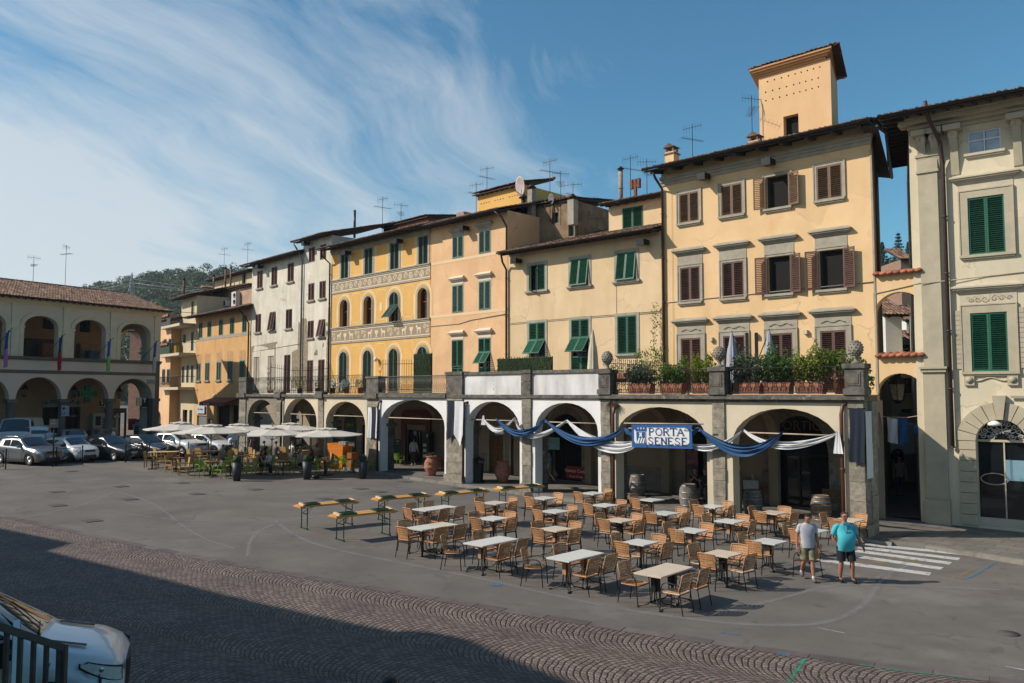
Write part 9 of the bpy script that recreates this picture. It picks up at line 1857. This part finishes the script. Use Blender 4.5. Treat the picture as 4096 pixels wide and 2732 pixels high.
# ============ banners, bunting, flags
mBl=mat('banner_blue',(.01,.075,.24),.6,.05,3); mBw=mat('banner_white',(.66,.66,.67),.6,.03,3); mNv=mat('navy_cloth',(.006,.011,.024),.8,.1,4); mBun=mat('bunting_blue',(.015,.075,.19),.75,.12,4); mBunW=mat('bunting_white',(.62,.62,.64),.8,.06,4)
yb=-.5
x0,z0=FA.px(2527,1702,yb);x1,z1=FA.px(2769,1716,yb);x2_,z2=FA.px(2638,1800,yb); wB=x1-x0; hB=(z0+z1)/2-z2+.02
t=thing('banner','blue and white PORTA SENESE banner with castle emblem strung across the second arch','banner',M=FA.m@MT((x0,yb,z0-hB+.04))@MR(mat2(-.06,wB),4,'Y'))
def wav(b,y=0):
 for i,v in enumerate(b.v): b.v[i]=(v[0],v[1]+.008*msi(v[0]*2.3+v[2]),v[2])
b=MB(); b.grid([[(wB*i/30,0,hB*j/6) for i in range(31)] for j in range(7)]); wav(b); b.build('sheet',mBl,t)
b=MB(); r_=.12; m_=.12; P=[]
for cx,cz,a0 in ((wB-m_-r_,hB-m_-r_,0),(m_+r_,hB-m_-r_,1),(m_+r_,m_+r_,2),(wB-m_-r_,m_+r_,3)): P+=[(cx+r_*mco((a0+q/4)*pi/2),cz+r_*msi((a0+q/4)*pi/2)) for q in range(5)]
n=24; rows=[]
for i in range(n+1):
 x=m_+(wB-2*m_)*i/n; e=min(x-m_,wB-m_-x); zz=r_-math.sqrt(max(0,r_*r_-(r_-e)**2)) if e<r_ else 0; rows.append([(x,-.006,m_+zz+(hB-2*m_-2*zz)*j/4) for j in range(5)])
b.grid(rows); wav(b); b.build('white_field',mBw,t)
def blk_(b,pts,y): b.add([(p[0],y,p[1]) for p in pts],[tuple(range(len(pts)))])
b=MB(); s=hB; cx=.165*wB
tw=[(-.10,.0),(-.085,.62),(-.115,.76),(-.115,.87),(-.07,.87),(-.07,.80),(-.045,.80),(-.045,.87),(-.015,.87),(-.015,.80),(.015,.80),(.015,.87),(.045,.87),(.045,.80),(.07,.80),(.07,.87),(.115,.87),(.115,.76),(.085,.62),(.115,.0)]
for i in range(len(tw)): pass
blk_(b,[(cx+px*wB*.86,pz_*hB) for px,pz_ in tw],-.02); wav(b); o=b.build('castle_tower',mBl,t)
b=MB(); blk_(b,[(cx-.083*wB,.70*s),(cx+.083*wB,.70*s),(cx+.078*wB,.22*s),(cx+.05*wB,.17*s),(cx,.155*s),(cx-.05*wB,.17*s),(cx-.078*wB,.22*s)],-.03); wav(b); b.build('shield_rim',mBw,t)
b=MB(); blk_(b,[(cx-.076*wB,.69*s),(cx+.076*wB,.69*s),(cx+.071*wB,.23*s),(cx+.045*wB,.18*s),(cx,.165*s),(cx-.045*wB,.18*s),(cx-.071*wB,.23*s)],-.038); wav(b); b.build('shield',mBl,t)
b=MB()
for k in range(3): xx=cx-.066*wB+k*.045*wB; blk_(b,[(xx,.2*s+.015*s*(k==0)),(xx+.025*wB,.18*s),(min(xx+.058*wB,cx+.073*wB),.42*s),(min(xx+.033*wB,cx+.06*wB),.42*s)],-.046)
blk_(b,[(cx-.028*wB,.46*s),(cx-.016*wB,.58*s),(cx-.024*wB,.62*s),(cx-.024*wB,.66*s),(cx-.012*wB,.66*s),(cx-.012*wB,.635*s),(cx-.004*wB,.635*s),(cx-.004*wB,.66*s),(cx+.004*wB,.66*s),(cx+.004*wB,.635*s),(cx+.012*wB,.635*s),(cx+.012*wB,.66*s),(cx+.024*wB,.66*s),(cx+.024*wB,.62*s),(cx+.016*wB,.58*s),(cx+.028*wB,.46*s),(cx+.012*wB,.46*s),(cx,.52*s),(cx-.012*wB,.46*s)],-.046); wav(b); b.build('shield_charge',mBw,t)
mBt=mat('banner_lettering',(.008,.05,.16),.6,.05,3)
GL={'P':([((.2,0),(.2,1)),((.2,1),(.5,1),(.74,.93),(.8,.75),(.72,.56),(.5,.5),(.2,.5))],((.2,0),(.2,1))),'O':([((.5,1),(.2,.9),(.06,.5),(.2,.1),(.5,0),(.8,.1),(.94,.5),(.8,.9),(.5,1))],()),'R':([((.2,0),(.2,1)),((.2,1),(.5,1),(.74,.93),(.8,.75),(.72,.58),(.5,.52),(.2,.52)),((.48,.52),(.88,0))],((.2,0),(.2,1),(.88,0))),'T':([((.5,0),(.5,1)),((.06,1),(.94,1)),((.06,1),(.06,.84)),((.94,1),(.94,.84))],((.5,0),)),'A':([((.08,0),(.5,1)),((.5,1),(.92,0)),((.26,.36),(.74,.36))],((.08,0),(.92,0))),'S':([((.8,.78),(.76,.94),(.5,1),(.24,.93),(.17,.76),(.3,.58),(.66,.44),(.82,.26),(.74,.07),(.48,0),(.2,.07),(.15,.26))],()),'E':([((.2,0),(.2,1)),((.2,1),(.82,1),(.82,.86)),((.2,.52),(.64,.52)),((.2,0),(.86,0),(.86,.16))],((.2,0),(.2,1))),'N':([((.16,0),(.16,1)),((.16,1),(.84,0)),((.84,0),(.84,1))],((.16,0),(.16,1),(.84,1)))}
def serif(s,h,x,z,cw):
 for ch in s:
  b=MB()
  for st in GL[ch][0]:
   v=abs(st[0][0]-st[-1][0])<.02 and len(st)==2; ribbon(b,[(x+p[0]*cw,z+p[1]*h) for p in st],h*(.16 if v or (ch=='N' and len(st)==2 and st[0][0]!=st[1][0]) or (ch in 'AR' and st[0][0]>=.48) else .115),-.03)
  for p in GL[ch][1]: ribbon(b,[(x+(p[0]-.16)*cw,z+p[1]*h),(x+(p[0]+.16)*cw,z+p[1]*h)],h*.07,-.031)
  wav(b); b.build('letter',mBt,t); x+=cw*(1.02 if ch!='T' else .95)
serif('PORTA',.30*hB,.29*wB,.545*hB,.118*wB); serif('SENESE',.30*hB,.275*wB,.15*hB,.108*wB)
text('PORTICI',.07*hB,mTx,t,MT((.92*wB,-.03,.76*hB))); b=MB(); b.tube([(.89*wB+.06*wB*q/8,-.03,.80*hB+.06*hB*msi(pi*q/8)) for q in range(9)],.008,4); b.build('small_arch_mark',mTx,t)
b=MB(); b.tube([(-.35,0,hB+.05),(wB+.5,0,hB+.03)],.025,5); b.build('rope',mTie:=mat('tie_rod_pale',(.42,.33,.25)),t)
yb=-.3
def drape(p0,pm,p1,w,m,label,wend=.07,tail=0,group='blue and white bunting on the portico'):
 A,Mi,B=[Vector((FA.px(q[0],q[1],yb)[0],yb,FA.px(q[0],q[1],yb)[1])) for q in (p0,pm,p1)]
 if m is mBun: A.y-=.13; Mi.y-=.13; B.y-=.13
 t=thing('bunting',label,'bunting',M=FA.m@MT(A),group=group); b=MB(); n=26; mcol=11; rows=[]
 C=2*Mi-.5*(A+B); fs=[ru(0,6) for _ in range(4)]
 for i in range(n+1):
  s=i/n; c=A*(1-s)**2+C*2*s*(1-s)+B*s*s-A; ww=wend+(w-wend)*msi(pi*s)**.8; row=[]
  for j in range(mcol):
   f=j/(mcol-1); row.append(Vector((c.x,c.y+(.035+.05*msi(pi*s))*msi(f*19+fs[0]+2.0*msi(s*3+fs[1])),c.z-ww*(f-.35)-.02*msi(f*7+s*4+fs[2]))))
  rows.append(row)
 b.grid(rows);
 o=b.build('cloth',m,t)
 if tail: b=MB(); sgn=1 if tail>0 else -1; e=rows[-1][5] if sgn>0 else rows[0][5]; l=abs(tail); b.grid([[Vector((e.x+(j/8-.5)*(.12+.22*q/6),e.y+.03*msi(j*2.2),e.z+.04-l*q/6)) for j in range(9)] for q in range(7)]); b.build('tail',m,t)
drape((1933,1666),(1990,1716),(2058,1672),.26,mBunW,'white bunting swag at the left end of the string',tail=-.45)
drape((2060,1672),(2128,1742),(2267,1680),.26,mBunW,'white bunting swag, second from the left')
drape((1992,1670),(2090,1727),(2186,1677),.34,mBun,'blue bunting swag, leftmost')
drape((2186,1677),(2350,1762),(2505,1705),.40,mBun,'long blue bunting swag left of the banner')
drape((2267,1680),(2432,1776),(2600,1742),.5,mBunW,'wide white bunting swag left of the banner')
drape((2505,1705),(2520,1726),(2560,1745),.2,mBun,'short blue bunting end behind the banner left side')
drape((2720,1760),(2840,1786),(2968,1722),.24,mBunW,'white bunting swag right of the banner')
drape((2770,1742),(2785,1722),(2803,1712),.2,mBun,'short blue bunting end at the banner right side')
drape((2803,1712),(2975,1793),(3140,1724),.42,mBun,'long blue bunting swag across the broad pier')
drape((2975,1720),(3130,1778),(3352,1730),.26,mBunW,'white bunting swag across the rightmost arch',tail=.75)
def hang(fr,u0,u1,v0,v1,y,parts,label,point=None,root=None,ang=0):
 xa,za=fr.px(u0,v0,y);xb,_=fr.px(u1,v0,y);_,zb=fr.px((u0+u1)/2,v1,y); w=xb-xa;h=za-zb; t=thing('hanging_flag',label,'flag',M=fr.m@MT((xa,y,za))@MR(ang,4,'Z'),group='hanging blue and white flags')
 for k,(f0,f1,m,pt) in enumerate(parts):
  b=MB(); rows=[]
  for j in range(11):
   g=j/10; rows.append([((f0+(f1-f0)*i/8)*w+.015*msi(g*5),-.03-.035*msi((f0+(f1-f0)*i/8)*14+g*1.2)*g**.5,-h*g*(1 if not pt else pt((f0+(f1-f0)*i/8)))) for i in range(9)])
  b.grid(rows); b.build('cloth',m,t)
 b=MB(); b.tube([(-.04,-.02,.0),(w+.04,-.02,.0)],.02,5); b.build('rod',mBlack,t); return t
hang(FA,1791,1855,1603,1765,-.2,((0,.46,mNv,lambda f:1-.18*f/.46),(.462,1,mBunW,lambda f:.82+.3*min(1,(f-.46)/.35)-(.3*max(0,(f-.85)/.15) if f>.85 else 0))),'navy and white swallow-tailed flag on the wide stone pier')
hang(FL,1474,1511,1628,1752,-.15,((0,.36,mBunW,None),(.362,.86,mNv,None),(.862,1,mBunW,None)),'white-navy-white flag on the pier left of the red cafe front')
hang(FA,3397,3457,1634,1850,-.2,((0,1,mNv,None),),'long navy cloth flag on the corner pier')
hang(Fr((FA.w(.08,-.15).x,FA.w(.08,-.15).y),FA.o.x*0+5000),3458,3478,1634,1850,0,((0,1,mBunW,None),),'white cloth flag folded round the side of the corner pier') if 0 else None
t=thing('hanging_flag','white cloth hanging round the side of the corner pier','flag',M=FA.m@MT((.1,-.15,4.2)),group='hanging blue and white flags'); b=MB(); b.grid([[(.02+.02*msi(i*1.3),i*.08,-j*.22) for i in range(9)] for j in range(11)]); b.build('cloth',mBunW,t)
pA=at(3548,1668,30.8); pB=at(3632,1672,30.2); t=thing('hanging_flag','white and blue flag strung across the alley mouth','flag',loc=tuple(pA),rz=mat2(pB.y-pA.y,pB.x-pA.x)); w=(pB-pA).length
for f0,f1,m in ((0,.5,mBunW),(.5,1,mBun)): b=MB(); b.grid([[(w*(f0+(f1-f0)*i/6),.03*msi(i*1.5+j*.5),-.95*j/6-.06*msi((f0+(f1-f0)*i/6)*pi)) for i in range(7)] for j in range(7)]); b.build('cloth',m,t)
b=MB(); b.tube([(-.7,0,.1),(0,0,0),(w,0,0),(w+.6,0,.12)],.012,4); b.build('cord',mTrimL,t)
# ============ things on the terrace
lfG=[leafmat('shrub_leaf_a',(.05,.11,.015),(.17,.26,.04)),leafmat('shrub_leaf_b',(.035,.085,.02),(.11,.19,.04)),leafmat('shrub_leaf_c',(.12,.17,.02),(.26,.28,.05)),leafmat('olive_leaf',(.05,.075,.045),(.12,.16,.10))]
ZT=4.76
def planter(u0,u1,y,lab,hgt,lf,n=420,mound=1.0,vtop=None):
 xa=FA.x(u0,1560,y);xb=FA.x(u1,1560,y); t=thing('planter_trough','terracotta trough '+lab,'planter',M=FA.m@MT(((xa+xb)/2,y,ZT)),group='planted troughs along the terrace railing'); w=(xb-xa)/2
 b=MB(); b.prism([(-w*.9,0),(w*.9,0),(w,.36),(w+.03,.36),(w+.03,.42),(-w-.03,.42),(-w-.03,.36),(-w,.36)],-.2,.2,'y');
 b.build('trough',mTerra,t); b=MB(); b.box(-w*.95,w*.95,-.17,.17,.40,.425); b.build('soil',mSoil,t)
 b=MB();
 for k in range(5):
  cx=-w*.8+1.6*w*k/4; hh_=hgt*ru(.65,1.15); pleaf(b,(cx,ru(-.08,.1),.45+hh_*.45),(w*.5,.4,hh_*.5),n//2,.066)
  for q in range(3): a=ru(-.6,.6); b_top=.45+hh_*ru(.7,1.1); pleaf(b,(cx+a*.3,ru(-.15,.15),b_top),(.09,.09,.16),18,.045)
 b.build('foliage',lf,t); b=MB(); [b.tube([(-w*.8+1.6*w*k/9,0,.4),(-w*.8+1.6*w*k/9+ru(-.1,.1),0,.4+hgt*.8)],.008,3) for k in range(10)]; b.build('stems',mWood,t); return t
planter(2522,2612,.55,'first from the left, with pale green shrub',.75,lfG[3]); planter(2650,2738,.55,'second from the left, with bushy green shrub',.9,lfG[0]); planter(2776,2850,.55,'third from the left, with yellow-green shrub',1.05,lfG[2])
planter(2942,3050,.5,'just right of the middle finial, with olive-grey shrub',1.15,lfG[3],520); planter(3062,3168,.5,'fifth from the left, with tall feathery shrub',1.25,lfG[1],560); planter(3190,3302,.5,'sixth from the left, with bright mixed shrub',1.2,lfG[2],560)
t=thing('planter_pot','large terracotta pot with a spreading hydrangea at the terrace corner','planter',M=FA.m@MT((FA.x(3365,1560,.75),.75,ZT))); b=MB(); b.lathe([(.2,0),(.3,.5),(.34,.52),(.33,.58),(.28,.56)],16); b.build('pot',mTerra,t); b=MB(); [pleaf(b,c,r,n,.07) for c,r,n in (((0,-.1,1.1),(.8,.5,.45),480),((.55,-.2,.85),(.45,.4,.4),260),((-.5,0,1.25),(.4,.35,.35),200),((.95,-.2,.45),(.2,.25,.45),120))]; b.build('foliage',lfG[0],t)
b=MB();
for k in range(16): c=Vector((ru(-.7,.7),ru(-.5,.1),1.2+ru(-.2,.3))); pleaf(b,c,(.09,.09,.06),30,.022)
b.build('flower_heads',leafmat('dry_flower',(.28,.20,.12),(.42,.33,.22)),t)
t=thing('shrub','tall mixed green shrub filling the gap behind the right-hand troughs','shrub',M=FA.m@MT((FA.x(3110,1560,1.2),1.2,ZT))); b=MB(); [pleaf(b,(ru(-1.5,1.5),ru(-.2,.2),.7+ru(-.2,.5)),(.3,.25,.35),90,.05) for _ in range(26)]; b.build('foliage',lfG[1],t); b=MB(); [b.tube([(x,0,0),(x+.1,0,1.0)],.012,3) for x in (-1.3,-.6,0,.6,1.3)]; b.build('stems',mWood,t)
def closedpar(fr,u,y,vtop,m,label,pole=None,zb=ZT):
 x,z=fr.px(u,vtop,y); t=thing('closed_parasol',label,'parasol',M=fr.m@MT((x,y,zb))); h=z-zb; b=MB(); rows=[]
 for j in range(13):
  f=j/12; r=.03+.17*msi(min(1,f*1.6)*pi/2)*(1 if f<.5 else 1)+(.10*max(0,(f-.6)/.4)); r*=(1-.18*math.exp(-((f-.22)/.06)**2)); rows.append([(r*(1+.22*mco(k*pi/3.0*2+f))*mco(k*2*pi/24),r*(1+.22*mco(k*pi/3.0*2+f))*msi(k*2*pi/24),h*(1-f*.82)) for k in range(24)])
 b.grid(rows,close=True); b.build('folded_canopy',m,t); b=MB(); b.lathe([(.025,0),(.025,h+.05)],8); b.build('pole',mPole if not pole else mBlack,t)
 if pole: b=MB(); b.box(pole-.05,pole+.05,.0,.1,0,h-.05); b.tube([(0,0,h*.98),(pole*.9,.05,h*.55)],.02,4); b.build('side_arm',mBlack,t)
 b=MB(); b.lathe([(.25,0),(.25,.06),(.04,.1)],10); b.build('base',mGut,t)
closedpar(FA,2371,2.3,1321,mat('closed_cream',(.50,.43,.33),.85,.1,4),'folded cream parasol on the terrace before the green shuttered doors'); gP=mat('closed_grey',(.30,.32,.36),.85,.1,4); closedpar(FA,2927,2.0,1329,gP,'folded grey parasol left of its black side pole, left of the pair',.62); closedpar(FA,3076,2.0,1322,gP,'folded grey parasol right of its black side pole, right of the pair',-.55)
mHed=leafmat('hedge_screen',(.010,.030,.008),(.03,.06,.015),.05)
def hedge(fr,u0,u1,v0,y,label):
 xa,za=fr.px(u0,v0,y);xb,_=fr.px(u1,v0,y); t=thing('hedge_screen',label,'hedge screen',M=fr.m@MT((xa,y,ZT))); w=xb-xa;h=za-ZT; b=MB(); b.box(0,w,0,.05,0.05,h-.04)
 for _ in range(int(w*h*420)):
  p=Vector((ru(0,w),-.02,ru(.03,h))); b.add([p+Vector((-.02,0,0)),p+Vector((0,-.03,-.05)),p+Vector((.02,-.01,0)),p+Vector((0,-.02,.06))],[(0,1,2,3)])
 b.build('leaf_panel',mHed,t); b=MB(); [b.box(x-.02,x+.02,.06,.1,0,h) for x in (.03,w/2,w-.03)]; b.build('post',mBlack,t)
hedge(FA,1990,2207,1433,1.0,'long low green leaf screen standing on the white parapet terrace'); hedge(FL,1655,1724,1415,1.2,'square green leaf screen beside the spiked fence on the left terrace')
def spikefence(P,h,label,scroll=None,sag=0,n=None,hv=None):
 t=thing('iron_fence',label,'fence'); L_=(P[1]-P[0]).length; n=n or int(L_/.14); b=MB()
 for i in range(n+1):
  f=i/n; p=P[0].lerp(P[1],f); hh_=h-(sag*msi(pi*f)); b.tube([p,p+Vector((0,0,hh_))],.01,4,False); b.add([p+Vector((-.02,0,hh_)),p+Vector((.02,0,hh_)),p+Vector((0,0,hh_+.08))],[(0,1,2)])
 for q in (.12,.5,.9): b.tube([P[0].lerp(P[1],i/8)+Vector((0,0,(h-sag*msi(pi*i/8))*q)) for i in range(9)],.014,4,False)
 b.build('bars',mIron,t)
 if scroll is not None:
  b=MB(); d=(P[0]-P[1]).normalized() if scroll==0 else (P[1]-P[0]).normalized(); o=P[0] if scroll==0 else P[1]
  pts=[o+d*(.32*(1-q/14)*msi(q*.55)**2+.05)+Vector((0,0,h*q/14)) for q in range(15)]; b.tube(pts,.012,4)
  for k in range(5): c=o+d*.18+Vector((0,0,h*(.15+.17*k))); b.tube([c+d*(.09*(1-a/14)*mco(a*.7))+Vector((0,0,.09*(1-a/14)*msi(a*.7))) for a in range(13)],.009,4); b.tube([c,c+d*.14+Vector((0,0,.1))],.008,3)
  b.build('scrollwork',mIron,t)
 return t
def TP(fr,u,y,v=1480): x=fr.x(u,v,y); return fr.w(x,y,ZT)
z_=FA.px(2428,1395,.3)[1]-ZT
spikefence((TP(FA,2428,.4),TP(FA,2640,4.3)),1.45,'spiked iron fence overgrown with creeper dividing the terrace',0)
spikefence((TP(FL,1532,.35),TP(FL,1655,1.3)),1.85,'spiked iron fence with scroll end left of the square leaf screen',0); spikefence((TP(FL,1085,.4),TP(FL,1318,4.4)),2.0,'tall sagging spiked iron fence before the maroon doors on the left terrace',0,.25)
z=TP(FA,1978,.3); spikefence((TP(FA,1980,.25),TP(FA,1988,.6)),1.1,'small wrought-iron scroll at the left end of the long leaf screen',0,n=2)
t=thing('creeper','green creeper with reddish stems climbing the spiked fence and the downpipe','climbing plant',M=Matrix.Identity(4)); b=MB(); A_,B_=TP(FA,2440,.5),TP(FA,2640,4.3)
for k in range(44): f=rr0(); p=A_.lerp(B_,f)+Vector((0,0,ru(.1,1.4))); pleaf(b,p,(.2,.2,.2),22,.035)
for k in range(26): p=TP(FA,2600+ru(-60,50),3.8)+Vector((0,0,.9+ru(0,1.1))); pleaf(b,p,(.3,.3,.22),34,.05)
for k in range(22): p=F3.w(-.25,-.25,5.6+k*.16)+Vector((ru(-.12,.12),0,0)); pleaf(b,p,(.14,.1,.14),16,.05)
b.build('foliage',lfG[0],t)
t=thing('planter_trough','terracotta trough with creeper behind the left finial','planter',M=FA.m@MT((FA.x(2490,1500,1.0),1.0,ZT+.5))); b=MB(); b.box(-.9,.9,-.2,.2,0,.38); b.build('trough',mTerra,t); b=MB(); pleaf(b,(0,0,.5),(.9,.25,.3),300,.045); b.build('foliage',lfG[1],t)
for i,(u,lab) in enumerate(((1346,'left'),(1380,'middle'),(1412,'right'))):
 x=FL.x(u,1530,.9); t=thing('garden_chair','white plastic garden chair on the left terrace, %s one'%lab,'chair',M=FL.m@MT((x,.9,ZT))@MR(i*1.1,4,'Z'),group='white garden chairs on the terrace'); b=MB(); b.box(-.25,.25,-.25,.25,.4,.44); b.build('seat',mWhite,t); b=MB(); b.prism([(-.24,.44),(.24,.44),(.26,.7),(.18,.86),(-.18,.86),(-.26,.7)],-.25,-.22,'y'); b.build('backrest',mWhite,t); b=MB(); [b.tube([(x_,y_,0),(x_*.9,y_*.9,.4)],.02,4) for x_ in (-.25,.25) for y_ in (-.25,.25)]; [b.tube([(sg*.27,-.22,.62),(sg*.27,.22,.62),(sg*.25,.24,.4)],.02,4) for sg in (-1,1)]; b.build('frame',mWhite,t)
for i,(u,s_,lab) in enumerate(((1200,.45,'green bush in a dark pot beside the tall spiked fence'),(1272,.35,'small green bush between fence and white chairs'),(1330,.35,'flowering bush left of the white chairs'),(1386,.35,'flowering bush before the middle white chair'),(1443,.4,'leafy plant in terracotta pot right of the white chairs'))):
 x=FL.x(u,1545,.5); t=thing('potted_plant',lab,'potted plant',M=FL.m@MT((x,.5,ZT)),group='pot plants on the left terrace'); b=MB(); b.lathe([(.12,0),(.18,.3),(.2,.3),(.2,.35),(.15,.33)],12); b.build('pot',mTerra if i>2 else mPlt,t); b=MB(); pleaf(b,(0,0,.4+s_*.5),(s_*.7,s_*.6,s_*.7),190,.04); b.build('foliage',lfG[i%3],t)
t=thing('globe_lamp','round white globe lamp on the ochre wall','lamp',M=F5.m@MT((F5.x(1513,1438),-.2,F5.px(1513,1438)[1]))); b=MB(); b.ball((0,0,0),.15,12,8); b.build('globe',mBw,t); b=MB(); b.tube([(0,.2,.0),(0,.1,.0)],.03,5); b.build('bracket',mBlack,t)
t=thing('dry_plant','dry rootlet tuft growing on the rain hopper of the third pier','plant',M=FA.m@MT((pl[2][1]+.2,-.1,4.35))); b=MB()
for _ in range(120): a=ru(0,6.3); l=ru(.15,.4); b.tube([(0,0,ru(-.1,.15)),(l*.5*mco(a),l*.4*msi(a)-.05,.05),(l*mco(a),l*.6*msi(a)-.05,-.25*rr0())],.005,3,False)
b.build('roots',mat('dry_root',(.10,.06,.045),.9,.3,9),t)
for m in bpy.data.materials: m.use_fake_user=False
b=MB(); b.tube([(2.2-.9,-hw*1.0,.98),(2.2-.98,-hw*1.0,.7),(2.2-.92,-hw*.99,.45)],.006,4); b.build('wing_seam',mPlz,vt_)
b=MB(); b.tube([(1.05,-.75,1.275),(.6,-.35,1.56)],.009,4); b.tube([(1.08,-.1,1.285),(.62,.3,1.58)],.009,4); b.build('wiper',mPlz,vt_)
hz_=MB(); hz_.box(-330,330,-30,520,-6,130); hm_=D.materials.new('haze'); hm_.use_nodes=True; ht=hm_.node_tree; ht.nodes.remove(ht.nodes['Principled BSDF']); pv=N(ht,'ShaderNodeVolumePrincipled'); pv.inputs['Color'].default_value=(.75,.85,.95,1); pv.inputs['Density'].default_value=.00022; pv.inputs['Anisotropy'].default_value=.3; L(ht,pv.outputs[0],ht.nodes['Material Output'].inputs['Volume'])
hz_.build('haze',hm_,kind='stuff')
